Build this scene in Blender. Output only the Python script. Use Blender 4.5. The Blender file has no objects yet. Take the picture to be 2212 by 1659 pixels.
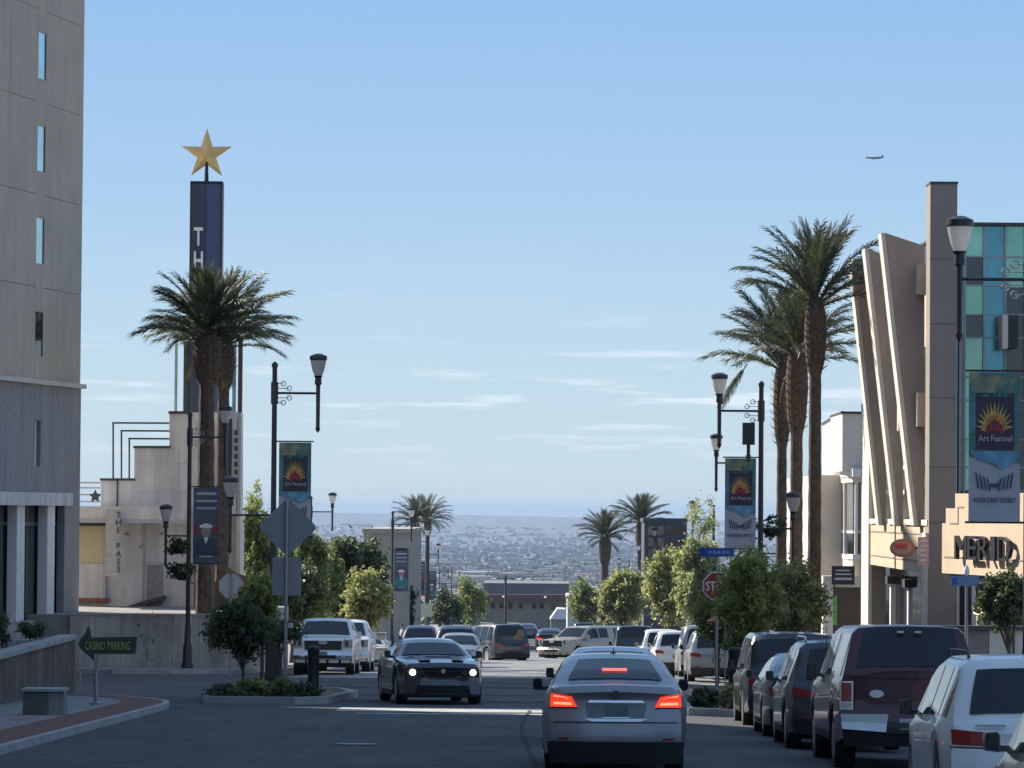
import bpy, bmesh, math, random
from math import sin, cos, tan, pi, radians, sqrt, atan2
from mathutils import Vector, Matrix, noise

RND = random.Random(11)
scene = bpy.context.scene
COL = scene.collection

# ------------------------------------------------------------------ camera, sky, sun, exposure
# distances are metres; the street runs along +Y and falls away at 2.5 %
F_PX = 8500.0            # focal length measured on a 2212 px wide copy of the photograph
SLOPE = 212.0 / F_PX
EYE = Vector((0.0, 0.0, 2.06))
cam_rot = (Matrix.Rotation(radians(0.263), 3, 'Z') @ Matrix.Rotation(radians(90 + 1.863), 3, 'X')
           @ Matrix.Rotation(radians(0.45), 3, 'Z'))
cam_data = bpy.data.cameras.new('camera')
cam = bpy.data.objects.new('camera', cam_data)
COL.objects.link(cam)
cam.matrix_world = Matrix.Translation(EYE) @ cam_rot.to_4x4()
cam_data.sensor_width = 36.0
cam_data.lens = 36.0 * F_PX / 2212.0
cam_data.clip_start = 0.5
cam_data.clip_end = 60000.0
scene.camera = cam

SUN_AZ, SUN_EL = radians(48), radians(33)      # azimuth measured to the left of +Y
SUN_DIR = Vector((-sin(SUN_AZ) * cos(SUN_EL), cos(SUN_AZ) * cos(SUN_EL), sin(SUN_EL)))

world = bpy.data.worlds.new('World')
scene.world = world
world.use_nodes = True
wn, wl = world.node_tree.nodes, world.node_tree.links
wn.clear()
w_out = wn.new('ShaderNodeOutputWorld')
w_bg = wn.new('ShaderNodeBackground')
w_bg.inputs['Strength'].default_value = 0.090
sky = wn.new('ShaderNodeTexSky')
sky.sky_type = 'NISHITA'
sky.sun_disc = False
sky.sun_elevation = SUN_EL
sky.sun_rotation = -SUN_AZ
sky.altitude = 600
sky.air_density = 1.0
sky.dust_density = 0.25
sky.ozone_density = 2.2
hsv = wn.new('ShaderNodeHueSaturation')
hsv.inputs['Hue'].default_value = 0.5
hsv.inputs['Saturation'].default_value = 1.15
wl.new(sky.outputs['Color'], hsv.inputs['Color'])
tc = wn.new('ShaderNodeTexCoord')
mp = wn.new('ShaderNodeMapping')
mp.inputs['Scale'].default_value = (11, 11, 130)
mp.inputs['Location'].default_value = (2.3, 0.7, 0.4)
wl.new(tc.outputs['Generated'], mp.inputs['Vector'])
nz = wn.new('ShaderNodeTexNoise')
nz.inputs['Scale'].default_value = 2.2
nz.inputs['Detail'].default_value = 8
nz.inputs['Roughness'].default_value = 0.6
wl.new(mp.outputs['Vector'], nz.inputs['Vector'])
cr = wn.new('ShaderNodeValToRGB')
cr.color_ramp.elements[0].position = 0.53
cr.color_ramp.elements[1].position = 0.72
wl.new(nz.outputs['Fac'], cr.inputs['Fac'])
sx = wn.new('ShaderNodeSeparateXYZ')
wl.new(tc.outputs['Generated'], sx.inputs['Vector'])
mr = wn.new('ShaderNodeValToRGB')
els = mr.color_ramp.elements
els[0].position = 0.010
els[0].color = (0, 0, 0, 1)
els[1].position = 0.075
els[1].color = (0, 0, 0, 1)
e = els.new(0.024); e.color = (1, 1, 1, 1)
e = els.new(0.036); e.color = (0.8, 0.8, 0.8, 1)
e = els.new(0.048); e.color = (0.15, 0.15, 0.15, 1)
wl.new(sx.outputs['Z'], mr.inputs['Fac'])
mu = wn.new('ShaderNodeMath'); mu.operation = 'MULTIPLY'
wl.new(cr.outputs['Color'], mu.inputs[0]); wl.new(mr.outputs['Color'], mu.inputs[1])
mu2 = wn.new('ShaderNodeMath'); mu2.operation = 'MULTIPLY'; mu2.inputs[1].default_value = 0.95
wl.new(mu.outputs[0], mu2.inputs[0])
cmix = wn.new('ShaderNodeMixRGB')
cmix.inputs['Color2'].default_value = (5.6, 6.0, 6.6, 1)
wl.new(mu2.outputs[0], cmix.inputs['Fac'])
gr = wn.new('ShaderNodeValToRGB')
g0, g1 = gr.color_ramp.elements[0], gr.color_ramp.elements[1]
g0.position = 0.0; g0.color = (3.3 / 6, 4.2 / 6, 4.85 / 6, 1)
g1.position = 0.6; g1.color = (1.75 / 6, 2.85 / 6, 4.7 / 6, 1)
for pz, cc_ in ((0.035, (3.0, 4.05, 5.0)), (0.08, (2.3, 3.5, 5.05)), (0.14, (1.66, 2.95, 4.95))):
    ge = gr.color_ramp.elements.new(pz); ge.color = (cc_[0] / 6, cc_[1] / 6, cc_[2] / 6, 1)
gsc = wn.new('ShaderNodeVectorMath'); gsc.operation = 'SCALE'; gsc.inputs['Scale'].default_value = 6.0
wl.new(gr.outputs['Color'], gsc.inputs[0])
gf = wn.new('ShaderNodeMapRange')
gf.inputs['From Min'].default_value = 0.12; gf.inputs['From Max'].default_value = 0.9
gf.inputs['To Min'].default_value = 0.92; gf.inputs['To Max'].default_value = 0.8
gmix = wn.new('ShaderNodeMixRGB')
wl.new(sx.outputs['Z'], gr.inputs['Fac']); wl.new(sx.outputs['Z'], gf.inputs['Value'])
wl.new(gf.outputs['Result'], gmix.inputs['Fac'])
wl.new(hsv.outputs['Color'], gmix.inputs['Color1'])
wl.new(gsc.outputs['Vector'], gmix.inputs['Color2'])
wl.new(gmix.outputs['Color'], cmix.inputs['Color1'])
wl.new(cmix.outputs['Color'], w_bg.inputs['Color'])
wl.new(w_bg.outputs['Background'], w_out.inputs['Surface'])

sun_data = bpy.data.lights.new('sun', 'SUN')
sun_data.energy = 5.0
sun_data.angle = radians(0.53)
sun_data.color = (1.0, 0.93, 0.82)
sun = bpy.data.objects.new('sun', sun_data)
COL.objects.link(sun)
sun.rotation_euler = SUN_DIR.to_track_quat('Z', 'Y').to_euler()

scene.view_settings.view_transform = 'Standard'
scene.view_settings.look = 'None'
scene.view_settings.exposure = 0.88
scene.view_settings.gamma = 1.0
scene.view_settings.use_curve_mapping = False
try:
    scene.cycles.volume_bounces = 0
    scene.cycles.max_bounces = 6
    scene.cycles.transparent_max_bounces = 12
    scene.cycles.use_denoising = True
    scene.cycles.caustics_reflective = False
    scene.cycles.caustics_refractive = False
except Exception:
    pass

# ------------------------------------------------------------------ geometry helpers
def ray(x, y):
    return cam_rot @ Vector(((x - 1106.0) / F_PX, -(y - 829.5) / F_PX, -1.0))

def P(x, y, d):
    """point at forward distance d seen at (x, y)"""
    v = ray(x, y)
    return EYE + v * (d / v.y)

def BZ(y):
    """height of the street's centre line: an even fall with a slight dip beyond the crossing"""
    t = min(1.0, max(0.0, (y - 100.0) / 100.0))
    return -SLOPE * y - 0.5 * t * t * (3 - 2 * t)

def GZ(x, y):
    """height of the road surface"""
    return BZ(y) - 0.03 * max(0.0, min(x, 6.5) - 1.0)

def GP(x, d, lift=0.0):
    p = P(x, 1318 + 17510.0 / d, d)
    return Vector((p.x, p.y, GZ(p.x, p.y) + lift))

class MB:
    def __init__(self):
        self.v, self.f = [], []
    def add(self, vs, fs):
        n = len(self.v)
        self.v += [Vector(p) for p in vs]
        self.f += [tuple(i + n for i in f) for f in fs]
        return self
    def box(self, x0, x1, y0, y1, z0, z1, M=None):
        vs = [Vector((x, y, z)) for z in (z0, z1) for y in (y0, y1) for x in (x0, x1)]
        if M is not None:
            vs = [M @ p for p in vs]
        return self.add(vs, [(0, 2, 3, 1), (4, 5, 7, 6), (0, 1, 5, 4), (2, 6, 7, 3), (0, 4, 6, 2), (1, 3, 7, 5)])
    def prism(self, pts, ext):
        n = len(pts)
        ext = Vector(ext)
        a = [Vector(p) for p in pts]
        b = [p + ext for p in a]
        fs = [tuple(range(n))[::-1], tuple(range(n, 2 * n))]
        fs += [(i, (i + 1) % n, n + (i + 1) % n, n + i) for i in range(n)]
        return self.add(a + b, fs)
    def tube(self, p0, p1, r0, r1=None, n=8, cap=True):
        r1 = r0 if r1 is None else r1
        p0, p1 = Vector(p0), Vector(p1)
        d = (p1 - p0).normalized()
        a = d.orthogonal().normalized()
        b = d.cross(a)
        vs = []
        for p, r in ((p0, r0), (p1, r1)):
            for i in range(n):
                t = 2 * pi * i / n
                vs.append(p + (a * cos(t) + b * sin(t)) * r)
        fs = [(i, (i + 1) % n, n + (i + 1) % n, n + i) for i in range(n)]
        if cap:
            fs += [tuple(range(n))[::-1], tuple(range(n, 2 * n))]
        return self.add(vs, fs)
    def path(self, pts, rs, n=8):
        rings = []
        pts = [Vector(p) for p in pts]
        base = len(self.v)
        a = None
        for k, p in enumerate(pts):
            d = (pts[min(k + 1, len(pts) - 1)] - pts[max(k - 1, 0)]).normalized()
            if a is None:
                a = d.orthogonal().normalized()
            a = (a - d * a.dot(d)).normalized()
            b = d.cross(a)
            r = rs[k] if isinstance(rs, (list, tuple)) else rs
            self.v += [p + (a * cos(2 * pi * i / n) + b * sin(2 * pi * i / n)) * r for i in range(n)]
        for k in range(len(pts) - 1):
            o = base + k * n
            self.f += [(o + i, o + (i + 1) % n, o + n + (i + 1) % n, o + n + i) for i in range(n)]
        self.f.append(tuple(range(base, base + n))[::-1])
        o = base + (len(pts) - 1) * n
        self.f.append(tuple(range(o, o + n)))
        return self
    def lathe(self, prof, c=(0, 0, 0), n=16, axis='Z'):
        c = Vector(c)
        base = len(self.v)
        for r, z in prof:
            for i in range(n):
                t = 2 * pi * i / n
                if axis == 'Z':
                    self.v.append(c + Vector((r * cos(t), r * sin(t), z)))
                else:
                    self.v.append(c + Vector((z, r * cos(t), r * sin(t))))
        for k in range(len(prof) - 1):
            o = base + k * n
            self.f += [(o + i, o + (i + 1) % n, o + n + (i + 1) % n, o + n + i) for i in range(n)]
        self.f.append(tuple(range(base, base + n))[::-1])
        o = base + (len(prof) - 1) * n
        self.f.append(tuple(range(o, o + n)))
        return self
    def mesh(self, name, mat, org=None, smooth=False):
        me = bpy.data.meshes.new(name)
        o = org if org is not None else Vector((0, 0, 0))
        me.from_pydata([tuple(p - o) for p in self.v], [], self.f)
        if mat is not None:
            me.materials.append(mat)
        if smooth:
            me.polygons.foreach_set('use_smooth', [True] * len(me.polygons))
            try:
                me.set_sharp_from_angle(angle=radians(38))
            except Exception:
                pass
        me.update()
        return me
    def build(self, name, mat, parent=None, smooth=False, fix=False, world=True):
        org = ORG.get(parent.name, Vector((0, 0, 0))) if (parent is not None and world) else Vector((0, 0, 0))
        me = self.mesh(name, mat, org, smooth)
        if fix:
            bm = bmesh.new(); bm.from_mesh(me)
            bmesh.ops.recalc_face_normals(bm, faces=bm.faces)
            bm.to_mesh(me); bm.free()
        o = bpy.data.objects.new(name, me)
        COL.objects.link(o)
        if parent is not None:
            o.parent = parent
        ORG[o.name] = org
        return o

ORG = {}

def thing(name, label, cat, loc=(0, 0, 0), rz=0.0, group=None, rx=0.0):
    o = bpy.data.objects.new(name, None)
    COL.objects.link(o)
    o.empty_display_size = 0.3
    o.location = loc
    o.rotation_euler = (rx, 0, rz)
    o['label'] = label
    o['category'] = cat
    if group:
        o['group'] = group
    ORG[o.name] = Vector(loc)
    return o

def tag(o, label=None, cat=None, group=None, kind=None):
    if label: o['label'] = label
    if cat: o['category'] = cat
    if group: o['group'] = group
    if kind: o['kind'] = kind
    return o

def text_mb(s, height, depth, M, width=None, bold=0.0):
    """text as solid letters; M maps local (x right, y up, z out) to the world; centred"""
    cu = bpy.data.curves.new('txt', 'FONT')
    cu.body = s
    cu.align_x = 'CENTER'; cu.align_y = 'CENTER'
    cu.size = 1.0
    cu.extrude = 0.5
    cu.offset = bold
    cu.resolution_u = 2
    ob = bpy.data.objects.new('txt', cu)
    COL.objects.link(ob)
    bpy.context.view_layer.update()
    dg = bpy.context.evaluated_depsgraph_get()
    me = bpy.data.meshes.new_from_object(ob.evaluated_get(dg))
    xs = [v.co.x for v in me.vertices]; ys = [v.co.y for v in me.vertices]
    w = max(xs) - min(xs); h = max(ys) - min(ys)
    cx = (max(xs) + min(xs)) / 2; cy = (max(ys) + min(ys)) / 2
    sy = height / h
    sx_ = (width / w) if width else sy
    mb = MB()
    mb.v = [M @ Vector(((v.co.x - cx) * sx_, (v.co.y - cy) * sy, (v.co.z + 0.5) * depth)) for v in me.vertices]
    mb.f = [tuple(p.vertices) for p in me.polygons]
    bpy.data.objects.remove(ob)
    bpy.data.curves.remove(cu)
    bpy.data.meshes.remove(me)
    return mb

# ------------------------------------------------------------------ materials
MATS = {}
def mat(name, col, rough=0.7, var=0.12, scale=3.0, bump=0.0, bscale=40.0, metal=0.0, spec=0.5, coat=0.0,
        emit=None, estr=0.0, stain=0.0):
    if name in MATS:
        return MATS[name]
    m = bpy.data.materials.new(name)
    m.use_nodes = True
    n, l = m.node_tree.nodes, m.node_tree.links
    b = n['Principled BSDF']
    b.inputs['Roughness'].default_value = rough
    b.inputs['Metallic'].default_value = metal
    b.inputs['Specular IOR Level'].default_value = spec
    if coat:
        b.inputs['Coat Weight'].default_value = coat
        b.inputs['Coat Roughness'].default_value = 0.04
    t = n.new('ShaderNodeTexCoord')
    a = n.new('ShaderNodeTexNoise'); a.inputs['Scale'].default_value = scale; a.inputs['Detail'].default_value = 7
    a.inputs['Roughness'].default_value = 0.65
    l.new(t.outputs['Object'], a.inputs['Vector'])
    r = n.new('ShaderNodeValToRGB')
    c0 = [max(0, c * (1 - var * 1.6)) for c in col]; c1 = [min(1, c * (1 + var * 1.4)) for c in col]
    r.color_ramp.elements[0].position = 0.3; r.color_ramp.elements[0].color = (*c0, 1)
    r.color_ramp.elements[1].position = 0.7; r.color_ramp.elements[1].color = (*c1, 1)
    l.new(a.outputs['Fac'], r.inputs['Fac'])
    src = r.outputs['Color']
    if stain:
        mpn = n.new('ShaderNodeMapping'); mpn.inputs['Scale'].default_value = (1.3, 1.3, 0.16)
        l.new(t.outputs['Object'], mpn.inputs['Vector'])
        a2 = n.new('ShaderNodeTexNoise'); a2.inputs['Scale'].default_value = 1.6; a2.inputs['Detail'].default_value = 6
        l.new(mpn.outputs['Vector'], a2.inputs['Vector'])
        r2 = n.new('ShaderNodeValToRGB')
        r2.color_ramp.elements[0].position = 0.35; r2.color_ramp.elements[0].color = (1 - stain, 1 - stain, 1 - stain, 1)
        r2.color_ramp.elements[1].position = 0.6; r2.color_ramp.elements[1].color = (1, 1, 1, 1)
        l.new(a2.outputs['Fac'], r2.inputs['Fac'])
        mx = n.new('ShaderNodeMixRGB'); mx.blend_type = 'MULTIPLY'; mx.inputs['Fac'].default_value = 1
        l.new(src, mx.inputs['Color1']); l.new(r2.outputs['Color'], mx.inputs['Color2'])
        src = mx.outputs['Color']
    l.new(src, b.inputs['Base Color'])
    if bump:
        a3 = n.new('ShaderNodeTexNoise'); a3.inputs['Scale'].default_value = bscale; a3.inputs['Detail'].default_value = 4
        l.new(t.outputs['Object'], a3.inputs['Vector'])
        bp = n.new('ShaderNodeBump'); bp.inputs['Strength'].default_value = bump; bp.inputs['Distance'].default_value = 0.02
        l.new(a3.outputs['Fac'], bp.inputs['Height'])
        l.new(bp.outputs['Normal'], b.inputs['Normal'])
    if emit:
        b.inputs['Emission Color'].default_value = (*emit, 1)
        b.inputs['Emission Strength'].default_value = estr
    MATS[name] = m
    return m

def leaf_mat(name, dark, light, trans=0.35, rough=0.55, tint=(1.45, 1.5, 0.95, 1)):
    if name in MATS:
        return MATS[name]
    m = bpy.data.materials.new(name)
    m.use_nodes = True
    n, l = m.node_tree.nodes, m.node_tree.links
    n.clear()
    out = n.new('ShaderNodeOutputMaterial')
    g = n.new('ShaderNodeNewGeometry')
    r = n.new('ShaderNodeValToRGB')
    r.color_ramp.elements[0].color = (*dark, 1)
    r.color_ramp.elements[1].color = (*light, 1)
    t = n.new('ShaderNodeTexCoord')
    nz_ = n.new('ShaderNodeTexNoise'); nz_.inputs['Scale'].default_value = 1.4
    l.new(t.outputs['Object'], nz_.inputs['Vector'])
    ad = n.new('ShaderNodeMath'); ad.operation = 'ADD'
    ml = n.new('ShaderNodeMath'); ml.operation = 'MULTIPLY'; ml.inputs[1].default_value = 0.5
    l.new(g.outputs['Random Per Island'], ml.inputs[0])
    l.new(ml.outputs[0], ad.inputs[0])
    sb = n.new('ShaderNodeMath'); sb.operation = 'MULTIPLY_ADD'; sb.inputs[1].default_value = 1.3; sb.inputs[2].default_value = -0.4
    l.new(nz_.outputs['Fac'], sb.inputs[0])
    l.new(sb.outputs[0], ad.inputs[1])
    l.new(ad.outputs[0], r.inputs['Fac'])
    p = n.new('ShaderNodeBsdfPrincipled')
    p.inputs['Roughness'].default_value = rough
    p.inputs['Specular IOR Level'].default_value = 0.3
    l.new(r.outputs['Color'], p.inputs['Base Color'])
    tr = n.new('ShaderNodeBsdfTranslucent')
    tm = n.new('ShaderNodeMixRGB'); tm.blend_type = 'MULTIPLY'; tm.inputs['Fac'].default_value = 1; tm.inputs['Color2'].default_value = tint
    l.new(r.outputs['Color'], tm.inputs['Color1']); l.new(tm.outputs['Color'], tr.inputs['Color'])
    mx = n.new('ShaderNodeMixShader'); mx.inputs['Fac'].default_value = trans
    l.new(p.outputs[0], mx.inputs[1]); l.new(tr.outputs[0], mx.inputs[2])
    l.new(mx.outputs[0], out.inputs['Surface'])
    MATS[name] = m
    return m

def glass_mat(name, col, rough=0.06, metal=0.0, spec=0.8):
    return mat(name, col, rough=rough, var=0.15, scale=0.8, spec=spec, metal=metal)

M_asphalt = mat('asphalt', (0.074, 0.073, 0.074), 0.85, 0.22, 0.7, 0.35, 60)
def wear(m, cracks=True):
    """broad stains and fine crack lines for road surfaces"""
    n, l = m.node_tree.nodes, m.node_tree.links
    b = n['Principled BSDF']; src = b.inputs['Base Color'].links[0].from_socket
    t = n.new('ShaderNodeTexCoord')
    mp_ = n.new('ShaderNodeMapping'); mp_.inputs['Scale'].default_value = (0.45, 0.10, 1)
    l.new(t.outputs['Object'], mp_.inputs['Vector'])
    a = n.new('ShaderNodeTexNoise'); a.inputs['Scale'].default_value = 1.0; a.inputs['Detail'].default_value = 6; a.inputs['Roughness'].default_value = 0.7
    l.new(mp_.outputs['Vector'], a.inputs['Vector'])
    r = n.new('ShaderNodeValToRGB'); r.color_ramp.elements[0].position = 0.32; r.color_ramp.elements[1].position = 0.68
    r.color_ramp.elements[0].color = (0.62, 0.62, 0.64, 1); r.color_ramp.elements[1].color = (1.0, 1.0, 1.0, 1)
    l.new(a.outputs['Fac'], r.inputs['Fac'])
    mx = n.new('ShaderNodeMixRGB'); mx.blend_type = 'MULTIPLY'; mx.inputs['Fac'].default_value = 1
    l.new(src, mx.inputs['Color1']); l.new(r.outputs['Color'], mx.inputs['Color2'])
    v = n.new('ShaderNodeTexVoronoi'); v.feature = 'DISTANCE_TO_EDGE'; v.inputs['Scale'].default_value = 0.28
    nd = n.new('ShaderNodeTexNoise'); nd.inputs['Scale'].default_value = 1.2; nd.inputs['Detail'].default_value = 5
    l.new(t.outputs['Object'], nd.inputs['Vector'])
    vm = n.new('ShaderNodeMixRGB'); vm.blend_type = 'LINEAR_LIGHT'; vm.inputs['Fac'].default_value = 1.2
    l.new(t.outputs['Object'], vm.inputs['Color1']); l.new(nd.outputs['Color'], vm.inputs['Color2'])
    l.new(vm.outputs['Color'], v.inputs['Vector'])
    rc = n.new('ShaderNodeValToRGB'); rc.color_ramp.elements[0].position = 0.0; rc.color_ramp.elements[1].position = 0.02
    rc.color_ramp.elements[0].color = (0.45, 0.45, 0.45, 1); rc.color_ramp.elements[1].color = (1, 1, 1, 1)
    l.new(v.outputs['Distance'], rc.inputs['Fac'])
    m2 = n.new('ShaderNodeMixRGB'); m2.blend_type = 'MULTIPLY'; m2.inputs['Fac'].default_value = 1 if cracks else 0
    l.new(mx.outputs['Color'], m2.inputs['Color1']); l.new(rc.outputs['Color'], m2.inputs['Color2'])
    l.new(m2.outputs['Color'], b.inputs['Base Color'])
wear(M_asphalt)
M_concrete = mat('concrete', (0.36, 0.345, 0.32), 0.85, 0.16, 1.2, 0.2, 50)
M_sidewalk = mat('sidewalk_concrete', (0.25, 0.235, 0.22), 0.88, 0.14, 1.0, 0.2, 50)
M_brickband = mat('red_paver', (0.17, 0.075, 0.055), 0.85, 0.2, 6, 0.3, 60)
M_paint = mat('road_paint', (0.62, 0.61, 0.57), 0.7, 0.25, 3.5)
M_blackmetal = mat('black_metal', (0.016, 0.016, 0.02), 0.42, 0.1, 3, metal=0.2)
M_greymetal = mat('grey_metal', (0.30, 0.31, 0.32), 0.45, 0.08, 3, metal=0.6)
M_rubber = mat('rubber', (0.018, 0.018, 0.019), 0.8, 0.15, 8)
M_chrome = mat('chrome', (0.62, 0.63, 0.64), 0.16, 0.05, 3, metal=1.0)
M_carglass = glass_mat('car_glass', (0.012, 0.015, 0.018), 0.03, spec=0.45)
M_blacktrim = mat('black_trim', (0.02, 0.02, 0.021), 0.5, 0.08, 5)
M_white = mat('white_paint', (0.72, 0.72, 0.70), 0.6, 0.05, 2)
# ------------------------------------------------------------------ ground, road, pavements
def sheet(name, xs, ys, zf, m, kind='structure'):
    mb = MB()
    nx = len(xs)
    for y in ys:
        for x in xs:
            mb.v.append(Vector((x, y, zf(x, y))))
    for j in range(len(ys) - 1):
        for i in range(nx - 1):
            a = j * nx + i
            mb.f.append((a, a + 1, a + nx + 1, a + nx))
    o = mb.build(name, m)
    o['kind'] = kind
    return o

road_ys = [-30 + 10 * i for i in range(70)]
sheet('road', [-60, -20, -7.3, 1, 3, 6.5, 20, 60], road_ys, lambda x, y: GZ(x, y), M_asphalt)

# asphalt patches, painted sun and shade, tar seams and painted lines lie as thin sheets above it
def flat(name, pts, lift, m, kind='structure', parent=None):
    """pts: (x, y) outline, ordered"""
    bm = bmesh.new()
    bm.faces.new([bm.verts.new((x, y, 0)) for x, y in pts])
    for cut in (1.0, 6.5):
        bmesh.ops.bisect_plane(bm, geom=bm.verts[:] + bm.edges[:] + bm.faces[:], plane_co=(cut, 0, 0), plane_no=(1, 0, 0))
    for v in bm.verts:
        v.co.z = GZ(v.co.x, v.co.y) + lift
    me = bpy.data.meshes.new(name); bm.to_mesh(me); bm.free()
    me.materials.append(m)
    o = bpy.data.objects.new(name, me); COL.objects.link(o)
    if kind: o['kind'] = kind
    return o

M_patch_shade = mat('patch_and_shade', (0.030, 0.031, 0.035), 0.9, 0.2, 2, 0.3, 60)  # dark tone for patches, seams and joints, and for the painted shadow bands
M_sunasph = mat('asphalt_sunlit', (0.27, 0.255, 0.235), 0.6, 0.22, 0.9, 0.3, 60)  # sunlight on the far road is put into this paler asphalt colour
wear(M_sunasph)
M_crosswalk = mat('crosswalk_concrete', (0.40, 0.38, 0.34), 0.85, 0.2, 2.5, 0.2, 50)
flat('crosswalk', [(-3.9, 79.6), (3.2, 79.6), (3.2, 82.6), (-3.9, 82.6)], 0.004, M_crosswalk)
flat('road_marking', [(-3.4, 77.9), (2.9, 77.9), (2.9, 78.25), (-3.4, 78.25)], 0.004, M_paint)
flat('road_marking', [(-7.4, 122.2), (-3.9, 122.2), (-3.9, 123.3), (-7.4, 123.3)], 0.004, M_paint)
flat('road_marking', [(1.8, 122.2), (6.0, 122.2), (6.0, 123.2), (1.8, 123.2)], 0.004, M_paint)
flat('sunlit_asphalt', [(-7.3, 123.6), (6.4, 123.6), (6.4, 240), (-7.3, 240)], 0.004, M_sunasph)
for y0, y1 in ((88, 88.4), (95, 95.25), (104.5, 105), (112, 112.3), (128, 130), (137, 141), (160, 164), (180, 188), (210, 216), (250, 262), (300, 310)):
    flat('patch_and_shade', [(-7.2, y0), (6.3, y0 + 0.3), (6.3, y1 + 0.3), (-7.2, y1)], 0.008, M_patch_shade)  # the wide bands are shadow stripes across the road, painted dark
for k in range(60):
    y = 26 + k * 5.5
    if 76 < y < 125: continue
    flat('tar_seam', [(-0.04 - 0.1 * sin(k), y), (0.03 - 0.1 * sin(k), y), (0.03 - 0.1 * sin(k + 1), y + 5.5), (-0.04 - 0.1 * sin(k + 1), y + 5.5)], 0.012, M_patch_shade)
for k in range(12):
    y = 150 + k * 14
    flat('road_marking', [(-2.9, y), (-2.75, y), (-2.75, y + 6), (-2.9, y + 6)], 0.012, M_paint)

for k, (x, y) in enumerate(((-2.6, 60.0), (2.2, 91.0), (-1.2, 108.0))):
    mb = MB()
    mb.add([Vector((x + .34 * cos(a), y + .34 * sin(a), GZ(x + .34 * cos(a), y + .34 * sin(a)) + .014)) for a in [2 * pi * i / 16 for i in range(16)]], [tuple(range(16))])
    o = mb.build('manhole_cover', M_blackmetal); o['kind'] = 'structure'

def slab(name, outline, h, m, parent=None, drop=0.4):
    """raised block with a plan outline (x, y); the top follows the street"""
    n = len(outline)
    top = [Vector((x, y, BZ(y) + h)) for x, y in outline]
    bot = [p - Vector((0, 0, drop + h)) for p in top]
    mb = MB()
    mb.add(top + bot, [tuple(range(n))] + [(i, n + i, n + (i + 1) % n, (i + 1) % n) for i in range(n)])
    return mb.build(name, m, parent, fix=True)

def inset_x(outline, dx, dy=0):
    return [(x + dx, y + dy) for x, y in outline]

def pavement(name, edge, back, h=0.15, band=True):
    """edge: kerb polyline (x, y) from near to far; back: x of the far side of the pavement"""
    sgn = 1 if back > edge[0][0] else -1
    nrm = []
    for i, p in enumerate(edge):
        a = edge[max(i - 1, 0)]; b = edge[min(i + 1, len(edge) - 1)]
        t = Vector((b[0] - a[0], b[1] - a[1])).normalized()
        nn = Vector((t.y, -t.x))
        if nn.x * sgn < 0: nn = -nn
        if abs(nn.x) < 0.02: nn = Vector((0, -1 if edge[-1][1] > edge[0][1] else 1))
        nrm.append(nn)
    def off(w):
        return [(p[0] + n.x * w, p[1] + n.y * w) for p, n in zip(edge, nrm)]
    o1 = off(0.13); o2 = off(1.0)
    inner = o2 if band else o1
    def strip(nm, A, B, hh, m):
        mb = MB(); n = len(A)
        for k, (p, q) in enumerate(zip(A, B)):
            za, zb = BZ(p[1]) + hh, BZ(q[1]) + hh
            mb.v += [Vector((p[0], p[1], za)), Vector((q[0], q[1], zb)), Vector((p[0], p[1], za - .5)), Vector((q[0], q[1], zb - .5))]
        for k in range(n - 1):
            i = 4 * k
            mb.f += [(i, i + 1, i + 5, i + 4), (i, i + 4, i + 6, i + 2), (i + 1, i + 3, i + 7, i + 5)]
        mb.f += [(0, 2, 3, 1), (4 * n - 4, 4 * n - 3, 4 * n - 1, 4 * n - 2)]
        o = mb.build(nm, m, fix=True); o['kind'] = 'structure'
        return o
    pave = strip(name, inner, [(back, p[1]) for p in inner], h - 0.004, M_sidewalk)
    strip('kerb', list(edge), o1, h, M_concrete)
    if band:
        strip('paver_band', o1, o2, h - 0.002, M_brickband)
    for k in range(60):
        # scored joints across the paving, cut as thin dark strips
        y = inner[0][1] + 3 + k * 3.0
        if y > min(inner[-1][1], 150) - 1: break
        xi = min((abs(p[1] - y), p[0]) for p in inner)[1]
        mb = MB(); z0, z1 = BZ(y) + h, BZ(y + .03) + h
        x2 = xi + (9 if back > 0 else -9)
        mb.add([Vector((xi, y, z0)), Vector((x2, y, z0)), Vector((x2, y + .03, z1)), Vector((xi, y + .03, z1))], [(0, 1, 2, 3)])
        mb.build('paving_joint', M_patch_shade, pave)
    return pave

def long_edge(x, y0, y1, step=15.0):
    n = max(1, int((y1 - y0) / step))
    return [(x, y0 + (y1 - y0) * k / n) for k in range(n + 1)]

arc = [(-7.3 - 6 * (1 - cos(t)), 80 + 10 * sin(t)) for t in [radians(a) for a in (0, 15, 30, 45, 60, 75, 88)]]
pavement('pavement', [(-7.3, -20), (-7.3, 20), (-7.3, 50), (-7.3, 70)] + arc, -60, h=0.12)
pavement('pavement', [(-13.4, 127.0), (-11, 127.4), (-9.6, 129.5), (-9.3, 133)] + long_edge(-9.3, 136, 640), -60, band=False)
pavement('pavement', [(6.7, -20), (6.7, 40), (6.7, 92), (7.4, 94.5), (9.5, 96)], 60, h=0.0)
pavement('pavement', [(9.5, 118), (7.8, 119.5), (7.2, 122)] + long_edge(7.2, 125, 640), 60, h=0.0, band=False)

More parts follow.
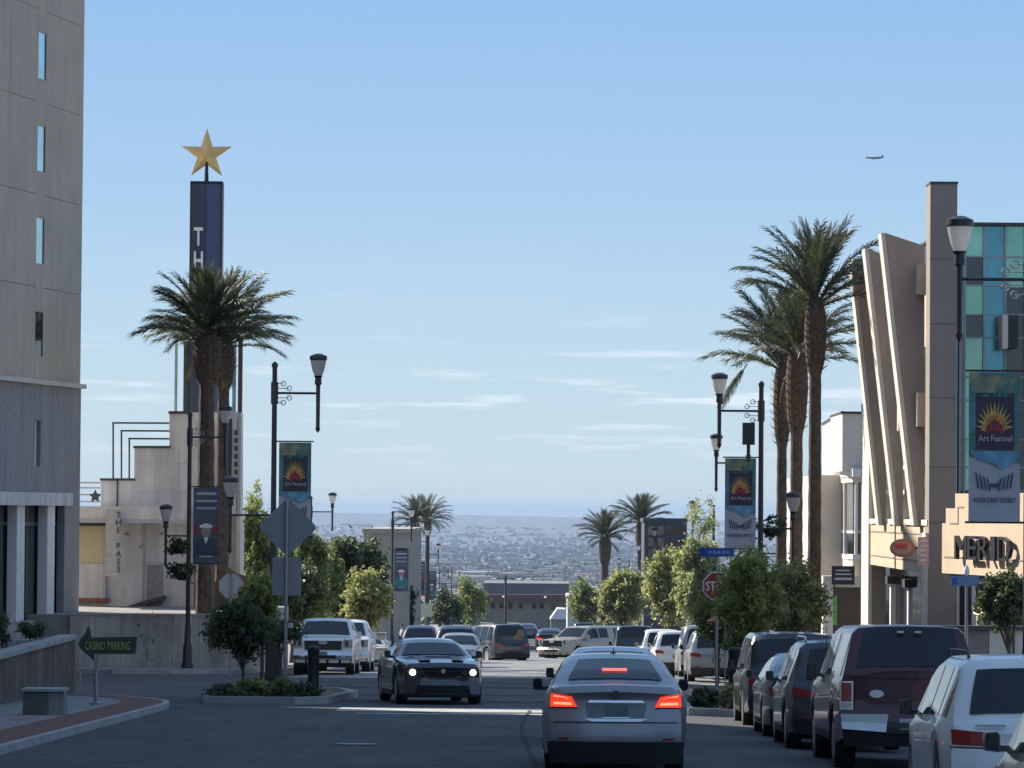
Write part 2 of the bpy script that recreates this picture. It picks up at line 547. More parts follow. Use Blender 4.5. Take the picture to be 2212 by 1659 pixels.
# bulb-out planters either side of the crosswalk
M_soil = mat('planter_soil', (0.12, 0.09, 0.06), 0.95, 0.3, 6, 0.6, 40)
M_brickpave = mat('pink_paver', (0.42, 0.25, 0.19), 0.85, 0.2, 5, 0.2, 50)
def planter(name, label, outline, h=0.16, inner=M_soil):
    cx = sum(p[0] for p in outline) / len(outline); cy = sum(p[1] for p in outline) / len(outline)
    t = thing(name, label, 'planter', (cx, cy, GZ(cx, cy)))
    inn = []
    for x, y in outline:
        d = Vector((cx - x, cy - y)); d.normalize()
        inn.append((x + d.x * 0.3, y + d.y * 0.3))
    n = len(outline)
    top = [Vector((x, y, GZ(x, y) + h)) for x, y in outline]
    itop = [Vector((x, y, GZ(x, y) + h)) for x, y in inn]
    bot = [p - Vector((0, 0, h + 0.1)) for p in top]
    ibot = [p - Vector((0, 0, 0.05)) for p in itop]
    mb = MB()
    fs = []
    for i in range(n):
        j = (i + 1) % n
        fs += [(i, j, n + j, n + i), (2 * n + i, 2 * n + j, j, i), (n + i, n + j, 3 * n + j, 3 * n + i)]
    mb.add(top + itop + bot + ibot, fs)
    mb.build('kerb', M_concrete, t, fix=True)
    s = MB(); s.add(ibot, [tuple(range(n))])
    s.build('soil', inner, t)
    return t
planter('planter_island', 'concrete kerbed planting island left of the crosswalk, full of low shrubs',
        [(-7.0, 85.0), (-5.0, 84.6), (-4.35, 85.6), (-3.95, 92), (-4.6, 96), (-7.2, 96), (-7.4, 90)])
planter('planter_island', 'concrete kerbed planting bed right of the crosswalk, beside the dark parked cars',
        [(3.3, 81.0), (6.6, 80.6), (6.6, 88), (3.9, 88), (3.2, 85)])
flat('brick_paving', [(4.2, 100), (7.4, 100), (7.4, 112), (4.0, 112)], 0.006, M_brickpave)

# ------------------------------------------------------------------ valley, far plain and mesa
prof = [(-300, 7), (600, -15.6), (660, -17.4), (900, -25.5), (1600, -40), (3000, -60), (6000, -73), (9500, -79), (12000, -62),
        (15000, -33), (17000, -18), (18500, -17)]
def lin(tab, x):
    if x <= tab[0][0]: return tab[0][1]
    for (a, b), (c, d) in zip(tab, tab[1:]):
        if x <= c:
            return b + (d - b) * (x - a) / (c - a)
    return tab[-1][1]
def TZ(x, y):
    z = lin(prof, y) - 1.3
    if y > 9000:
        k = min(1, (y - 9000) / 8000)
        z += k * (-0.011 * x + 6 * noise.noise(Vector((x / 2200, y / 3000, 0))) )
    if y > 900:
        k = min(1, (y - 900) / 3000)
        z += k * 3.0 * noise.noise(Vector((x / 900, y / 1200, 3)))
    return z
M_valley = bpy.data.materials.new('valley_ground')
M_valley.use_nodes = True
_n, _l = M_valley.node_tree.nodes, M_valley.node_tree.links
_b = _n['Principled BSDF']; _b.inputs['Roughness'].default_value = 0.95
_t = _n.new('ShaderNodeTexCoord')
_m = _n.new('ShaderNodeMapping'); _m.inputs['Scale'].default_value = (1, 0.25, 1)
_l.new(_t.outputs['Object'], _m.inputs['Vector'])
_a = _n.new('ShaderNodeTexNoise'); _a.inputs['Scale'].default_value = 0.012; _a.inputs['Detail'].default_value = 10; _a.inputs['Roughness'].default_value = 0.7
_l.new(_m.outputs['Vector'], _a.inputs['Vector'])
_r = _n.new('ShaderNodeValToRGB')
_r.color_ramp.elements[0].position = 0.35; _r.color_ramp.elements[0].color = (0.035, 0.045, 0.03, 1)
_r.color_ramp.elements[1].position = 0.68; _r.color_ramp.elements[1].color = (0.26, 0.21, 0.16, 1)
_e = _r.color_ramp.elements.new(0.5); _e.color = (0.10, 0.095, 0.07, 1)
_l.new(_a.outputs['Fac'], _r.inputs['Fac'])
_l.new(_r.outputs['Color'], _b.inputs['Base Color'])
xs = [-8000, -5000, -3500, -2600, -2000, -1500, -1100, -800, -500, -300, -150, 0, 150, 300, 500, 800, 1100, 1500, 2000, 2600, 3500, 5000, 8000]
ys = [-250, 0, 300, 600, 630, 660, 750, 900, 1100, 1350, 1600, 2000, 2500, 3000, 3800, 4600, 5400, 6400, 7400, 8400, 9500, 10500, 11500, 12500, 13500, 14500, 15500, 16300, 17000, 17600, 18200]
sheet('terrain', xs, ys, TZ, M_valley)

# buildings and trees of the far town: nobody could count them
def far_mat(name, ramp):
    m = bpy.data.materials.new(name); m.use_nodes = True
    n, l = m.node_tree.nodes, m.node_tree.links
    b = n['Principled BSDF']; b.inputs['Roughness'].default_value = 0.9
    g = n.new('ShaderNodeNewGeometry'); r = n.new('ShaderNodeValToRGB')
    r.color_ramp.interpolation = 'CONSTANT'
    r.color_ramp.elements[0].color = (*ramp[0][1], 1); r.color_ramp.elements[0].position = 0
    r.color_ramp.elements[1].position = ramp[1][0]; r.color_ramp.elements[1].color = (*ramp[1][1], 1)
    for p, c in ramp[2:]:
        e = r.color_ramp.elements.new(p); e.color = (*c, 1)
    l.new(g.outputs['Random Per Island'], r.inputs['Fac']); l.new(r.outputs['Color'], b.inputs['Base Color'])
    return m
town = MB()
R2 = random.Random(5)
for i in range(7500):
    d = 900 * (15 ** (R2.random() ** 0.8))
    x = (R2.random() - 0.5) * 0.34 * d
    big = R2.random() < 0.05
    w = R2.uniform(9, 18) * (4 if big else 1); dp = R2.uniform(9, 16) * (3 if big else 1); h = R2.uniform(3.5, 6.5)
    z = TZ(x, d)
    town.box(x - w / 2, x + w / 2, d, d + dp, z - 1, z + h)
o = town.build('far_town', far_mat('far_town_walls', [(0, (0.28, 0.24, 0.19)), (0.3, (0.38, 0.34, 0.28)), (0.55, (0.18, 0.14, 0.11)), (0.8, (0.48, 0.46, 0.42)), (0.9, (0.22, 0.12, 0.09))]))
tag(o, 'hazy town of low pale roofs spread over the valley', None, None, 'stuff')
ft = MB()
for i in range(9000):
    d = 800 * (14 ** (R2.random() ** 0.85))
    x = (R2.random() - 0.5) * 0.34 * d
    z = TZ(x, d); r = R2.uniform(2.0, 5.5); h = R2.uniform(4, 9)
    a = R2.random() * 3
    vs = [Vector((x + r * cos(a + k * 2 * pi / 5), d + r * sin(a + k * 2 * pi / 5), z + h * 0.45)) for k in range(5)]
    ft.add(vs + [Vector((x, d, z - 1)), Vector((x + R2.uniform(-1, 1), d, z + h))], [(k, (k + 1) % 5, 6) for k in range(5)] + [((k + 1) % 5, k, 5) for k in range(5)])
o = ft.build('far_trees', far_mat('far_tree_leaves', [(0, (0.03, 0.045, 0.022)), (0.4, (0.05, 0.065, 0.03)), (0.7, (0.08, 0.085, 0.04))]))
tag(o, 'scattered dark trees between the roofs of the valley town', None, None, 'stuff')

# the air over the valley
hz = MB()
hz.box(-8500, 8500, -350, 19000, -105, 26.5)
haze = hz.build('haze', None)
haze['kind'] = 'stuff'
haze['label'] = 'pale blue haze lying over the valley'
hm = bpy.data.materials.new('haze_air'); hm.use_nodes = True
n, l = hm.node_tree.nodes, hm.node_tree.links
n.clear()
ho = n.new('ShaderNodeOutputMaterial'); hv = n.new('ShaderNodeVolumePrincipled')
hv.inputs['Color'].default_value = (0.46, 0.61, 0.84, 1)
hv.inputs['Density'].default_value = 6.8e-5
l.new(hv.outputs[0], ho.inputs['Volume'])
haze.data.materials.append(hm)
# ------------------------------------------------------------------ buildings
class Wall:
    """vertical wall plane: u runs along it, z up, off towards the viewer"""
    def __init__(self, o, az):
        self.o = Vector((o.x, o.y, 0)); self.d = Vector((sin(az), cos(az), 0))
        n = Vector((self.d.y, -self.d.x, 0))
        if n.dot(Vector((EYE.x, EYE.y, 0)) - self.o) < 0: n = -n
        self.n = n
    def pt(self, u, z, off=0.0):
        return self.o + self.d * u + self.n * off + Vector((0, 0, z))
    def hit(self, x, y, off=0.0):
        v = ray(x, y)
        o = self.o + self.n * off
        t = (o - EYE).dot(self.n) / v.dot(self.n)
        p = EYE + v * t
        return (p - o).dot(self.d), p.z
    def box(self, mb, u0, u1, z0, z1, a, b):
        vs = [self.pt(u, z, o) for z in (z0, z1) for o in (a, b) for u in (u0, u1)]
        mb.add(vs, [(0, 2, 3, 1), (4, 5, 7, 6), (0, 1, 5, 4), (2, 6, 7, 3), (0, 4, 6, 2), (1, 3, 7, 5)])
        return mb
    def pbox(self, mb, x0, y0, x1, y1, a, b):
        u0, z0 = self.hit(x0, (y0 + y1) / 2)[0], self.hit((x0 + x1) / 2, y1)[1]
        u1, z1 = self.hit(x1, (y0 + y1) / 2)[0], self.hit((x0 + x1) / 2, y0)[1]
        return self.box(mb, min(u0, u1), max(u0, u1), z0, z1, a, b)
    def poly(self, mb, pts, a, b):
        """pts are (x, y) sighted points; a..b thickness"""
        w = [self.pt(*self.hit(x, y), off=a) for x, y in pts]
        return mb.prism(w, self.n * (b - a))

def one(w, name, m, parent, *args, px=False, fix=True):
    mb = MB()
    (w.pbox if px else w.box)(mb, *args)
    return mb.build(name, m, parent, fix=fix)

M_tan = mat('tan_panel', (0.50, 0.425, 0.33), 0.85, 0.07, 0.5, 0.25, 30, stain=0.10)
M_greyclad = mat('grey_cladding', (0.30, 0.29, 0.29), 0.8, 0.12, 6, 0.5, 30, stain=0.2)
M_cream = mat('cream_stucco', (0.62, 0.57, 0.48), 0.85, 0.06, 0.8, 0.2, 40, stain=0.08)
M_stucco = mat('white_stucco', (0.66, 0.655, 0.65), 0.85, 0.08, 0.7, 0.25, 40, stain=0.22)
M_dglass = glass_mat('dark_window_glass', (0.02, 0.025, 0.03), 0.05, spec=0.7)
M_sglass = glass_mat('slit_window_glass', (0.62, 0.80, 0.80), 0.25, metal=0.9)
M_frame = mat('window_frame', (0.42, 0.43, 0.45), 0.5, 0.05, 3)
M_darkframe = mat('dark_frame', (0.05, 0.05, 0.055), 0.5, 0.05, 3)

# --- tall building at the left edge
base = P(168, 1320, 142)
LW = Wall(base, radians(11))
tb = thing('office_building', 'tall tan panelled building with slit windows at the left edge of the street', 'building', (base.x, base.y, base.z))
zb = base.z
LEN = 34.0
slit_y = [(70, 170), (272, 370), (472, 570), (675, 770)]
u_w0, u_w1 = LW.hit(81, 300)[0], LW.hit(98, 300)[0]
zband = LW.hit(168, 830)[1]
TOP = zb + 27.5
core = MB()
for (a, b, c, d) in ((-LEN, 0, -16, -0.25),):
    LW.box(core, a, b - 0.02, LW.hit(90, 1092)[1], TOP, c, d)
    LW.box(core, a, b - 0.02, zb - 3, LW.hit(90, 1092)[1] - .002, c, -0.46)
core.build('wall_core', M_tan, tb, fix=True)
# slit window heights; two more above the picture
zs = [(LW.hit(89, y1)[1], LW.hit(89, y0)[1]) for y0, y1 in slit_y]
step = zs[0][0] - zs[1][0]
zs = [(zs[0][0] + step, zs[0][1] + step)] + zs
rows = [zband]
for z0, z1 in sorted(zs):
    rows += [z0, z1]
rows.append(TOP)
cols = []
u = 0.0
cw = 3.05
ub = [0.0, u_w1, u_w0]
k = u_w0
while k > -LEN:
    k -= cw
    ub.append(max(k, -LEN))
G = 0.009
for i in range(len(ub) - 1):
    u1, u0 = ub[i], ub[i + 1]
    if u1 - u0 < 0.1: continue
    wincol = (i == 1)
    if wincol:
        r = rows
        for j in range(len(r) - 1):
            if j % 2 == 1: continue
            one(LW, 'panel', M_tan, tb, u0 + 0.004, u1 - 0.004, r[j] + G, r[j + 1] - 0.005, -0.25, 0.0)
    else:
        z = zband
        while z < TOP - 0.3:
            z2 = min(z + step, TOP)
            one(LW, 'panel', M_tan, tb, u0 + (G if i else 0), u1 - (G if i == 0 else G), z + G, z2 - G, -0.25, RND.uniform(-0.004, 0.004))
            z = z2
for n_, (z0, z1) in enumerate(zs):
    w = one(LW, 'window', M_darkframe, tb, u_w0, u_w0 + 0.04, z0, z1, -0.25, -0.01)
    one(LW, 'window_jamb', M_darkframe, w, u_w1 - 0.06, u_w1, z0, z1, -0.25, -0.01)
    one(LW, 'pane', M_sglass if n_ < 4 else M_dglass, w, u_w0 + 0.04, u_w1 - 0.04, z0, z1, -0.25, -0.03)
one(LW, 'cornice', M_cream, tb, -LEN, 0.05, zband - 0.16, zband, -0.25, 0.22)
# grey lower storey with one slit window and the glazed entrance
z_f1, z_f0 = LW.hit(90, 1064)[1], LW.hit(90, 1092)[1]
u_a, u_b = LW.hit(71, 950)[0], LW.hit(86, 950)[0]
z_a, z_b_ = LW.hit(78, 1008)[1], LW.hit(78, 908)[1]
one(LW, 'panel', M_greyclad, tb, u_b, 0.0, z_f1 + .004, zband - 0.165, -0.25, 0.03)
one(LW, 'panel', M_greyclad, tb, u_a, u_b, z_b_, zband - 0.165, -0.25, 0.03)
one(LW, 'panel', M_greyclad, tb, u_a, u_b, z_f1 + .004, z_a, -0.25, 0.03)
k = u_a
while k > -LEN:
    k2 = max(k - cw, -LEN)
    one(LW, 'panel', M_greyclad, tb, k2 + G, k - 0.004, z_f1 + .004, zband - 0.165, -0.25, 0.03)
    k = k2
w = one(LW, 'window', M_darkframe, tb, u_a, u_a + 0.2, z_a, z_b_, -0.25, 0.0)
one(LW, 'pane', M_sglass, w, u_a + 0.2, u_b, z_a, z_b_, -0.25, -0.08)
one(LW, 'fascia', M_stucco, tb, -LEN, LW.hit(137, 1080)[0], z_f0, z_f1, -0.25, 0.35)
one(LW, 'pilaster', M_greyclad, tb, LW.hit(137, 1200)[0], 0.0, zb - 3, z_f1, -0.25, 0.031)
gl = one(LW, 'glazing', M_dglass, tb, -LEN, -0.03, zb - 0.2, z_f0, -0.45, -0.32)
x = 137
uu = LW.hit(137, 1200)[0]
for k in range(12):
    for a, b in (((LW.hit(96, 1200)[0] - k * 3.35), (LW.hit(112, 1200)[0] - k * 3.35)),):
        one(LW, 'column', M_white, tb, a, b, zb - 0.2, z_f0, -0.25, 0.1)
        one(LW, 'door_frame', M_darkframe, tb, (a + b) / 2 - 1.6, (a + b) / 2 - 1.5, zb - 0.2, z_f0, -0.319, -0.28)
one(LW, 'door_frame', M_darkframe, tb, -LEN, uu, LW.hit(60, 1135)[1], LW.hit(60, 1128)[1], -0.318, -0.27)
one(LW, 'floor_slab', M_concrete, tb, -LEN, 0, zb - 3, zb - 0.2, -0.25, 0.0)

# --- a plain block of shops on the left beside the camera, outside the frame: it shades the near street
sb = thing('shop_building', 'plain four-storey block on the left beside the near road', 'building', (-14, 20, GZ(-14, 20)))
mb = MB()
mb.box(-34, -13.4, -30, 90, GZ(0, 90) - 1, GZ(0, 60) + 20.3)
mb.build('wall', M_tan, sb, fix=True)
mb = MB(); mb.box(-34.2, -13.2, -30.2, 90.2, GZ(0, 60) + 20.3, GZ(0, 60) + 20.6)
mb.build('roof_coping', M_cream, sb, fix=True)
for k in range(12):
    y0 = -24 + k * 8.2
    mb = MB(); mb.box(-13.4, -13.32, y0, y0 + 5.4, GZ(0, y0 + 5) + 0.5, GZ(0, y0 + 5) + 3.2)
    mb.build('shop_window', M_dglass, sb, fix=True)

# --- brown ramp wall with cap and hedge terrace behind
pa = GP(-160, 72); pb = P(161, 1506, 89)
pa = Vector((pb.x - 0.45, 66, GZ(0, 66)))
rw = thing('ramp_wall', 'rusty brown retaining wall with a pale cap beside the left pavement', 'wall', (pb.x, pb.y, GZ(0, pb.y)))
M_rust = mat('brown_wall', (0.15, 0.105, 0.085), 0.85, 0.25, 1.2, 0.3, 30, stain=0.35)
dirv = (Vector((pb.x, pb.y, 0)) - Vector((pa.x, pa.y, 0))).normalized()
az = atan2(dirv.x, dirv.y)
RW = Wall(Vector((pb.x, pb.y, 0)), az)
zt1 = RW.hit(150, 1374)[1]; zt0 = RW.hit(2, 1412)[1]; ut1 = RW.hit(150, 1374)[0]; ut0 = RW.hit(2, 1412)[0]
sl = (zt1 - zt0) / (ut1 - ut0)
for k in range(7):
    u1 = -k * 3.3; u0 = u1 - 3.29
    mb = MB()
    mb.prism([RW.pt(u0, GZ(0, pb.y + u0) - 0.3), RW.pt(u1, GZ(0, pb.y + u1) - 0.3), RW.pt(u1, zt1 + sl * (u1 - ut1) - 0.1), RW.pt(u0, zt1 + sl * (u0 - ut1) - 0.1)], -RW.n * 0.3)
    mb.build('wall_panel', M_rust, rw, fix=True)
mb = MB()
u0 = -23
mb.prism([RW.pt(u0, zt1 + sl * (u0 - ut1) - 0.1, 0.05), RW.pt(0.05, zt1 + sl * (0 - ut1) - 0.1, 0.05), RW.pt(0.05, zt1 + sl * (0 - ut1), 0.05), RW.pt(u0, zt1 + sl * (u0 - ut1), 0.05)], -RW.n * 0.4)
mb.build('wall_cap', M_concrete, rw, fix=True)
mb = MB(); RW.box(mb, -0.3, 0.001, GZ(0, pb.y) - 0.3, zt1 - 0.12, -8, -0.301)
mb.build('end_wall', M_concrete, rw, fix=True)
mb = MB()
mb.prism([RW.pt(-23, GZ(0, pb.y) - 1.3, -0.302), RW.pt(-0.31, GZ(0, pb.y) - 1.3, -0.302), RW.pt(-0.31, zt1 - 0.25, -0.302), RW.pt(-23, zt1 + sl * (-23 - ut1) - 0.25, -0.302)], -RW.n * 7)
mb.build('terrace_soil', M_soil, rw, fix=True)

# --- white retaining wall under the theatre
M_oldstucco = mat('old_stucco', (0.46, 0.43, 0.395), 0.9, 0.14, 0.9, 0.3, 30, stain=0.35)
wb = P(152, 1445, 137)
ww = thing('retaining_wall', 'stained white stucco retaining wall below the white theatre', 'wall', (wb.x, wb.y, wb.z))
WW = Wall(wb, radians(90))
xs_ = [150, 205, 262, 320, 372, 430, 500, 560]
for a, b in zip(xs_, xs_[1:]):
    u0 = WW.hit(a, 1380)[0]; u1 = WW.hit(b, 1380)[0]
    one(WW, 'wall_panel', M_oldstucco, ww, u0 + 0.006, u1 - 0.006, wb.z - 0.5, WW.hit((a + b) / 2, 1329)[1], -0.3, RND.uniform(-0.004, 0.004))
one(WW, 'wall_cap', M_oldstucco, ww, WW.hit(148, 1380)[0], WW.hit(562, 1380)[0], WW.hit(300, 1329)[1], WW.hit(300, 1325)[1], -0.35, 0.05)
one(WW, 'terrace', M_sidewalk, ww, WW.hit(-60, 1380)[0], WW.hit(562, 1380)[0], wb.z - 2, WW.hit(300, 1330)[1], -16, -0.31)
M_wallmark = mat('wall_mark_grey', (0.25, 0.25, 0.27), 0.85, 0.3, 6)
TWIG = MB()
rr = random.Random(3)
for k in range(26):
    x0 = 300 + rr.uniform(0, 34); y0 = 1430 - rr.uniform(0, 90)
    a = rr.uniform(0.5, 2.6); Lp = rr.uniform(8, 26); w_ = rr.uniform(1.2, 3.2)
    x1 = x0 + Lp * cos(a); y1 = y0 - Lp * sin(a)
    WW.poly(TWIG, [(x0 - w_, y0), (x0 + w_, y0), (x1, y1)], 0.012, 0.016)
o = TWIG.build('wall_marks', M_wallmark, ww, fix=True)  # scattered thin grey spikes laid flat on the wall
o['kind'] = 'stuff'

# --- the white stepped theatre
D_T = 150
tb0 = P(300, 1325, D_T)
th = thing('theatre', 'white stepped theatre with tube railings and a blade sign, left of the palms', 'building', (tb0.x, tb0.y, tb0.z))
TW = Wall(tb0, radians(90))
mb = MB()
TW.poly(mb, [(120, 1095), (218, 1095), (218, 1035), (290, 1035), (290, 965), (366, 965), (366, 891), (412, 891), (520, 891), (520, 1130), (120, 1130)], -1.2, 0)
mb.build('stepped_parapet', M_stucco, th, fix=True)
one(TW, 'wall', M_stucco, th, 120, 1128, 520, 1330, -1.6, -0.25, px=True)
for pts in ([(216, 1038), (292, 1038), (292, 1033), (216, 1033)], [(288, 968), (368, 968), (368, 963), (288, 963)], [(364, 894), (412, 894), (412, 888), (364, 888)]):
    mb = MB(); TW.poly(mb, pts, -0.3, 0.06); mb.build('coping', M_darkframe, th, fix=True)
one(TW, 'canopy', M_stucco, th, 120, 1094, 410, 1122, 0.002, 1.3, px=True)
one(TW, 'canopy_edge', M_frame, th, 120, 1121, 410, 1129, -0.2, 1.35, px=True)
for y in (1000, 1062):
    one(TW, 'stucco_joint', M_frame, th, 296, y, 405, y + 1.2, 0.001, 0.006, px=True)
for x in (335, 385):
    one(TW, 'stucco_joint', M_frame, th, x, 975, x + 1.2, 1090, 0.001, 0.006, px=True)
for x, y in ((268, 1150), (300, 1178), (344, 1150)):
    one(TW, 'wall_vent', M_greyclad, th, x, y, x + 8, y + 6, -0.24, -0.2, px=True)
one(TW, 'downpipe', M_frame, th, 306, 1130, 309, 1320, -0.24, -0.15, px=True)
# nested tube rails
for x0, y0 in ((242, 913), (260, 930), (277, 947)):
    p = [TW.pt(*TW.hit(x0, 1036), off=-0.4), TW.pt(*TW.hit(x0, y0), off=-0.4), TW.pt(*TW.hit(366, y0 + 0.5), off=-0.4)]
    mb = MB(); mb.tube(p[0], p[1], 0.035); mb.tube(p[1] + Vector((-.035, 0, 0)), p[2], 0.035)
    mb.build('tube_rail', M_darkframe, th)
for y0 in (1042, 1053, 1068, 1083):
    mb = MB(); mb.tube(TW.pt(*TW.hit(120, y0), off=-0.4), TW.pt(*TW.hit(219, y0 + .6), off=-0.4), 0.035)
    mb.build('railing_bar', M_frame, th)
mb = MB(); mb.lathe([(0.02, -0.03), (0.2, -0.02), (0.2, 0.02), (0.02, 0.03)], TW.pt(*TW.hit(204, 1072), off=-0.3), 12)
star = mb
star.v = []; star.f = []
c = TW.pt(*TW.hit(204, 1072), off=-0.32)
pts = [c + Vector((0, 0, 0)) + (TW.d * sin(k * pi / 5) + Vector((0, 0, 1)) * cos(k * pi / 5)) * (0.26 if k % 2 == 0 else 0.13) for k in range(10)]
mb.prism(pts, TW.n * 0.05); mb.build('railing_star', M_darkframe, th, fix=True)
# yellow-cream door bay, downpipe, base line and stair string
M_yel = mat('cream_door', (0.62, 0.56, 0.36), 0.7, 0.05, 2)
one(TW, 'door_bay', M_yel, th, 166, 1136, 222, 1216, -0.24, -0.1, px=True)
one(TW, 'door_bay', M_stucco, th, 166, 1217, 222, 1292, -0.24, -0.1, px=True)
one(TW, 'door_bay_frame', M_darkframe, th, 160, 1130, 226, 1136, -0.24, 0.02, px=True)
one(TW, 'door_bay_frame', M_frame, th, 222, 1136, 228, 1298, -0.24, -0.02, px=True)
one(TW, 'base_band', mat('red_band', (0.28, 0.09, 0.06), 0.7), th, 160, 1292, 235, 1300, -0.24, 0.0, px=True)
mb = MB(); TW.poly(mb, [(180, 1313), (262, 1314), (310, 1298), (357, 1286), (357, 1294), (310, 1307), (262, 1321), (180, 1320)], -0.24, 0.12); mb.build('stair_rail', M_darkframe, th, fix=True)
one(TW, 'wall_groove', M_frame, th, 311, 1215, 360, 1221, -0.24, -0.2, px=True)
one(TW, 'side_door', M_greyclad, th, 316, 1222, 350, 1322, -0.24, -0.21, px=True)
one(TW, 'pipe', M_darkframe, th, 252, 1036, 255, 1095, 0.0, 0.06, px=True)
# vertical blade sign
bs = one(TW, 'blade_sign', mat('sign_grey', (0.42, 0.42, 0.42), 0.6), th, 238, 1100, 268, 1243, 1.5, 1.65, px=True)
for i, ch in enumerate('THE PASS'):
    if ch == ' ': continue
    yy = 1112 + i * 16.8
    c = TW.pt(*TW.hit(256, yy, off=1.65), off=1.652)
    Mx = Matrix.Translation(c) @ Matrix(((TW.d.x, 0, TW.n.x, 0), (TW.d.y, 0, TW.n.y, 0), (0, 1, 0, 0), (0, 0, 0, 1)))
    text_mb(ch, 0.22, 0.03, Mx).build('letter', M_darkframe, bs)
for y0 in (1113, 1230):
    mb = MB(); mb.tube(TW.pt(*TW.hit(250, y0), off=-0.2), TW.pt(*TW.hit(250, y0), off=1.51), 0.04); mb.build('sign_bracket', M_darkframe, th)

mb = MB(); TW.poly(mb, [(428, 1212), (462, 1196), (518, 1236), (560, 1250), (560, 1326), (428, 1326)], 1.6, 1.9); mb.build('brick_annex', mat('brown_brick', (0.20, 0.12, 0.085), .9, .25, 8, .5, 30), th, fix=True)
# right half of the theatre front: white fin, blue strip, shadowed recess
one(TW, 'fin', M_stucco, th, 476, 890, 513, 1110, 0.002, 0.8, px=True)
one(TW, 'fin_strip', mat('navy_strip', (0.02, 0.03, 0.11), 0.5), th, 497, 905, 504, 1045, 0.8, 0.83, px=True)
one(TW, 'side_strip', M_cream, th, 513, 900, 521, 1325, -0.24, 0.5, px=True)
for k in range(6):
    one(TW, 'side_letter', M_darkframe, th, 510, 930 + k * 17, 517, 941 + k * 17, 0.84, 0.9, px=True)

# --- star tower
D_S = 156
sb0 = P(444, 1325, D_S)
tw = thing('sign_tower', 'navy blue blade tower with white letters under the gold star', 'sign tower', (sb0.x, sb0.y, sb0.z))
SW = Wall(sb0, radians(90))
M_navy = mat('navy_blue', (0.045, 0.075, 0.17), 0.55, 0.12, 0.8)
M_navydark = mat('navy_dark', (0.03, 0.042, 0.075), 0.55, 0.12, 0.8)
u0 = SW.hit(409, 600)[0]; um = SW.hit(443, 600)[0]; u1 = SW.hit(479, 600)[0]
ztop = SW.hit(444, 397)[1]
one(SW, 'shaft', M_navy, tw, u0 + 0.06, u1 - 0.06, sb0.z, ztop, -0.7, 0)
one(SW, 'edge_trim', M_blackmetal, tw, u0, u0 + 0.059, sb0.z, ztop + 0.04, -0.72, 0.06)
one(SW, 'edge_trim', M_blackmetal, tw, u1 - 0.059, u1, sb0.z, ztop + 0.04, -0.72, 0.06)
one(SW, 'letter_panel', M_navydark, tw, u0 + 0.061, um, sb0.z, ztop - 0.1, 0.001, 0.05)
one(SW, 'top_cap', M_blackmetal, tw, u0, u1, ztop + 0.041, ztop + 0.1, -0.74, 0.08)
for i, ch in enumerate('THE'):
    yy = 511 + i * 52
    c = SW.pt(*SW.hit(429, yy), off=0.052)
    Mx = Matrix.Translation(c) @ Matrix(((SW.d.x, 0, SW.n.x, 0), (SW.d.y, 0, SW.n.y, 0), (0, 1, 0, 0), (0, 0, 0, 1)))
    text_mb(ch, 0.72, 0.08, Mx, width=0.36, bold=0.02).build('letter', M_white, tw)
for x0, x1, ya, m_ in ((377, 382, 718, mat('pale_green', (0.3, 0.36, 0.3), 0.6)), (396, 409.0, 735, mat('dark_green', (0.03, 0.05, 0.04), 0.6)), (501, 508, 740, mat('teal', (0.10, 0.25, 0.27), 0.6)), (513, 522, 735, mat('maroon', (0.06, 0.02, 0.03), 0.6))):
    one(SW, 'mast', m_, tw, x0, ya, x1, 893 if x0 < 500 else 1060, -0.3, -0.05, px=True)
one(SW, 'ledge', M_blackmetal, tw, 374, 725, 524, 731, -0.4, -0.01, px=True)
# the star
st = thing('star', 'gold five-pointed star on a short mast above the navy tower', 'star', tuple(SW.pt(*SW.hit(444, 397))))
c = SW.pt(*SW.hit(444, 331), off=-0.6)
Rr = 57 / F_PX * D_S * 1.02
pts = []
for k in range(10):
    r = Rr if k % 2 == 0 else Rr * 0.37
    pts.append((SW.d * sin(k * pi / 5) + Vector((0, 0, 1)) * cos(k * pi / 5)) * r)
mb = MB()
cf = c + SW.n * 0.16; cb = c - SW.n * 0.16
vs = [cf, cb] + [c + p for p in pts]
fs = []
for k in range(10):
    a, b = 2 + k, 2 + (k + 1) % 10
    fs += [(0, a, b), (1, b, a)]
mb.add(vs, fs)
mb.build('star_body', mat('gold_paint', (0.72, 0.50, 0.20), 0.42, 0.1, 2, metal=0.25), st, fix=True)
mb = MB(); mb.tube(c - Vector((0, 0, 0.3)), Vector((c.x, c.y, ztop + 0.05)), 0.06, 0.09, 10)
mb.build('mast', M_blackmetal, st)

# --- far block on the left, behind the trees, and the block at the end of the street
def block(name, label, x0, y0, x1, y1, d, depth, m, wins=(), roof=None, az=90, extra_left=0):
    o = P(x0, y1, d)
    t = thing(name, label, 'building', (o.x, o.y, o.z))
    W_ = Wall(o, radians(az))
    u0, u1 = W_.hit(x0 - extra_left, y0)[0], W_.hit(x1, y0)[0]
    z1 = W_.hit((x0 + x1) / 2, y0)[1]
    z0 = GZ(0, d) - 1.5
    one(W_, 'wall', m, t, u0, u1, z0, z1, -depth, 0)
    one(W_, 'roof_edge', roof or m, t, u0 - 0.1, u1 + 0.1, z1, z1 + 0.3, -depth - 0.1, 0.12)
    for (a, b, c_, e, mm) in wins:
        f = one(W_, 'window', M_darkframe, t, a, b, c_, e, 0.001, 0.03, px=True)
        one(W_, 'pane', mm, f, a + (c_ - a) * 0.12, b + 1, c_ - (c_ - a) * 0.12, e - 1, 0.03, 0.05, px=True)
    return t, W_
M_beige = mat('beige_stucco', (0.36, 0.31, 0.25), 0.85, 0.08, 0.5)
block('building', 'plain beige block behind the dark trees on the left side', 800, 1152, 884, 1345, 262, 30, M_beige, [(853, 1184, 880, 1262, M_dglass)], extra_left=14)
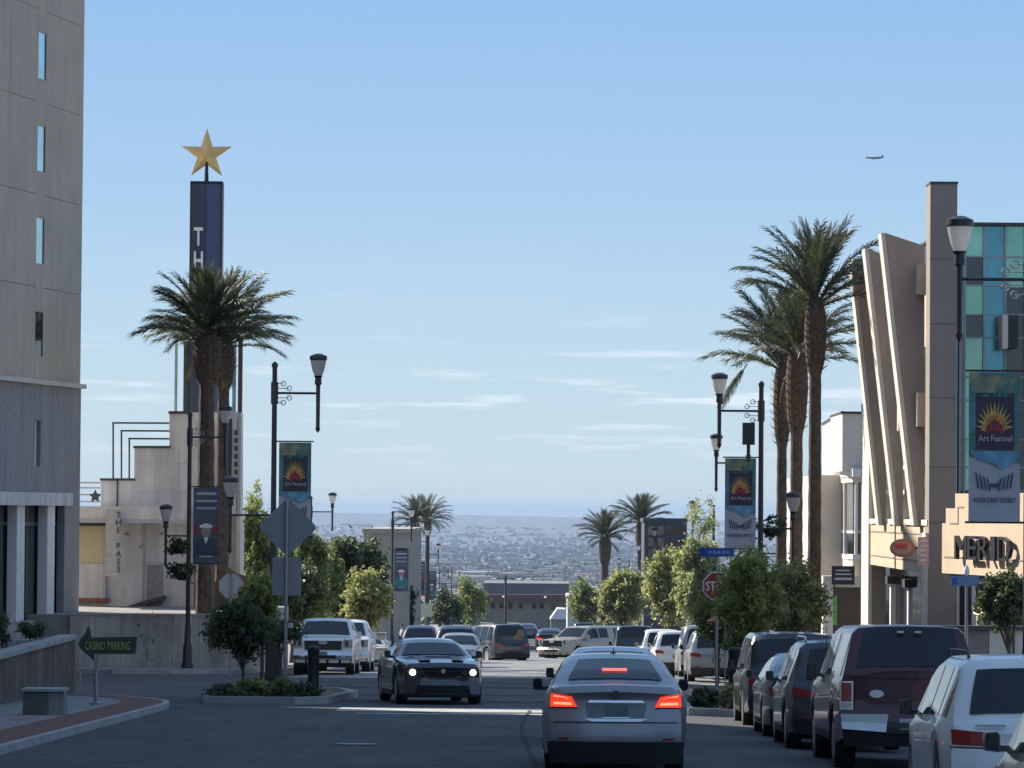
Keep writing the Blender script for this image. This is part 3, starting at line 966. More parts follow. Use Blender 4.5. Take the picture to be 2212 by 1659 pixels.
M_fbrown = mat('brown_stucco', (0.30, 0.25, 0.19), 0.85, 0.1, 0.3)
M_redroof = mat('red_roof', (0.18, 0.085, 0.075), 0.8, 0.15, 0.5)
wl_ = [(x, y, x + 9, y + 12, M_dglass) for x, y in ((1060, 1303), (1079, 1302), (1098, 1303), (1120, 1303), (1149, 1303), (1166, 1303), (1190, 1305))]
bt, BW = block('building', 'low brown building with red roof bands closing the street in the distance', 1030, 1296, 1245, 1350, 560, 14, M_fbrown, wl_)
one(BW, 'red_awning', M_redroof, bt, 1035, 1284, 1085, 1297, -0.2, 1.4, px=True)
one(BW, 'red_awning', M_redroof, bt, 1090, 1284, 1175, 1297, -0.2, 1.2, px=True)
one(BW, 'red_awning', M_redroof, bt, 1180, 1284, 1240, 1297, -0.2, 1.4, px=True)
bt2, BW2 = block('building', 'grey flat-roofed building behind the low brown one at the end of the street', 1045, 1264, 1230, 1350, 640, 25, mat('grey_roofing', (0.16, 0.15, 0.16), 0.9, 0.1, 0.3))
block('building', 'dark glazed block behind the far palms on the right side', 1392, 1128, 1484, 1345, 300, 8, mat('dark_cladding', (0.05, 0.06, 0.07), 0.6, 0.15, 0.4),
      [(1398 + 21 * i, 1136 + 25 * j, 1416 + 21 * i, 1156 + 25 * j, M_dglass) for i in range(4) for j in range(3)])
block('building', 'small pale block seen between the trees on the right side', 1226, 1292, 1262, 1350, 420, 12, M_stucco, [(1246, 1288, 1253, 1320, M_sglass)])
o = thing('house', 'small white gabled house at the end of the street', 'house', tuple(P(1200, 1350, 500)))
HW = Wall(P(1200, 1350, 500), radians(90))
mb = MB(); HW.poly(mb, [(1188, 1338), (1224, 1338), (1222, 1316), (1204, 1315)], -8, 0); mb.build('roof', M_white, o, fix=True)
one(HW, 'wall', M_beige, o, 1190, 1338, 1222, 1362, -7.5, -0.5, px=True)
mb = MB(); p = P(1092, 1346, 420); mb.tube((p.x, p.y, p.z - 1), P(1092, 1243, 420), 0.16, 0.12)
up = thing('utility_pole', 'tall thin utility pole in the far middle of the street end', 'pole', tuple(p))
mb.build('shaft', mat('wood_pole', (0.10, 0.075, 0.06), 0.9), up)
mb = MB(); q = P(1092, 1250, 420); mb.box(q.x - 1.0, q.x + 1.0, q.y - .06, q.y + .06, q.z - .06, q.z + .06); mb.build('crossarm', MATS['wood_pole'], up)

# --- right: small cream building with the upper box
M_ctrim = mat('cream_wall', (0.68, 0.61, 0.51), 0.85, 0.06, 0.6, 0.2, 40)
M_brown = mat('brown_stucco_right', (0.285, 0.235, 0.20), 0.88, 0.08, 0.7, 0.3, 40, stain=0.08)
M_peach = mat('peach_stucco', (0.58, 0.445, 0.31), 0.85, 0.06, 0.7, 0.25, 40, stain=0.06)
D_C = 152
cc = P(1822, 1350, D_C)
cb_ = thing('cream_building', 'cream two-storey building with a box on its roof, right of the tallest palm', 'building', (cc.x, cc.y, cc.z))
CF = Wall(cc, radians(90))
def street_wall(x, y, d):
    return Wall(P(x, y, d), radians(-0.5))
def solid(mb, W_, x0, y0, x1, y1, depth):
    W_.pbox(mb, x0, y0, x1, y1, -depth, 0)
one(CF, 'roof_box', M_ctrim, cb_, 1820, 893, 1925, 1018, -6, 0, px=True)
mb = MB()
a = CF.pt(*CF.hit(1820, 893)); z1 = a.z; z0 = CF.hit(1820, 1018)[1]
b0 = P(1777, 950, 172)
mb.prism([(a.x - .002, a.y, z0), (b0.x, b0.y, z0), (b0.x, b0.y, z1), (a.x - .002, a.y, z1)], (3, 6, 0))
mb.build('roof_box_side', M_ctrim, cb_, fix=True)
one(CF, 'box_coping', M_blacktrim, cb_, 1819, 889, 1926, 893.5, -6.1, 0.08, px=True)
mb = MB()
mb.prism([(a.x - .06, a.y - .08, z1), (b0.x - .06, b0.y, z1), (b0.x - .06, b0.y, z1 + .09), (a.x - .06, a.y - .08, z1 + .09)], (2.9, 6, 0)); mb.build('box_coping', M_blacktrim, cb_, fix=True)
# curved bay
mb = MB()
pc = CF.pt(*CF.hit(1820, 1020))
bay = []
for k in range(9):
    t = k / 8
    x = 1776 + (1864 - 1776) * t
    d = D_C + 14 - 14 * sin(min(1, t * 1.25) * pi / 2)
    bay.append((x, d))
def bay_band(name, y0, y1, m, off, depth=1.0):
    mb = MB()
    for (xa, da), (xb, db) in zip(bay, bay[1:]):
        q = [P(xa, y1, da - off), P(xb, y1, db - off), P(xb, y0, db - off), P(xa, y0, da - off)]
        zt = P(1820, y0, D_C).z; zb2 = P(1820, y1, D_C).z
        q[0].z = q[1].z = zb2; q[2].z = q[3].z = zt
        mb.prism(q, (0.4, depth, 0))
    return mb.build(name, m, cb_, fix=True)
bay_band('bay_cornice', 1012, 1030, M_white, 0.5)
bay_band('bay_soffit', 1030, 1042, M_ctrim, 0.25)
M_bayglass = glass_mat('bay_glass', (0.20, 0.18, 0.16), 0.2)
bay_band('bay_glazing', 1042, 1200, M_bayglass, 0.0)
bay_band('bay_sill', 1197, 1208, M_white, 0.3)
bay_band('lower_wall', 1208, 1250, M_ctrim, 0.1)
bay_band('bay_rail', 1146, 1152, M_white, 0.03)
bay_band('bay_skirt', 1152, 1197, M_dglass, 0.02)
for x in (1783, 1803, 1826, 1850):
    t = (x - 1776) / 88.0
    d = D_C + 14 - 14 * sin(min(1, t * 1.25) * pi / 2) - 0.15
    p0 = P(x, 1042, d); z0 = P(x, 1198, D_C).z
    mb = MB(); mb.box(p0.x - .055, p0.x + .055, p0.y - .1, p0.y + .1, z0, P(x, 1042, D_C).z); mb.build('mullion', M_white, cb_, fix=True)
sg = one(CF, 'sign_board', M_blacktrim, cb_, 1793, 1222, 1842, 1262, 0.8, 0.9, px=True)
for k, (y0, y1, x0, x1) in enumerate(((1230, 1233, 1802, 1832), (1238, 1241, 1800, 1835), (1247, 1252, 1799, 1836))):
    one(CF, 'sign_line', M_frame, sg, x0, y0, x1, y1, 0.9, 0.91, px=True)
one(CF, 'door_opening', M_dglass, cb_, 1800, 1268, 1866, 1370, -0.3, -0.1, px=True)
one(CF, 'door_light', mat('green_poster', (0.25, 0.6, 0.12), 0.6), cb_, 1799, 1285, 1808, 1350, -0.1, -0.02, px=True)
one(CF, 'door_pillar', M_ctrim, cb_, 1776, 1244, 1797, 1380, -0.4, 0.5, px=True)
one(CF, 'lintel', M_ctrim, cb_, 1776, 1244, 1868, 1268, -0.4, 0.4, px=True)
one(CF, 'side_pier', M_ctrim, cb_, 1862, 1000, 1880, 1370, -0.4, 0.45, px=True)
one(CF, 'back_mass', M_ctrim, cb_, 1779, 1025, 1960, 1370, -22, -3, px=True)

# --- right: the finned building. The street face runs away; fins stand out of it
D_F = 109.0
ft0 = P(2008, 1350, D_F)
fb = thing('finned_building', 'brown and peach building with tall slanting fins and a square pylon', 'building', (ft0.x, ft0.y, ft0.z))
SWL = Wall(ft0, radians(0.3))            # street face, seen very obliquely
FW = Wall(ft0, radians(90))              # faces the camera
# pylon slab
mb = MB()
z1 = FW.hit(2040, 397)[1]
pyl = one(FW, 'pylon', M_brown, fb, FW.hit(2008.5, 700)[0], FW.hit(2067, 700)[0], ft0.z - 3, z1, -1.1, 0)
one(FW, 'pylon_cap', M_darkframe, fb, FW.hit(2007.5, 700)[0], FW.hit(2068.5, 700)[0], z1, z1 + 0.06, -1.15, 0.04)
for y in (560, 700, 860, 1010, 1130):
    zz = FW.hit(2040, y)[1]
    one(FW, 'control_joint', M_darkframe, pyl, FW.hit(2009, 700)[0], FW.hit(2066.5, 700)[0], zz, zz + 0.02, 0.001, 0.004)
# street face wall: peach band, sills, windows between fins
def face_z(x, y): return SWL.hit(x, y)
u_far = SWL.hit(1869, 1150)[0]
u_near = -0.0
z_b1 = SWL.hit(1940, 1133)[1]; z_b0 = SWL.hit(1940, 1229)[1]
one(SWL, 'spandrel', M_peach, fb, 0.02, u_far, z_b0, z_b1, -0.74, 0)
one(SWL, 'spandrel_line', M_brown, fb, 0.02, u_far, z_b0 + (z_b1 - z_b0) * .80, z_b0 + (z_b1 - z_b0) * .83, 0, 0.02)
one(SWL, 'spandrel_line', M_brown, fb, 0.02, u_far, z_b0 + (z_b1 - z_b0) * .22, z_b0 + (z_b1 - z_b0) * .25, 0, 0.02)
one(SWL, 'upper_wall', M_peach, fb, 0.02, u_far, z_b1 + 5.2, P(1990, 600, 112).z, -0.74, -0.4)
one(SWL, 'window_wall', glass_mat('blue_window_glass', (0.30, 0.36, 0.42), 0.15, metal=0.5), fb, 0.02, u_far, z_b1, z_b1 + 5.2, -0.74, -0.45)
body = one(SWL, 'rear_wall', M_brown, fb, 4.8, u_far, ft0.z - 3, P(2000, 560, 114).z, -9, -0.75)
# ground floor: dark glass set back behind square columns
one(SWL, 'shopfront', M_dglass, fb, 0.02, u_far, ft0.z - 3, z_b0, -0.74, -0.6)
for x0, x1 in ((1907, 1918), (1944, 1953), (1984, 1993)):
    ua = SWL.hit(x0, 1280)[0]; 
    q = SWL.pt(ua, 0, -0.25)
    mb = MB(); wd = (x1 - x0) / F_PX * q.y
    mb.box(q.x, q.x + wd, q.y, q.y + 0.4, ft0.z - 3, z_b0 - 0.55); c_ = mb.build('column', M_white, fb, fix=True)
    mb = MB(); mb.box(q.x - .12, q.x + wd + .12, q.y - .12, q.y + .62, z_b0 - 0.549, z_b0 - 0.3); mb.build('capital', M_darkframe, c_, fix=True)
ua = SWL.hit(1877, 1280)[0]; q = SWL.pt(ua, 0, -0.05)
mb = MB(); mb.box(q.x, q.x + 0.46, q.y - 0.5, q.y, ft0.z - 3, z_b0 - 0.01); mb.build('pier', M_brown, fb, fix=True)
mb = MB(); mb.box(q.x - 0.12, q.x - 0.003, q.y - 0.5, q.y + 2.5, ft0.z - 3, z_b1 + 4); mb.build('end_pilaster', M_ctrim, fb, fix=True)
q = SWL.pt(0.02, 0, 0)
mb = MB(); mb.box(q.x - 0.12, q.x + 0.02, q.y - 0.004 + .05, q.y + 1.0, ft0.z - 3, z_b1 - 0.2); mb.build('corner_pilaster', M_ctrim, fb, fix=True)
# window rails and sills on the street face: seen between the fins
for (xa, xb) in ((1882, 1905), (1922, 1951), (1956, 1990), (1992, 2007)):
    ua, ub_ = SWL.hit(xa, 1128)[0], SWL.hit(xb, 1128)[0]
    sl_ = one(SWL, 'window_sill', M_ctrim, fb, ub_, ua, z_b1, z_b1 + 0.16, -0.44, 0.06)
    for yy in (1068, 1015):
        zz = SWL.hit((xa + xb) / 2, yy)[1]
        one(SWL, 'window_rail', M_white, fb, ub_, ua, zz, zz + 0.13, -0.44, -0.1)
    m_u = (ua + ub_) / 2
    one(SWL, 'window_mullion', M_frame, fb, m_u - .06, m_u + .06, z_b1 + .161, z_b1 + 5, -0.44, -0.2)
# fins: each stands square to the street, foot on the spandrel, leaning out over the street towards its top
def fin(pts_front, d, thick):
    """outline sighted at distance d, extruded away along the street"""
    q = [P(x, y, d) for x, y in pts_front]
    mb = MB(); mb.prism(q, (0.0, thick, 0))
    return mb.build('fin', mat('fin_stucco', (0.43, 0.335, 0.265), 0.88, 0.07, 0.7, 0.3, 40, stain=0.14), fb, fix=True)
SW_ = SWL
def d_at(x):      # distance at which the street face is seen in column x
    u = SWL.hit(x, 1130)[0]
    return SWL.pt(u, 0).y
fins = [
    ([(1906, 1135), (1849, 600), (1851, 558), (1876, 563), (1914, 700), (1914, 1135)], d_at(1914)),
    ([(1943, 1135), (1876, 536), (1909, 551), (1951, 680), (1951, 1135)], d_at(1951)),
    ([(1983, 1135), (1912, 503), (1997, 531), (1997, 1135)], d_at(1993)),
]
for pts, d in fins:
    fin(pts, d, 0.9)
# lit edges of the fins are their street-side faces: sunlight painted in as thin pale strips
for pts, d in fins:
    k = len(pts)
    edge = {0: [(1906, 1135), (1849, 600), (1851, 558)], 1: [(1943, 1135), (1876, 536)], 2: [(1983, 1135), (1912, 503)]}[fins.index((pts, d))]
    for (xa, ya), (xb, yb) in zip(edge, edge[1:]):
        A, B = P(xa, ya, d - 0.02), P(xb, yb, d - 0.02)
        mb = MB(); mb.prism([A + Vector((-0.12, 0, 0)), A + Vector((-0.003, 0, 0)), B + Vector((-0.003, 0, 0)), B + Vector((-0.12, 0, 0))], (0, 0.94, 0)); mb.build('fin_lit_edge', M_ctrim, fb, fix=True)
# peach balcony blocks between the fins and the pylon
for (x0, y0, x1, y1, d) in ((1981, 572, 2008, 636, 110.6), (1981, 848, 2008, 921, 110.6), (1941, 871, 1956, 930, 113.4)):
    A = P(x0, y1, d); B = P(x1, y0, d)
    mb = MB(); mb.box(A.x, B.x, A.y, A.y + .5, A.z, B.z); mb.build('balcony_block', M_peach, fb, fix=True)
for (x0, y0, x1, y1) in ((1993, 782, 2007, 850), (1993, 940, 2007, 1128)):
    A = P(x0, y1, 112); B = P(x1, y0, 112)
    mb = MB(); mb.box(A.x, B.x, A.y, A.y + .5, A.z, B.z); mb.build('window', M_sglass, fb, fix=True)
# round orange shop sign with bracket and a pink notice
bd = thing('blade_sign', 'round orange and pink shop sign hanging over the arcade of the finned building', 'sign', tuple(P(1950, 1215, 111)))
c = P(1950, 1184, 111)
mb = MB()
ring = [c + Vector((27 / F_PX * 111 * cos(t), 0, 20 / F_PX * 111 * sin(t))) for t in [2 * pi * i / 28 for i in range(28)]]
mb.prism(ring, (0, 0.14, 0)); mb.build('sign_disc', mat('sign_orange', (0.42, 0.16, 0.08), 0.6, 0.15, 3), bd, fix=True)
ring2 = [c + Vector((21 / F_PX * 111 * cos(t), -0.02, 14.5 / F_PX * 111 * sin(t))) for t in [2 * pi * i / 28 for i in range(28)]]
mb = MB(); mb.prism(ring2, (0, 0.02, 0)); mb.build('sign_face', mat('sign_face_pink', (0.42, 0.26, 0.22), 0.6, 0.1, 3), bd, fix=True)
mb = MB(); q = c + Vector((-0.05, -0.03, 0.06)); mb.box(q.x - .17, q.x + .17, q.y - .01, q.y + .009, q.z - .07, q.z + .07); mb.build('sign_emblem', mat('sign_red', (0.5, 0.07, 0.04), 0.6), bd, fix=True)
mb = MB(); mb.tube(c + Vector((.35, .07, 0)), c + Vector((.62, .07, .02)), .03); mb.tube(c + Vector((.5, .07, 0)), c + Vector((.58, .07, -.5)), .035); mb.build('bracket', M_darkframe, bd)
q = P(1996, 1190, 107.5)
pn = thing('notice', 'pale pink notice panel on the wall right of the round orange sign', 'notice', tuple(P(1996, 1212, 107.5)))
mb = MB(); mb.box(q.x - .16, q.x + .13, q.y, q.y + .05, q.z - .38, q.z + .38); mb.build('panel', mat('notice_pink', (0.62, 0.36, 0.33), 0.7, 0.15, 6), pn, fix=True)
for k in range(5):
    mb = MB(); mb.box(q.x - .1, q.x + .07, q.y - .006, q.y - .001, q.z + .25 - k * .13, q.z + .29 - k * .13); mb.build('printed_line', M_white, pn, fix=True)

# --- glazed wing right of the pylon
D_G = 112.0
g0 = P(2068, 1350, D_G)
GWt = thing('glass_building', 'teal and green curtain-wall wing behind the festival banner on the right', 'building', tuple(g0))
GW = Wall(g0, radians(89))
M_teal = glass_mat('teal_glass', (0.10, 0.30, 0.36), 0.16, metal=0.55)
M_green = glass_mat('green_glass', (0.25, 0.50, 0.38), 0.16, metal=0.55)
M_blackglass = glass_mat('black_glass', (0.025, 0.04, 0.045), 0.08)
M_mull = mat('mullion_metal', (0.32, 0.40, 0.41), 0.5, 0.05, 3)
one(GW, 'rear_wall', M_blacktrim, GWt, 2069, 487, 2330, 1350, -14, -0.3, px=True)
one(GW, 'roof_edge', M_darkframe, GWt, 2067, 482, 2332, 488, -14.1, 0.2, px=True)
xs_ = [2074, 2084, 2125, 2171, 2214, 2258, 2302]
ys_ = [488, 555, 617, 680, 730, 815, 865, 950, 1010, 1060]
rr = random.Random(9)
for i in range(len(xs_) - 1):
    for j in range(len(ys_) - 1):
        if i == 0: m_ = M_green if j % 2 else M_yelgl if False else M_green
        elif i == 2: m_ = M_teal
        elif i == 1: m_ = M_green if j not in (1, 3) else M_blackglass
        elif i == 3: m_ = M_green if j < 2 else M_blackglass
        else: m_ = rr.choice([M_green, M_teal])
        if i == 0: m_ = M_cream if j > 3 else M_green
        one(GW, 'pane', m_, GWt, xs_[i] + 1, ys_[j] + 1, xs_[i + 1] - 1, ys_[j + 1] - 1, -0.12 + rr.uniform(-.01, .01), -0.06, px=True)
for x in xs_:
    one(GW, 'mullion', M_mull, GWt, x - 2.2, 488, x + 2.2, 1068, -0.15, 0.02, px=True)
for y in ys_[1:]:
    one(GW, 'transom', M_mull, GWt, 2074, y - 1.6, 2302, y + 1.6, -0.15, 0.0, px=True)
one(GW, 'vent_box', M_ctrim, GWt, 2156, 683, 2168, 756, 0.02, 0.9, px=True)
one(GW, 'vent_box', M_blacktrim, GWt, 2168.5, 684, 2190, 754, 0.02, 0.9, px=True)

# --- entrance block with the big dark letters, turned towards the crossing
e0 = P(2035, 1236, 106)
EW = Wall(e0, radians(-9.8 + 180))
eb = thing('entrance_block', 'peach stepped entrance block carrying big dark letters, under the glass wing', 'building', tuple(P(2035, 1350, 106)))
mb = MB()
z_of = lambda x, y: EW.hit(x, y)[1]
uL = EW.hit(2035, 1150)[0]; uR = EW.hit(2330, 1150)[0]
def eu(x): return EW.hit(x, 1150)[0]
zb0 = z_of(2036, 1238); zt_a = z_of(2036, 1130); zt_b = z_of(2055, 1098); zt_c = z_of(2080, 1066)
mb.prism([EW.pt(eu(2035), zb0), EW.pt(uR, zb0), EW.pt(uR, zt_c), EW.pt(eu(2063), zt_c), EW.pt(eu(2063), zt_b), EW.pt(eu(2043), zt_b), EW.pt(eu(2043), zt_a), EW.pt(eu(2035), zt_a)], -EW.n * 2.2)
mb.build('sign_wall', M_peach, eb, fix=True)
one(EW, 'relief_line', M_brown, eb, eu(2040), uR, zb0 + 0.42, zb0 + 0.46, 0.0, 0.015)
one(EW, 'relief_line', M_brown, eb, eu(2052), eu(2070), zt_b - 0.42, zt_b - 0.38, 0.0, 0.015)
one(EW, 'relief_line', M_brown, eb, eu(2069), eu(2070.5), zt_b - 0.41, zt_c - 0.34, 0.0, 0.016)
one(EW, 'relief_line', M_brown, eb, eu(2070.6), eu(2082), zt_c - 0.38, zt_c - 0.34, 0.0, 0.015)
zl = z_of(2150, 1185)
u_s = eu(2074)
for i, ch in enumerate('MERID'):
    ux = [2074, 2100, 2122, 2146, 2184, 2188][i]; ux2 = [2101, 2121, 2145, 2162, 2214][i]
    xs0 = [2077, 2105, 2128, 2155, 2170][i]; xs1 = [2103, 2125, 2151, 2165, 2198][i]
    a, b = eu(xs0), eu(xs1)
    c = EW.pt((a + b) / 2, zl, 0.10)
    right = EW.d if EW.d.dot(Vector((1, 0, 0))) > 0 or True else -EW.d
    s_ = 1 if (eu(2200) > eu(2100)) else -1
    r_ = EW.d * s_
    Mx = Matrix.Translation(c) @ Matrix(((r_.x, 0, EW.n.x, 0), (r_.y, 0, EW.n.y, 0), (0, 1, 0, 0), (0, 0, 0, 1)))
    text_mb(ch, 0.62, 0.10, Mx, width=abs(b - a), bold=0.0).build('letter', M_blackmetal, eb)
# recess below: dark shopfront, columns, low wall and railing
one(EW, 'soffit', M_darkframe, eb, eu(2040), uR, zb0 - 0.12, zb0 - 0.004, -6, -0.15)
gr = P(2035, 1350, 110)
one(FW, 'shopfront', M_dglass, eb, 2062, 1240, 2330, 1420, -4.4, -4.2, px=True)
one(FW, 'brown_pier', M_brown, eb, 2068.5, 1240, 2086, 1420, -4.15, -3.2, px=True)
for x0, x1 in ((2068, 2080), (2107, 2116), (2150, 2158)):
    one(FW, 'column', M_white, eb, x0, 1262, x1, 1420, -1.2, -0.9, px=True)
one(FW, 'brown_pier', M_brown, eb, 2124, 1255, 2148, 1420, -2.2, -1.2, px=True)
lw = thing('terrace_wall', 'low tan terrace wall with dark coping behind the white car', 'wall', tuple(P(2140, 1405, 92)))
LWl = Wall(P(2140, 1405, 92), radians(90))
for x0, x1 in ((1990, 2050), (2051, 2136), (2137, 2190), (2191, 2290)):
    one(LWl, 'wall_panel', M_ctrim if x0 > 2100 else M_brown, lw, x0, 1362, x1, 1460, -0.25, RND.uniform(-.01, .01), px=True)
one(LWl, 'coping', M_darkframe, lw, 1985, 1352, 2292, 1361.5, -0.35, 0.1, px=True)
one(LWl, 'post', M_darkframe, lw, 2187, 1340, 2191, 1460, 0.02, 0.1, px=True)
fl = thing('wall_lantern', 'lit yellow wall lantern beside the entrance columns on the right', 'lantern', tuple(P(2116, 1400, 100)))
q = P(2117, 1317, 100)
mb = MB(); mb.lathe([(0.03, 0.0), (0.16, 0.05), (0.18, 0.2), (0.12, 0.28), (0.02, 0.3)], q - Vector((0, 0, .15)), 12)
mb.build('glass_bowl', mat('lantern_glow', (0.9, 0.8, 0.45), 0.4, emit=(1.0, 0.85, 0.45), estr=1.2), fl)
mb = MB(); mb.tube(q - Vector((0, 0, .16)), q - Vector((0, 0, 1.1)), .10, .10, 8); mb.build('post', M_cream, fl)
# ------------------------------------------------------------------ street lamps with banners
M_lampglass = leaf_mat('lamp_glass', (0.55, 0.54, 0.53), (0.8, 0.79, 0.78), 0.6, 0.25, tint=(1, 1, 1, 1))
M_lampmetal = mat('lamp_metal', (0.018, 0.015, 0.024), 0.4, 0.1, 4)
M_orn = mat('scroll_paint', (0.30, 0.36, 0.34), 0.5)
M_banner_top = mat('banner_dark', (0.045, 0.035, 0.06), 0.75, 0.2, 5)
def multi_noise(name, ramp, scale=3.0):
    m = bpy.data.materials.new(name); m.use_nodes = True
    n, l = m.node_tree.nodes, m.node_tree.links
    b = n['Principled BSDF']; b.inputs['Roughness'].default_value = 0.8
    t = n.new('ShaderNodeTexCoord'); a = n.new('ShaderNodeTexNoise'); a.inputs['Scale'].default_value = scale; a.inputs['Detail'].default_value = 2
    a.inputs['Distortion'].default_value = 1.0
    l.new(t.outputs['Object'], a.inputs['Vector'])
    r = n.new('ShaderNodeValToRGB')
    r.color_ramp.elements[0].position, r.color_ramp.elements[1].position = ramp[0][0], ramp[1][0]
    r.color_ramp.elements[0].color = (*ramp[0][1], 1); r.color_ramp.elements[1].color = (*ramp[1][1], 1)
    for p, c in ramp[2:]:
        e = r.color_ramp.elements.new(p); e.color = (*c, 1)
    l.new(a.outputs['Fac'], r.inputs['Fac']); l.new(r.outputs['Color'], b.inputs['Base Color'])
    return m
M_art_ground = multi_noise('banner_paint', [(0.3, (0.10, 0.22, 0.28)), (0.7, (0.36, 0.30, 0.14)), (0.5, (0.06, 0.16, 0.14))], 2.2)
M_art_yellow = mat('petal_yellow', (0.45, 0.36, 0.08), 0.8, 0.25, 6)
M_art_orange = mat('petal_orange', (0.55, 0.22, 0.06), 0.8, 0.25, 6)
M_art_red = mat('petal_red', (0.40, 0.04, 0.05), 0.8, 0.25, 6)
M_art_blue = mat('banner_blue', (0.12, 0.27, 0.38), 0.8, 0.2, 3)
M_art_teal = mat('banner_teal', (0.05, 0.22, 0.20), 0.8, 0.2, 3)
M_bgrey = mat('banner_grey', (0.38, 0.38, 0.42), 0.8, 0.06, 3)
M_btext = mat('banner_ink', (0.06, 0.07, 0.10), 0.8)
M_blight = mat('banner_print_pale', (0.5, 0.47, 0.4), 0.8)
M_skin = mat('portrait_tone', (0.34, 0.24, 0.19), 0.8, 0.1, 4)
M_bred = mat('banner_red', (0.28, 0.04, 0.05), 0.8)
M_cloth = mat('banner_backing', (0.10, 0.10, 0.13), 0.8, 0.15, 2)

def face_poly(mb, c, pts, dy):
    """print on a banner: (x, z) outline, lying dy in front of the cloth"""
    vs = [c + Vector((x, -dy, z)) for x, z in pts]
    return mb.add(vs, [tuple(range(len(pts)))])

BH = 2.55; BW_ = 0.88
def art_banner(t, c):
    """festival banner: c is the top centre of the cloth in world space"""
    wv = lambda x, z: 0.02 * sin(x * 5 + z * 3)
    mb = MB(); n = 9
    for j in range(n + 1):
        for i in range(5):
            x = -BW_ / 2 + BW_ * i / 4; z = -BH * j / n
            mb.v.append(c + Vector((x, 0.012 * sin(j * 0.9 + i), z)))
    for j in range(n):
        for i in range(4):
            a = j * 5 + i; mb.f.append((a, a + 1, a + 6, a + 5))
    cl = mb.build('cloth', M_bgrey, t, smooth=True)
    def pr(nm, m, pts, dy): 
        k = MB(); face_poly(k, c, pts, dy); k.build(nm, m, cl)
    w = BW_ / 2
    pr('print_ground', M_art_ground, [(-w, 0), (w, 0), (w, -1.55), (.2, -1.5), (.05, -1.62), (-.2, -1.48), (-w, -1.45)], 0.02)
    pr('print_blue', M_art_blue, [(-w + .02, -1.35), (w - .02, -1.35), (w - .02, -1.46), (.3, -1.56), (.12, -1.66), (-.02, -1.56), (-.3, -1.50)], 0.024)
    pr('print_panel', M_banner_top, [(-.32, -.35), (.34, -.35), (.34, -1.33), (-.32, -1.33)], 0.028)
    k1, k2, k3, k4 = MB(), MB(), MB(), MB()
    for i in range(13):
        a = pi * (i + .5) / 13
        r1, r2 = (0.32, 0.24)
        face_poly(k1, c, [(.30 * cos(a - .13) * .6, -.98 + .25 * sin(a - .13)), (.33 * cos(a), -.98 + .50 * sin(a)), (.30 * cos(a + .13) * .6, -.98 + .25 * sin(a + .13))], 0.031)
        face_poly(k2, c, [(.14 * cos(a - .2), -1.0 + .16 * sin(a - .2)), (.25 * cos(a + .1), -1.0 + .36 * sin(a + .1)), (.14 * cos(a + .2), -1.0 + .16 * sin(a + .2))], 0.034)
        if i % 2 == 0:
            face_poly(k3, c, [(.1 * cos(a - .3), -1.04 + .05 * sin(a - .3)), (.19 * cos(a), -1.04 + .27 * sin(a)), (.1 * cos(a + .3), -1.04 + .05 * sin(a + .3))], 0.037)
            face_poly(k4, c, [(.12 * cos(a - .2), -.45 + .02), (.30 * cos(a), -.40 + .12 * sin(a)), (.12 * cos(a + .2), -.45 + .06)], 0.033)
    for nm, k, m in (('print_yellow', k1, M_art_yellow), ('print_orange', k2, M_art_orange), ('print_red', k3, M_art_red), ('print_teal', k4, M_art_teal)):
        k.build(nm, m, cl)['kind'] = 'stuff'
    R3 = Matrix(((1, 0, 0, 0), (0, 0, -1, 0), (0, 1, 0, 0), (0, 0, 0, 1)))
    text_mb('Art Festival', 0.10, 0.004, Matrix.Translation(c + Vector((0.01, -.03, -1.13))) @ R3, width=0.58).build('lettering', M_blight, cl)
    text_mb('WATER STREET DISTRICT', 0.085, 0.004, Matrix.Translation(c + Vector((0, -.024, -2.19))) @ R3, width=0.74, bold=.01).build('lettering', M_btext, cl)
    k = MB()
    for s in (-1, 1):
        for q in range(4):
            x0 = s * (.06 + .065 * q); 
            face_poly(k, c, [(x0, -2.03 + .015 * q), (x0 + s * .03, -2.03 + .015 * q), (x0 + s * .075, -1.80 + .03 * q), (x0 + s * .045, -1.82 + .03 * q)], 0.024)
    face_poly(k, c, [(-.10, -1.97), (-.06, -1.90), (.06, -1.90), (.13, -1.80), (.07, -1.97)], 0.027)
    k.build('emblem', M_btext, cl)['kind'] = 'stuff'
    return cl

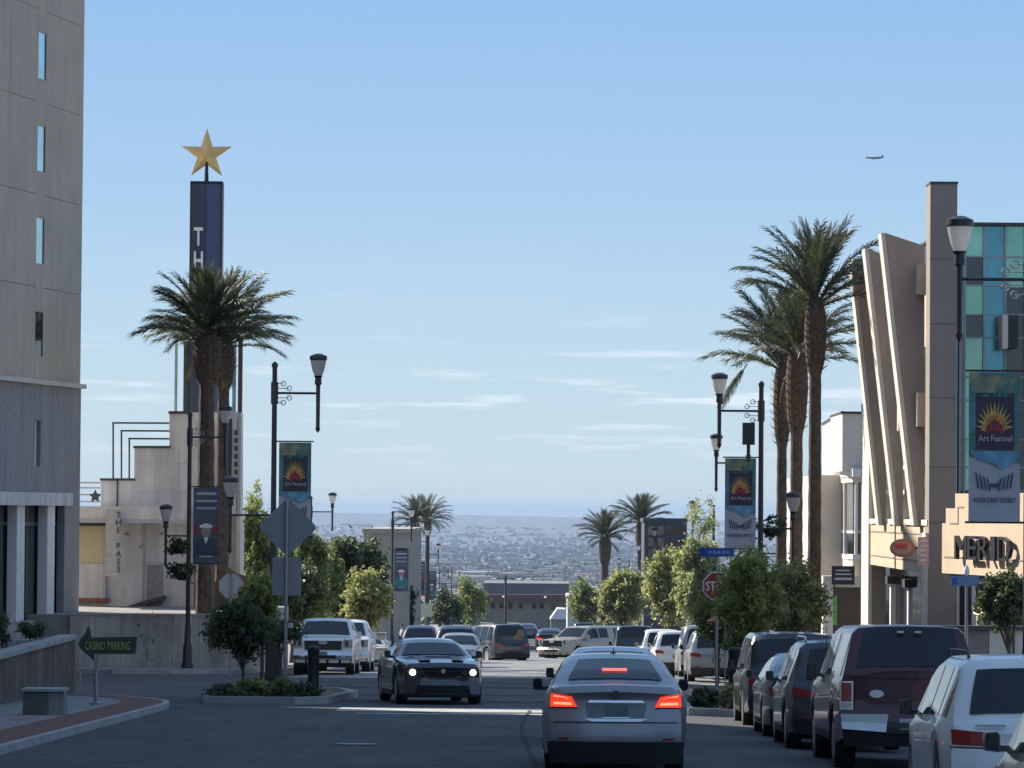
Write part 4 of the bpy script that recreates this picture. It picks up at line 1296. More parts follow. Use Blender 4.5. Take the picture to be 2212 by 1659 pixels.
def portrait_banner(t, c, v=0):
    mb = MB(); n = 6
    for j in range(n + 1):
        for i in range(4):
            mb.v.append(c + Vector((-BW_ / 2 + BW_ * i / 3, 0.014 * sin(j * 1.1 + i + v), -BH * j / n)))
    for j in range(n):
        for i in range(3):
            a = j * 4 + i; mb.f.append((a, a + 1, a + 5, a + 4))
    cl = mb.build('cloth', M_cloth, t, smooth=True)
    w = BW_ / 2
    def pr(nm, m, pts, dy):
        k = MB(); face_poly(k, c, pts, dy); k.build(nm, m, cl)
    pr('print_line', M_frame, [(-.34, -.16), (.34, -.16), (.34, -.25), (-.34, -.25)], .022)
    pr('print_line', M_frame, [(-.36, -.42), (.36, -.42), (.36, -.49), (-.36, -.49)], .022)
    pr('print_line', M_bgrey, [(-.36, -.66), (.36, -.66), (.32, -.74), (-.32, -.74)], .022)
    k = MB(); face_poly(k, c, [(.17 * cos(a), -1.48 + .22 * sin(a)) for a in [2 * pi * i / 14 for i in range(14)]], .03); k.build('portrait_head', M_skin, cl)
    k = MB(); face_poly(k, c, [(-.20, -1.36), (-.22, -1.28), (0, -1.20), (.22, -1.28), (.20, -1.36)], .033); k.build('portrait_cap', M_white, cl)
    pr('portrait_coat', M_btext if v % 2 == 0 else M_art_teal, [(-.40, -2.25), (-.38, -1.82), (-.12, -1.68), (.12, -1.68), (.38, -1.82), (.40, -2.25)], .026)
    pr('portrait_collar', M_white, [(-.08, -1.68), (0, -1.92), (.08, -1.68)], .029)
    pr('print_flag', M_bred, [(-w + .02, -1.32), (-.24, -1.32), (-.27, -1.62), (-w + .02, -1.58)], .021)
    pr('print_flag', M_bred, [(.24, -1.32), (w - .02, -1.32), (w - .02, -1.52), (.27, -1.60)], .021)
    pr('print_line', M_bgrey, [(-.22, -2.30), (.22, -2.30), (.22, -2.36), (-.22, -2.36)], .022)
    return cl

def lamp_head(parent, c, s=1.0):
    """c: bottom of the collar"""
    h = MB(); h.lathe([(0.05 * s, 0), (0.10 * s, .03 * s), (0.085 * s, .2 * s), (0.13 * s, .26 * s)], c, 12)
    hd = h.build('lamp_head', M_lampmetal, parent, smooth=True)
    g = MB(); g.lathe([(0.10 * s, .262 * s), (0.16 * s, .40 * s), (0.205 * s, .60 * s), (0.215 * s, .68 * s)], c, 14)
    g.build('globe', M_lampglass, hd, smooth=True)
    k = MB(); k.lathe([(0.22 * s, .682 * s), (0.24 * s, .70 * s), (0.235 * s, .80 * s), (0.10 * s, .86 * s), (0.02 * s, .87 * s)], c, 14)
    k.build('cap', M_lampmetal, hd, smooth=True)
    return hd

def street_lamp(x, d, side, label, banner=None, low=1.18, far=False, bh=6.45, base_lift=0.15, v=0, low_on=True):
    g = GP(x, d, 0)
    g.z = BZ(g.y) + (0 if g.x > 0 else base_lift)
    t = thing('street_lamp', label, 'street lamp', tuple(g), group='street lamps along both kerbs')
    Z = Vector((0, 0, 1)); X = Vector((1, 0, 0))
    n = 8 if far else 12
    mb = MB(); mb.lathe([(0.21, 0), (0.21, 0.12), (0.17, 0.2), (0.16, 0.75), (0.12, 0.85), (0.11, 1.3), (0.085, 1.5)], g, n); mb.build('base', M_lampmetal, t, smooth=True)
    mb = MB(); mb.tube(g + Z * 1.5, g + Z * 8.55, 0.085, 0.068, n); mb.lathe([(.085, 8.5), (.085, 8.6), (.02, 8.66)], g, n); mb.build('pole', M_lampmetal, t, smooth=True)
    # high lamp over the road
    a = g + X * side * 1.19
    mb = MB(); mb.tube(g + Z * 7.8, a + Z * 7.8, 0.032, 0.032, 8)
    mb.tube(g + Z * 7.5, g + Z * 8.1, 0.10, 0.10, 8); ar = mb.build('arm', M_lampmetal, t)
    mb = MB(); mb.tube(a + Z * 6.85, a + Z * 8.1, 0.052, 0.06, 8); mb.lathe([(.01, 6.72), (.06, 6.8), (.07, 6.86)], a, 8); mb.build('drop_stem', M_lampmetal, t, smooth=True)
    lamp_head(t, a + Z * 8.02)
    if not far:
        for i, (dx, dz) in enumerate(((.24, .26), (.4, .13), (.24, -.26), (.4, -.13))):
            mb = MB()
            cc_ = g + Vector((side * dx, 0, 7.8 + dz))
            ring = [cc_ + Vector((.065 * cos(q), 0, .065 * sin(q))) for q in [2 * pi * k / 10 for k in range(10)]]
            mb.path(ring + [ring[0]], 0.014, 5)
            mb.tube(g + Vector((side * .07, 0, 7.8 + dz)), cc_, .012, .012, 5)
            mb.build('scroll', M_orn, ar)
    # low lamp over the pavement
    if low_on:
        b = g - X * side * low
        mb = MB(); mb.tube(g + Z * 4.46, b + Z * 4.46, 0.028, 0.028, 8); mb.build('arm', M_lampmetal, t)
        mb = MB(); mb.tube(b + Z * 3.5, b + Z * 4.75, 0.045, 0.05, 8); mb.lathe([(.01, 3.4), (.05, 3.47), (.055, 3.52)], b, 8); mb.build('drop_stem', M_lampmetal, t, smooth=True)
        lamp_head(t, b + Z * 4.70, 0.95)
    if banner:
        c = g + X * side * (0.14 + BW_ / 2) + Z * bh
        mb = MB(); mb.tube(g + Z * (bh + .03), g + X * side * (0.2 + BW_) + Z * (bh + .03), .02, .02, 6); mb.build('banner_rod', M_lampmetal, t); mb = MB(); mb.tube(g + Z * (bh - BH - .02), g + X * side * (0.2 + BW_) + Z * (bh - BH - .02), .02, .02, 6)
        mb.build('banner_rod', M_lampmetal, t)
        bt_ = thing('banner', banner[1], 'banner', tuple(c), group='banners hung on the street lamps')
        if banner[0] == 'art': art_banner(bt_, c)
        else: portrait_banner(bt_, c, v)
    return t

street_lamp(587, 107.5, 1, 'tall black street lamp above the grey diamond sign, festival banner at its side', ('art', 'festival flower banner hanging beside the grey diamond sign'))
street_lamp(405, 133, 1, 'tall black street lamp before the white theatre and the dark palm trunks', ('portrait', 'dark portrait banner hanging in front of the left palm trunks'), low=.78, v=0, bh=6.1)
street_lamp(669, 219, 1, 'black street lamp whose head shows over the trees right of the diamond sign', None, far=True)
street_lamp(846, 250, 1, 'slim black street lamp left of the far pair of palms, before the beige block', ('portrait', 'portrait banner left of the far palm trunks, in front of the beige block'), far=True, v=1, bh=6.15)
street_lamp(889, 312, 1, 'black street lamp standing among the far pair of palm trunks', ('portrait', 'portrait banner just right of the far palm trunks'), far=True, v=2, bh=6.15)
street_lamp(919, 385, 1, 'small distant street lamp right of the far pair of palms', ('portrait', 'small portrait banner, third from the left in the far row'), far=True, v=3, bh=6.15)
street_lamp(949, 560, 1, 'tiny distant street lamp above the yellow notice on the left', ('portrait', 'tiny dark portrait banner, last and rightmost of the far left row'), far=True, v=4, bh=6.15)
street_lamp(975, 600, 1, 'tiny distant street lamp at the far left end of the street', None, far=True)
street_lamp(1641, 112, -1, 'tall black street lamp left of the right-hand palms, festival banner at its side', ('art', 'festival flower banner hanging above the blue street sign'), low=0.93)
street_lamp(2219, 67.5, -1, 'nearest street lamp, its glass head in front of the square pylon on the right', ('art', 'large festival banner in front of the teal glass wing on the right'), bh=6.2, low_on=False)
street_lamp(1614, 146, -1, 'black street lamp partly hidden behind the right-hand festival banner', None, far=True)
street_lamp(1540, 224, -1, 'black street lamp over the wispy pale tree on the right', None, far=True)
street_lamp(1446, 300, -1, 'black street lamp beside the dark glazed block', ('portrait', 'dark portrait banner before the glazed block, in the far right row'), far=True, v=5)
street_lamp(1405, 370, -1, 'distant street lamp just right of the right-hand far palms', ('portrait', 'dark portrait banner beside the far right palm trunk'), far=True, v=6)
street_lamp(1358, 470, -1, 'distant street lamp between the two far right palms', None, far=True)
street_lamp(1325, 580, -1, 'tiny distant street lamp left of the pair of far right palms', None, far=True)

def post_lamp(x, ytop, d, label, hgt=None):
    top = P(x, ytop, d)
    g = Vector((top.x, top.y, GZ(top.x, top.y)))
    t = thing('post_lamp', label, 'street lamp', tuple(g), group='low post lamps on the pavement')
    hh = top.z - .87 - g.z
    mb = MB(); mb.lathe([(0.13, 0), (0.12, .4), (.06, .55), (.045, hh)], g, 8); mb.build('post', M_lampmetal, t, smooth=True)
    lamp_head(t, Vector((g.x, g.y, g.z + hh)))
post_lamp(526, 1184, 175, 'low post lamp with bright glass behind the grey octagon')
post_lamp(814, 1205, 225, 'low post lamp with bright glass before the dark trees on the left')
post_lamp(1025, 1259, 460, 'tiny bright post lamp among the far left trees')
post_lamp(1288, 1288, 400, 'small bright post lamp under the trees at the far right')

# box loudspeaker standing over the right banner
sp = thing('loudspeaker', 'black box loudspeaker on a stem above the right-hand festival banner', 'loudspeaker', tuple(P(1617, 995, 111)))
c = P(1617, 937, 111)
mb = MB(); mb.box(c.x - .17, c.x + .17, c.y - .15, c.y + .15, c.z - .31, c.z + .31); mb.build('cabinet', M_blackmetal, sp, fix=True)
mb = MB(); mb.box(c.x - .14, c.x + .14, c.y - .16, c.y - .151, c.z - .27, c.z + .27); mb.build('grille', M_blacktrim, sp, fix=True)
mb = MB(); mb.tube(c - Vector((0, 0, .31)), P(1617, 998, 111), .045, .045, 8); mb.build('stem', M_blackmetal, sp)
# hanging flower baskets
M_petunia = leaf_mat('basket_leaves', (0.015, 0.03, 0.012), (0.07, 0.10, 0.03))
def leaf_cloud(n, c, rx, ry, rz, size, rnd, hollow=0.45, clumps=None, mb=None, flat_=0.0, droop=0.0):
    mb = mb or MB()
    cl = []
    for i in range(clumps or 14):
        while True:
            p = Vector((rnd.uniform(-1, 1), rnd.uniform(-1, 1), rnd.uniform(-1, 1)))
            if hollow < p.length < 1: break
        cl.append((p * .92, rnd.uniform(.26, .50)))
    for i in range(n):
        p, r = rnd.choice(cl)
        q = Vector((rnd.gauss(0, 1), rnd.gauss(0, 1), rnd.gauss(0, 1))) * r * (.55 if rnd.random() < .9 else .8)
        w = p + q
        w = Vector((c.x + w.x * rx, c.y + w.y * ry, c.z + w.z * rz))
        s = size * rnd.uniform(.6, 1.4)
        a = Vector((rnd.uniform(-1, 1), rnd.uniform(-1, 1), rnd.uniform(-1, 1) - droop)).normalized()
        b = a.orthogonal().normalized()
        b = (b * cos(i) + a.cross(b) * sin(i))
        mb.v += [w - a * s * .8, w + b * s * .42, w + a * s * .8, w - b * s * .42]
        k = len(mb.v)
        mb.f.append((k - 4, k - 3, k - 2, k - 1))
    return mb
def basket(x, y, d, r, label):
    c = P(x, y, d)
    t = thing('flower_basket', label, 'flower basket', (c.x, c.y, c.z))
    mb = MB(); mb.lathe([(r * .3, -r * .6), (r * .6, -r * .2), (r * .65, 0)], c, 10); mb.build('pot', M_blackmetal, t, smooth=True)
    rr_ = random.Random(int(x))
    leaf_cloud(420, c + Vector((0, 0, .05)), r, r, r * .75, .08, rr_, hollow=.2).build('foliage', M_petunia, t)
basket(1664, 1140, 118, .42, 'dark hanging flower basket on the right lamp, just left of the palm trunks')
basket(386, 1180, 131, .42, 'dark hanging flower basket on the left lamp beside the theatre')
basket(392, 1236, 131, .45, 'lower dark flower basket on the left lamp beside the theatre')

# ------------------------------------------------------------------ signs
def sign_post(t, x, ytop, ybot, d, r=.035, m=M_greymetal):
    a = P(x, ytop, d); g = GP(x, d)
    mb = MB(); mb.tube((a.x, a.y, g.z - .1), a, r, r, 8); return mb.build('post', m, t)
D_D = 88.5
g = GP(620, D_D)
ds = thing('diamond_sign', 'back of a large grey diamond road sign on a thin post in the planting island', 'road sign', tuple(g))
sign_post(ds, 620, 1078, 1512, D_D, .036)
c = P(621, 1139, D_D)
hw = 61 / F_PX * D_D
rp = []
for k in range(4):
    for q in (-.12, .12):
        a = pi / 2 * k + q * .5
        rp.append(c + Vector((hw * cos(a), .05, hw * sin(a))))
M_alu = mat('sign_back', (0.27, 0.275, 0.285), 0.55, 0.08, 1.5, metal=0.3, stain=.1)
mb = MB(); mb.prism(rp, (0, .012, 0)); mb.build('diamond_plate', M_alu, ds, fix=True)
c2 = P(619, 1245, D_D); w2 = 31 / F_PX * D_D; h2 = 41 / F_PX * D_D
mb = MB(); mb.box(c2.x - w2, c2.x + w2, c2.y + .05, c2.y + .062, c2.z - h2, c2.z + h2); mb.build('square_plate', mat('sign_back_pale', (0.27, 0.26, 0.27), 0.5, 0.06, 1.5, metal=.3), ds, fix=True)
for dz in (-.25, .25):
    mb = MB(); mb.tube(c + Vector((-.05, .0, dz)), c + Vector((.05, .0, dz)), .02, .02, 6); mb.build('bolt', M_greymetal, ds)
# octagon seen from behind
D_O = 122
oc = thing('stop_sign', 'back of a pale octagonal stop sign above the dark young tree on the left', 'road sign', tuple(GP(499, D_O)))
sign_post(oc, 499, 1240, 1450, D_O)
c = P(499, 1266, D_O); r = 28 / F_PX * D_O
mb = MB(); mb.prism([c + Vector((r * cos(pi / 8 + k * pi / 4), .04, r * sin(pi / 8 + k * pi / 4))) for k in range(8)], (0, .012, 0))
mb.build('octagon_plate', mat('octagon_back', (0.42, 0.42, 0.43), 0.5, 0.05, 2, metal=.2), oc, fix=True)
# red STOP sign on the right
D_P = 98
ss = thing('stop_sign', 'red STOP sign half hidden by the sunlit tree on the right', 'road sign', tuple(GP(1549, D_P)))
sign_post(ss, 1549, 1196, 1520, D_P)
c = P(1549, 1266, D_P); r = 33 / F_PX * D_P
o8 = lambda rr_, dy: [c + Vector((rr_ * cos(pi / 8 + k * pi / 4), dy, rr_ * sin(pi / 8 + k * pi / 4))) for k in range(8)]
mb = MB(); mb.prism(o8(r, -.05), (0, .012, 0)); pl = mb.build('octagon_plate', M_white, ss, fix=True)
mb = MB(); mb.prism(o8(r * .92, -.056), (0, .005, 0)); mb.build('red_face', mat('stop_red', (0.36, 0.025, 0.03), 0.55, 0.08, 2), pl, fix=True)
R3 = Matrix(((1, 0, 0, 0), (0, 0, -1, 0), (0, 1, 0, 0), (0, 0, 0, 1)))
text_mb('STOP', r * .62, .004, Matrix.Translation(c + Vector((0, -.058, 0))) @ R3, width=r * 1.5, bold=.015).build('lettering', M_white, pl)
q = P(1548, 1193, D_P)
bsn = thing('street_sign', 'blue street name sign above the red STOP sign', 'street sign', tuple(q))
mb = MB(); mb.box(q.x - .44, q.x + .44, q.y - .06, q.y - .045, q.z - .11, q.z + .11); bp_ = mb.build('name_plate', mat('sign_blue', (0.02, 0.08, 0.32), 0.5, .08, 2), bsn, fix=True)
mb = MB(); mb.box(q.x - .40, q.x - .28, q.y - .066, q.y - .061, q.z - .08, q.z + .08); mb.build('emblem', mat('sign_blue_deep', (0.01, 0.04, 0.22), 0.5), bp_, fix=True)
mb = MB()
for k in range(5): mb.box(q.x - .2 + k * .11, q.x - .13 + k * .11, q.y - .066, q.y - .061, q.z - .035, q.z + .035)
mb.build('name_blocks', mat('sign_pale_blue', (0.25, 0.33, 0.5), 0.6), bp_, fix=True)['kind'] = 'stuff'
q = P(2078, 1255, 84)
sn2 = thing('street_sign', 'pale blue street name sign with a white finial at the far right', 'street sign', tuple(GP(2086, 84)))
mb = MB(); mb.box(q.x - .24, q.x + .36, q.y - .05, q.y - .035, q.z - .11, q.z + .11); pp = mb.build('name_plate', mat('sign_blue_pale', (0.12, 0.2, 0.33), 0.5), sn2, fix=True)
mb = MB(); mb.box(q.x - .22, q.x - .1, q.y - .056, q.y - .051, q.z - .08, q.z + .08); mb.build('emblem', MATS['sign_blue'], pp, fix=True)
mb = MB(); mb.lathe([(.02, .1), (.06, .16), (.06, .24), (.02, .34)], q + Vector((.10, 0, 0)), 8); mb.build('finial', M_white, sn2)
mb = MB(); mb.tube((q.x + .1, q.y, GZ(q.x, q.y)), (q.x + .1, q.y, q.z + .1), .035, .035, 8); mb.build('post', M_greymetal, sn2)

# left-pointing arrow sign with yellow lettering
D_A = 78.5
g = GP(207, D_A); g.z = BZ(g.y) + .12
asn = thing('arrow_sign', 'dark arrow-shaped sign with yellow letters pointing left, on the left pavement', 'sign', tuple(g))
def ap(x, y, dy=0): 
    p = P(x, y, D_A); p.y += dy; return p
out_ = [(169, 1392), (173, 1381), (183, 1370), (191, 1350), (195, 1361), (197, 1377), (296, 1375), (292, 1413), (204, 1413), (207, 1424), (204, 1430), (196, 1421), (184, 1411), (174, 1402)]
mb = MB(); mb.prism([ap(*p) for p in out_], (0, .12, 0)); bd_ = mb.build('arrow_panel', M_darkframe, asn, fix=True)
mb = MB(); mb.prism([ap(x, y, -.012) for x, y in ((180, 1383), (287, 1380), (284, 1408), (183, 1408), (178, 1396))], (0, .01, 0)); fc = mb.build('arrow_face', mat('sign_olive', (0.045, 0.045, 0.03), 0.6), bd_, fix=True)
M_yl = mat('sign_letter_yellow', (0.34, 0.33, 0.10), 0.6, .1, 8)
for wd, xa, xb in (('CASINO', 184, 227), ('PARKING', 233, 281)):
    c = ap((xa + xb) / 2, 1394.5, -.014)
    text_mb(wd, 18.5 / F_PX * D_A, .012, Matrix.Translation(c) @ R3, width=(xb - xa) / F_PX * D_A, bold=.012).build('lettering', M_yl, fc)
mb = MB(); mb.tube(ap(207, 1450), (g.x, ap(207, 1450).y, g.z), .04, .045, 8)
mb.tube(ap(207, 1452), ap(204, 1413), .02, .02, 6); mb.tube(ap(208, 1452), ap(212, 1413), .02, .02, 6); mb.build('post', M_greymetal, asn)
mb = MB(); mb.lathe([(.12, 0), (.12, .04), (.05, .07)], g, 10); mb.build('foot', M_greymetal, asn)
# thin handrail loop just behind the wall end
hr = thing('handrail', 'thin pale handrail loop at the end of the brown ramp wall', 'handrail', tuple(GP(170, 93)))
p = [GP(163, 93, .15), P(163, 1414, 93), P(168, 1404, 93), P(174, 1412, 93), GP(174, 93, .15)]
mb = MB(); mb.path(p, .022, 6); mb.build('rail', M_greymetal, hr)

# concrete bench block
D_B = 71
g = P(96, 1556, D_B); g.z = BZ(g.y) + .12
bn = thing('concrete_bench', 'low dark concrete bench block with a pale slab top on the left pavement', 'bench', tuple(g))
w = 44 / F_PX * D_B
mb = MB(); mb.box(g.x - w, g.x + w * .25, g.y - .2, g.y + .35, g.z, g.z + .42); mb.build('block', mat('dark_concrete', (0.12, 0.11, 0.10), .85, .15, 3, .2, 40), bn, fix=True)
mb = MB(); mb.box(g.x + w * .251, g.x + w, g.y - .18, g.y + .35, g.z, g.z + .42); mb.build('end_block', M_sidewalk, bn, fix=True)
mb = MB(); mb.box(g.x - w * 1.05, g.x + w * 1.05, g.y - .25, g.y + .5, g.z + .421, g.z + .47); mb.build('slab', M_concrete, bn, fix=True)
# survey paint marks on the pavement
o = MB(); 
for k in range(4):
    a = P(20 + 14 * k, 1572 - 2 * k, 68); a.z = BZ(a.y) + .121
    o.add([a, a + Vector((.12, .05, -.001)), a + Vector((.10, .5, -.0125)), a + Vector((-.02, .45, -.011))], [(0, 1, 2, 3)])
oo = o.build('paint_marks', mat('orange_paint', (0.35, 0.12, 0.06), .8)); oo['kind'] = 'structure'

# black bollards, cabinet
def bollard(x, ytop, d, r, label):
    g = GP(x, d, .1); z = P(x, ytop, d).z
    t = thing('bollard', label, 'bollard', tuple(g))
    h = z - g.z
    mb = MB(); mb.lathe([(r * 1.1, 0), (r * 1.1, .08), (r, .12), (r, h * .88), (r * 1.08, h * .9), (r * 1.08, h * .97), (r * .8, h)], g, 14); mb.build('shaft', M_blackmetal, t, smooth=True)
    mb = MB(); mb.lathe([(r * 1.12, h * .75), (r * 1.12, h * .79)], g, 14); mb.build('band', M_blacktrim, t, smooth=True)
bollard(676, 1396, 86.5, .125, 'stout black bollard in the planting island in front of the white pickup')
bollard(1587, 1398, 88, .14, 'stout black bollard in the right planting bed beside the dark parked cars')
g = GP(590, 104, .12)
cbn = thing('signal_cabinet', 'black signal cabinet behind the left planting island', 'cabinet', tuple(g))
mb = MB(); mb.box(g.x - .2, g.x + .2, g.y - .2, g.y + .2, g.z, g.z + 1.25); mb.build('cabinet_body', M_blackmetal, cbn, fix=True)
mb = MB(); mb.box(g.x - .22, g.x + .22, g.y - .22, g.y + .22, g.z + 1.251, g.z + 1.3); mb.build('lid', M_blacktrim, cbn, fix=True)
mb = MB(); mb.box(g.x - .17, g.x + .17, g.y - .212, g.y - .201, g.z + .1, g.z + 1.2); mb.build('door', M_blacktrim, cbn, fix=True)
for (x, y, d, w_, h_, m_, lb) in ((628, 1351, 89, .055, .055, M_white, 'small white plate left of the white pickup roof'), (633, 1387, 92, .075, .075, M_bred, 'small red and white tag on the post before the white pickup')):
    q = P(x, y, d); t = thing('notice', lb, 'notice', tuple(q))
    mb = MB(); mb.box(q.x - w_, q.x + w_, q.y, q.y + .01, q.z - h_, q.z + h_); mb.build('plate', m_, t, fix=True)
    mb = MB(); mb.box(q.x - w_ * .7, q.x + w_ * .1, q.y - .006, q.y - .001, q.z - h_ * .6, q.z + h_ * .6); mb.build('patch', M_white if m_ is M_bred else M_bgrey, t, fix=True)
q = P(921, 1318, 330)
ny = thing('notice', 'square pale yellow notice under the far left portrait banners', 'notice', tuple(GP(921, 330)))
mb = MB(); mb.box(q.x - .5, q.x + .5, q.y, q.y + .05, q.z - .55, q.z + .55); mb.build('panel', M_yel, ny, fix=True)
mb = MB(); mb.box(q.x - .05, q.x + .05, q.y + .06, q.y + .1, GZ(q.x, q.y), q.z); mb.build('post', M_greymetal, ny, fix=True)
# cafe umbrella in orange by the stop sign
q = P(1566, 1330, 104)
um_ = thing('parasol', 'small orange parasol glimpsed below the STOP sign', 'parasol', tuple(GP(1566, 104)))
mb = MB(); mb.lathe([(.5, -.15), (.25, .02), (.02, .12)], q, 8); mb.build('canopy', mat('parasol_orange', (0.45, 0.13, 0.05), .8), um_)
mb = MB(); mb.tube(GP(1566, 104), q, .02); mb.build('pole', M_greymetal, um_)
# low cream walls in the sun behind the white sedan
for k, (x0, y0, x1, y1, d, lb) in enumerate(((795, 1368, 832, 1382, 150, 'sunlit cream planter wall behind the white pickups'), (802, 1400, 838, 1415, 148, 'lower sunlit cream planter wall beside the white sedan'))):
    q = P(x0, y1, d); t = thing('planter_wall', lb, 'wall', (q.x, q.y, q.z))
    r_ = P(x1, y0, d)
    mb = MB(); mb.box(q.x, r_.x, q.y, q.y + 1.0, q.z, r_.z - .06); mb.build('wall', M_ctrim, t, fix=True)
    mb = MB(); mb.box(q.x - .03, r_.x + .03, q.y - .03, q.y + 1.0, r_.z - .058, r_.z); mb.build('coping', M_concrete, t, fix=True)

# ------------------------------------------------------------------ palms
M_frond = leaf_mat('palm_frond', (0.028, 0.040, 0.026), (0.115, 0.125, 0.070), 0.25, tint=(1.15, 1.15, 0.95, 1))
M_frond_d = leaf_mat('palm_frond_dry', (0.10, 0.07, 0.035), (0.24, 0.17, 0.09), 0.2)
M_ptrunk = mat('palm_trunk', (0.095, 0.07, 0.052), 0.95, 0.35, 6, 0.8, 25)
M_pboot = mat('palm_boots', (0.11, 0.078, 0.052), 0.95, 0.4, 9, 0.8, 25)
def frond_mesh(L, up, sag, seed, m, nl=34, twist=0.0):
    """frond grows from the origin along +X, arching down"""
    r = random.Random(seed)
    mb = MB()
    pts = []
    for k in range(13):
        t = k / 12
        a = up - sag * t * t
        if k == 0: p = Vector((0, 0, 0))
        else: p = pts[-1] + Vector((cos(a), 0.03 * sin(seed), sin(a))) * (L / 12)
        pts.append(p)
    mb.path(pts[:], [0.032 * (1 - .8 * k / 12) for k in range(13)], 4)
    for s in (-1, 1):
        for i in range(nl):
            t = 0.14 + 0.86 * (i + r.random() * .5) / nl
            f = t * 12; k = min(11, int(f)); p = pts[k].lerp(pts[k + 1], f - k)
            tg = (pts[k + 1] - pts[k]).normalized()
            ll = L * (.23 * sin(min(1, t * 1.3) * pi * .55) + .03) * (1.05 - .55 * max(0, t - .5)) * r.uniform(.85, 1.1)
            side = Vector((0, s, 0))
            upv = side.cross(tg) * s
            dirn = (side * .62 + tg * (.80 + .6 * t) + Vector((0, 0, r.uniform(-.35, .25)))).normalized()
            dirn = (dirn + Vector((0, 0, .18))).normalized()
            w = tg * 0.027 * L / 3
            q = p + dirn * ll
            mid = p + dirn * ll * .5 + Vector((0, 0, .02))
            q.z -= ll * .20 * r.uniform(.6, 1.4)
            b = len(mb.v)
            mb.v += [p - w, p + w, mid + w * 1.1, mid - w * 1.1, q]
            mb.f += [(b, b + 1, b + 2, b + 3), (b + 3, b + 2, b + 4)]
    return mb.mesh('frond', m)
FRONDS = {}
def palm(x, d, ycrown, R_, label, trunk=.2, seed=1, n=46, head=1.5, lean=0.0, parts=True, boots=True, dry=3, spread=6.0, group='palms lining the street', sag=1.0):
    g = GP(x, d, .1); c = P(x, ycrown, d)
    g.x = c.x + lean
    r = random.Random(seed)
    t = thing('palm_tree', label, 'palm tree', tuple(g), group=group)
    H = c.z - g.z
    mb = MB()
    pts, rs = [], []
    nseg = 26 if parts else 10
    for k in range(nseg):
        q = k / (nseg - 1)
        p = g.lerp(c - Vector((0, 0, head * .4)), q)
        pts.append(p); rs.append(trunk * (1.15 - .25 * q) * (1 + (.035 if k % 2 else -.035)))
    mb.path(pts, rs, 12); mb.build('trunk', M_ptrunk, t, smooth=False)
    if boots:
        b = MB()
        # swollen head of old leaf bases
        prof_ = [(trunk * .9, -head), (trunk * 1.45, -head * .8), (trunk * 1.75, -head * .45), (trunk * 1.6, -head * .15), (trunk * 1.0, .12), (.05, .2)]
        b.lathe(prof_, c, 14)
        for k in range(120 if parts else 30):
            a = k * 2.399; q = k / (120 if parts else 30)
            z = -head * .95 + q * head
            rr_ = trunk * (1.2 + .6 * sin(q * pi))
            p0 = c + Vector((rr_ * cos(a), rr_ * sin(a), z))
            dv = Vector((cos(a), sin(a), .9)).normalized(); sd = Vector((-sin(a), cos(a), 0)) * .05
            k0 = len(b.v)
            b.v += [p0 - sd - dv * .06, p0 + sd - dv * .06, p0 + sd * .5 + dv * .16 + Vector((cos(a), sin(a), 0)) * .05, p0 - sd * .5 + dv * .16 + Vector((cos(a), sin(a), 0)) * .05]
            b.f.append((k0, k0 + 1, k0 + 2, k0 + 3))
        b.build('leaf_bases', M_pboot, t)['kind'] = 'stuff'
    key = round(R_, 1)
    if key not in FRONDS:
        FRONDS[key] = []
        for q in range(7):
            L = R_ * (.92, 1.0, 1.08, 1.1, 1.05, .95, .75)[q]
            up = radians((84, 68, 52, 38, 24, 8, -20)[q]); sg = radians((20, 32, 44, 52, 56, 55, 40)[q]) * sag
            FRONDS[key].append(frond_mesh(L, up, sg, q + 3, M_frond, nl=44 if parts else 30))
        FRONDS[key].append(frond_mesh(R_ * .6, radians(-55), radians(30), 13, M_frond_d, nl=24 if parts else 10))
    for k in range(n + dry):
        q = k / n
        if k < n:
            v = min(5, int(q * spread))
            me = FRONDS[key][v]
            if q > .93 and spread > 5.5: me = FRONDS[key][6]
        else:
            me = FRONDS[key][7]
        o = bpy.data.objects.new('frond', me); COL.objects.link(o); o.parent = t
        o.location = (c - g) + Vector((0, 0, .1 - .35 * q))
        s = r.uniform(.86, 1.1)
        o.scale = (s, s, s)
        o.rotation_euler = (r.uniform(-.25, .25), r.uniform(-.10, .10), k * 2.39996 + r.uniform(-.25, .25))
    return t
palm(448, 139, 722, 2.35, 'thick dark palm in front of the star tower, left trunk of the pair', trunk=.30, seed=2, n=76, head=1.8, sag=.85, spread=5.2)
palm(484, 146, 738, 2.6, 'palm standing just right of the thick dark palm before the star tower', trunk=.24, seed=5, n=64, head=1.8, sag=.85, spread=5.2)
palm(1762, 122, 652, 2.65, 'tallest palm on the right, its crown nearest the finned building', trunk=.20, seed=7, n=42, head=2.3, sag=.7, spread=4.4, dry=1)
palm(1722, 134, 758, 2.6, 'middle one of the three right-hand palms, its head right of the leftmost trunk', trunk=.22, seed=9, n=38, head=2.9, sag=.8, spread=4.8, dry=1)
palm(1690, 142, 790, 2.8, 'leftmost of the three right-hand palms beside the black lamp', trunk=.19, seed=12, n=36, head=3.0, sag=.8, spread=4.8, dry=1)
palm(897, 372, 1124, 2.45, 'left palm of the far pair on the left side', trunk=.22, seed=14, n=54, parts=False, head=1.6)
palm(924, 385, 1122, 2.5, 'right palm of the far pair on the left side', trunk=.22, seed=15, n=54, parts=False, head=1.6)
palm(1307, 400, 1158, 2.8, 'shorter, left palm of the far two on the right side', trunk=.38, seed=16, n=60, parts=False, head=3)
palm(1386, 380, 1126, 2.8, 'taller, right palm of the far two on the right side', trunk=.34, seed=18, n=60, parts=False, head=3)
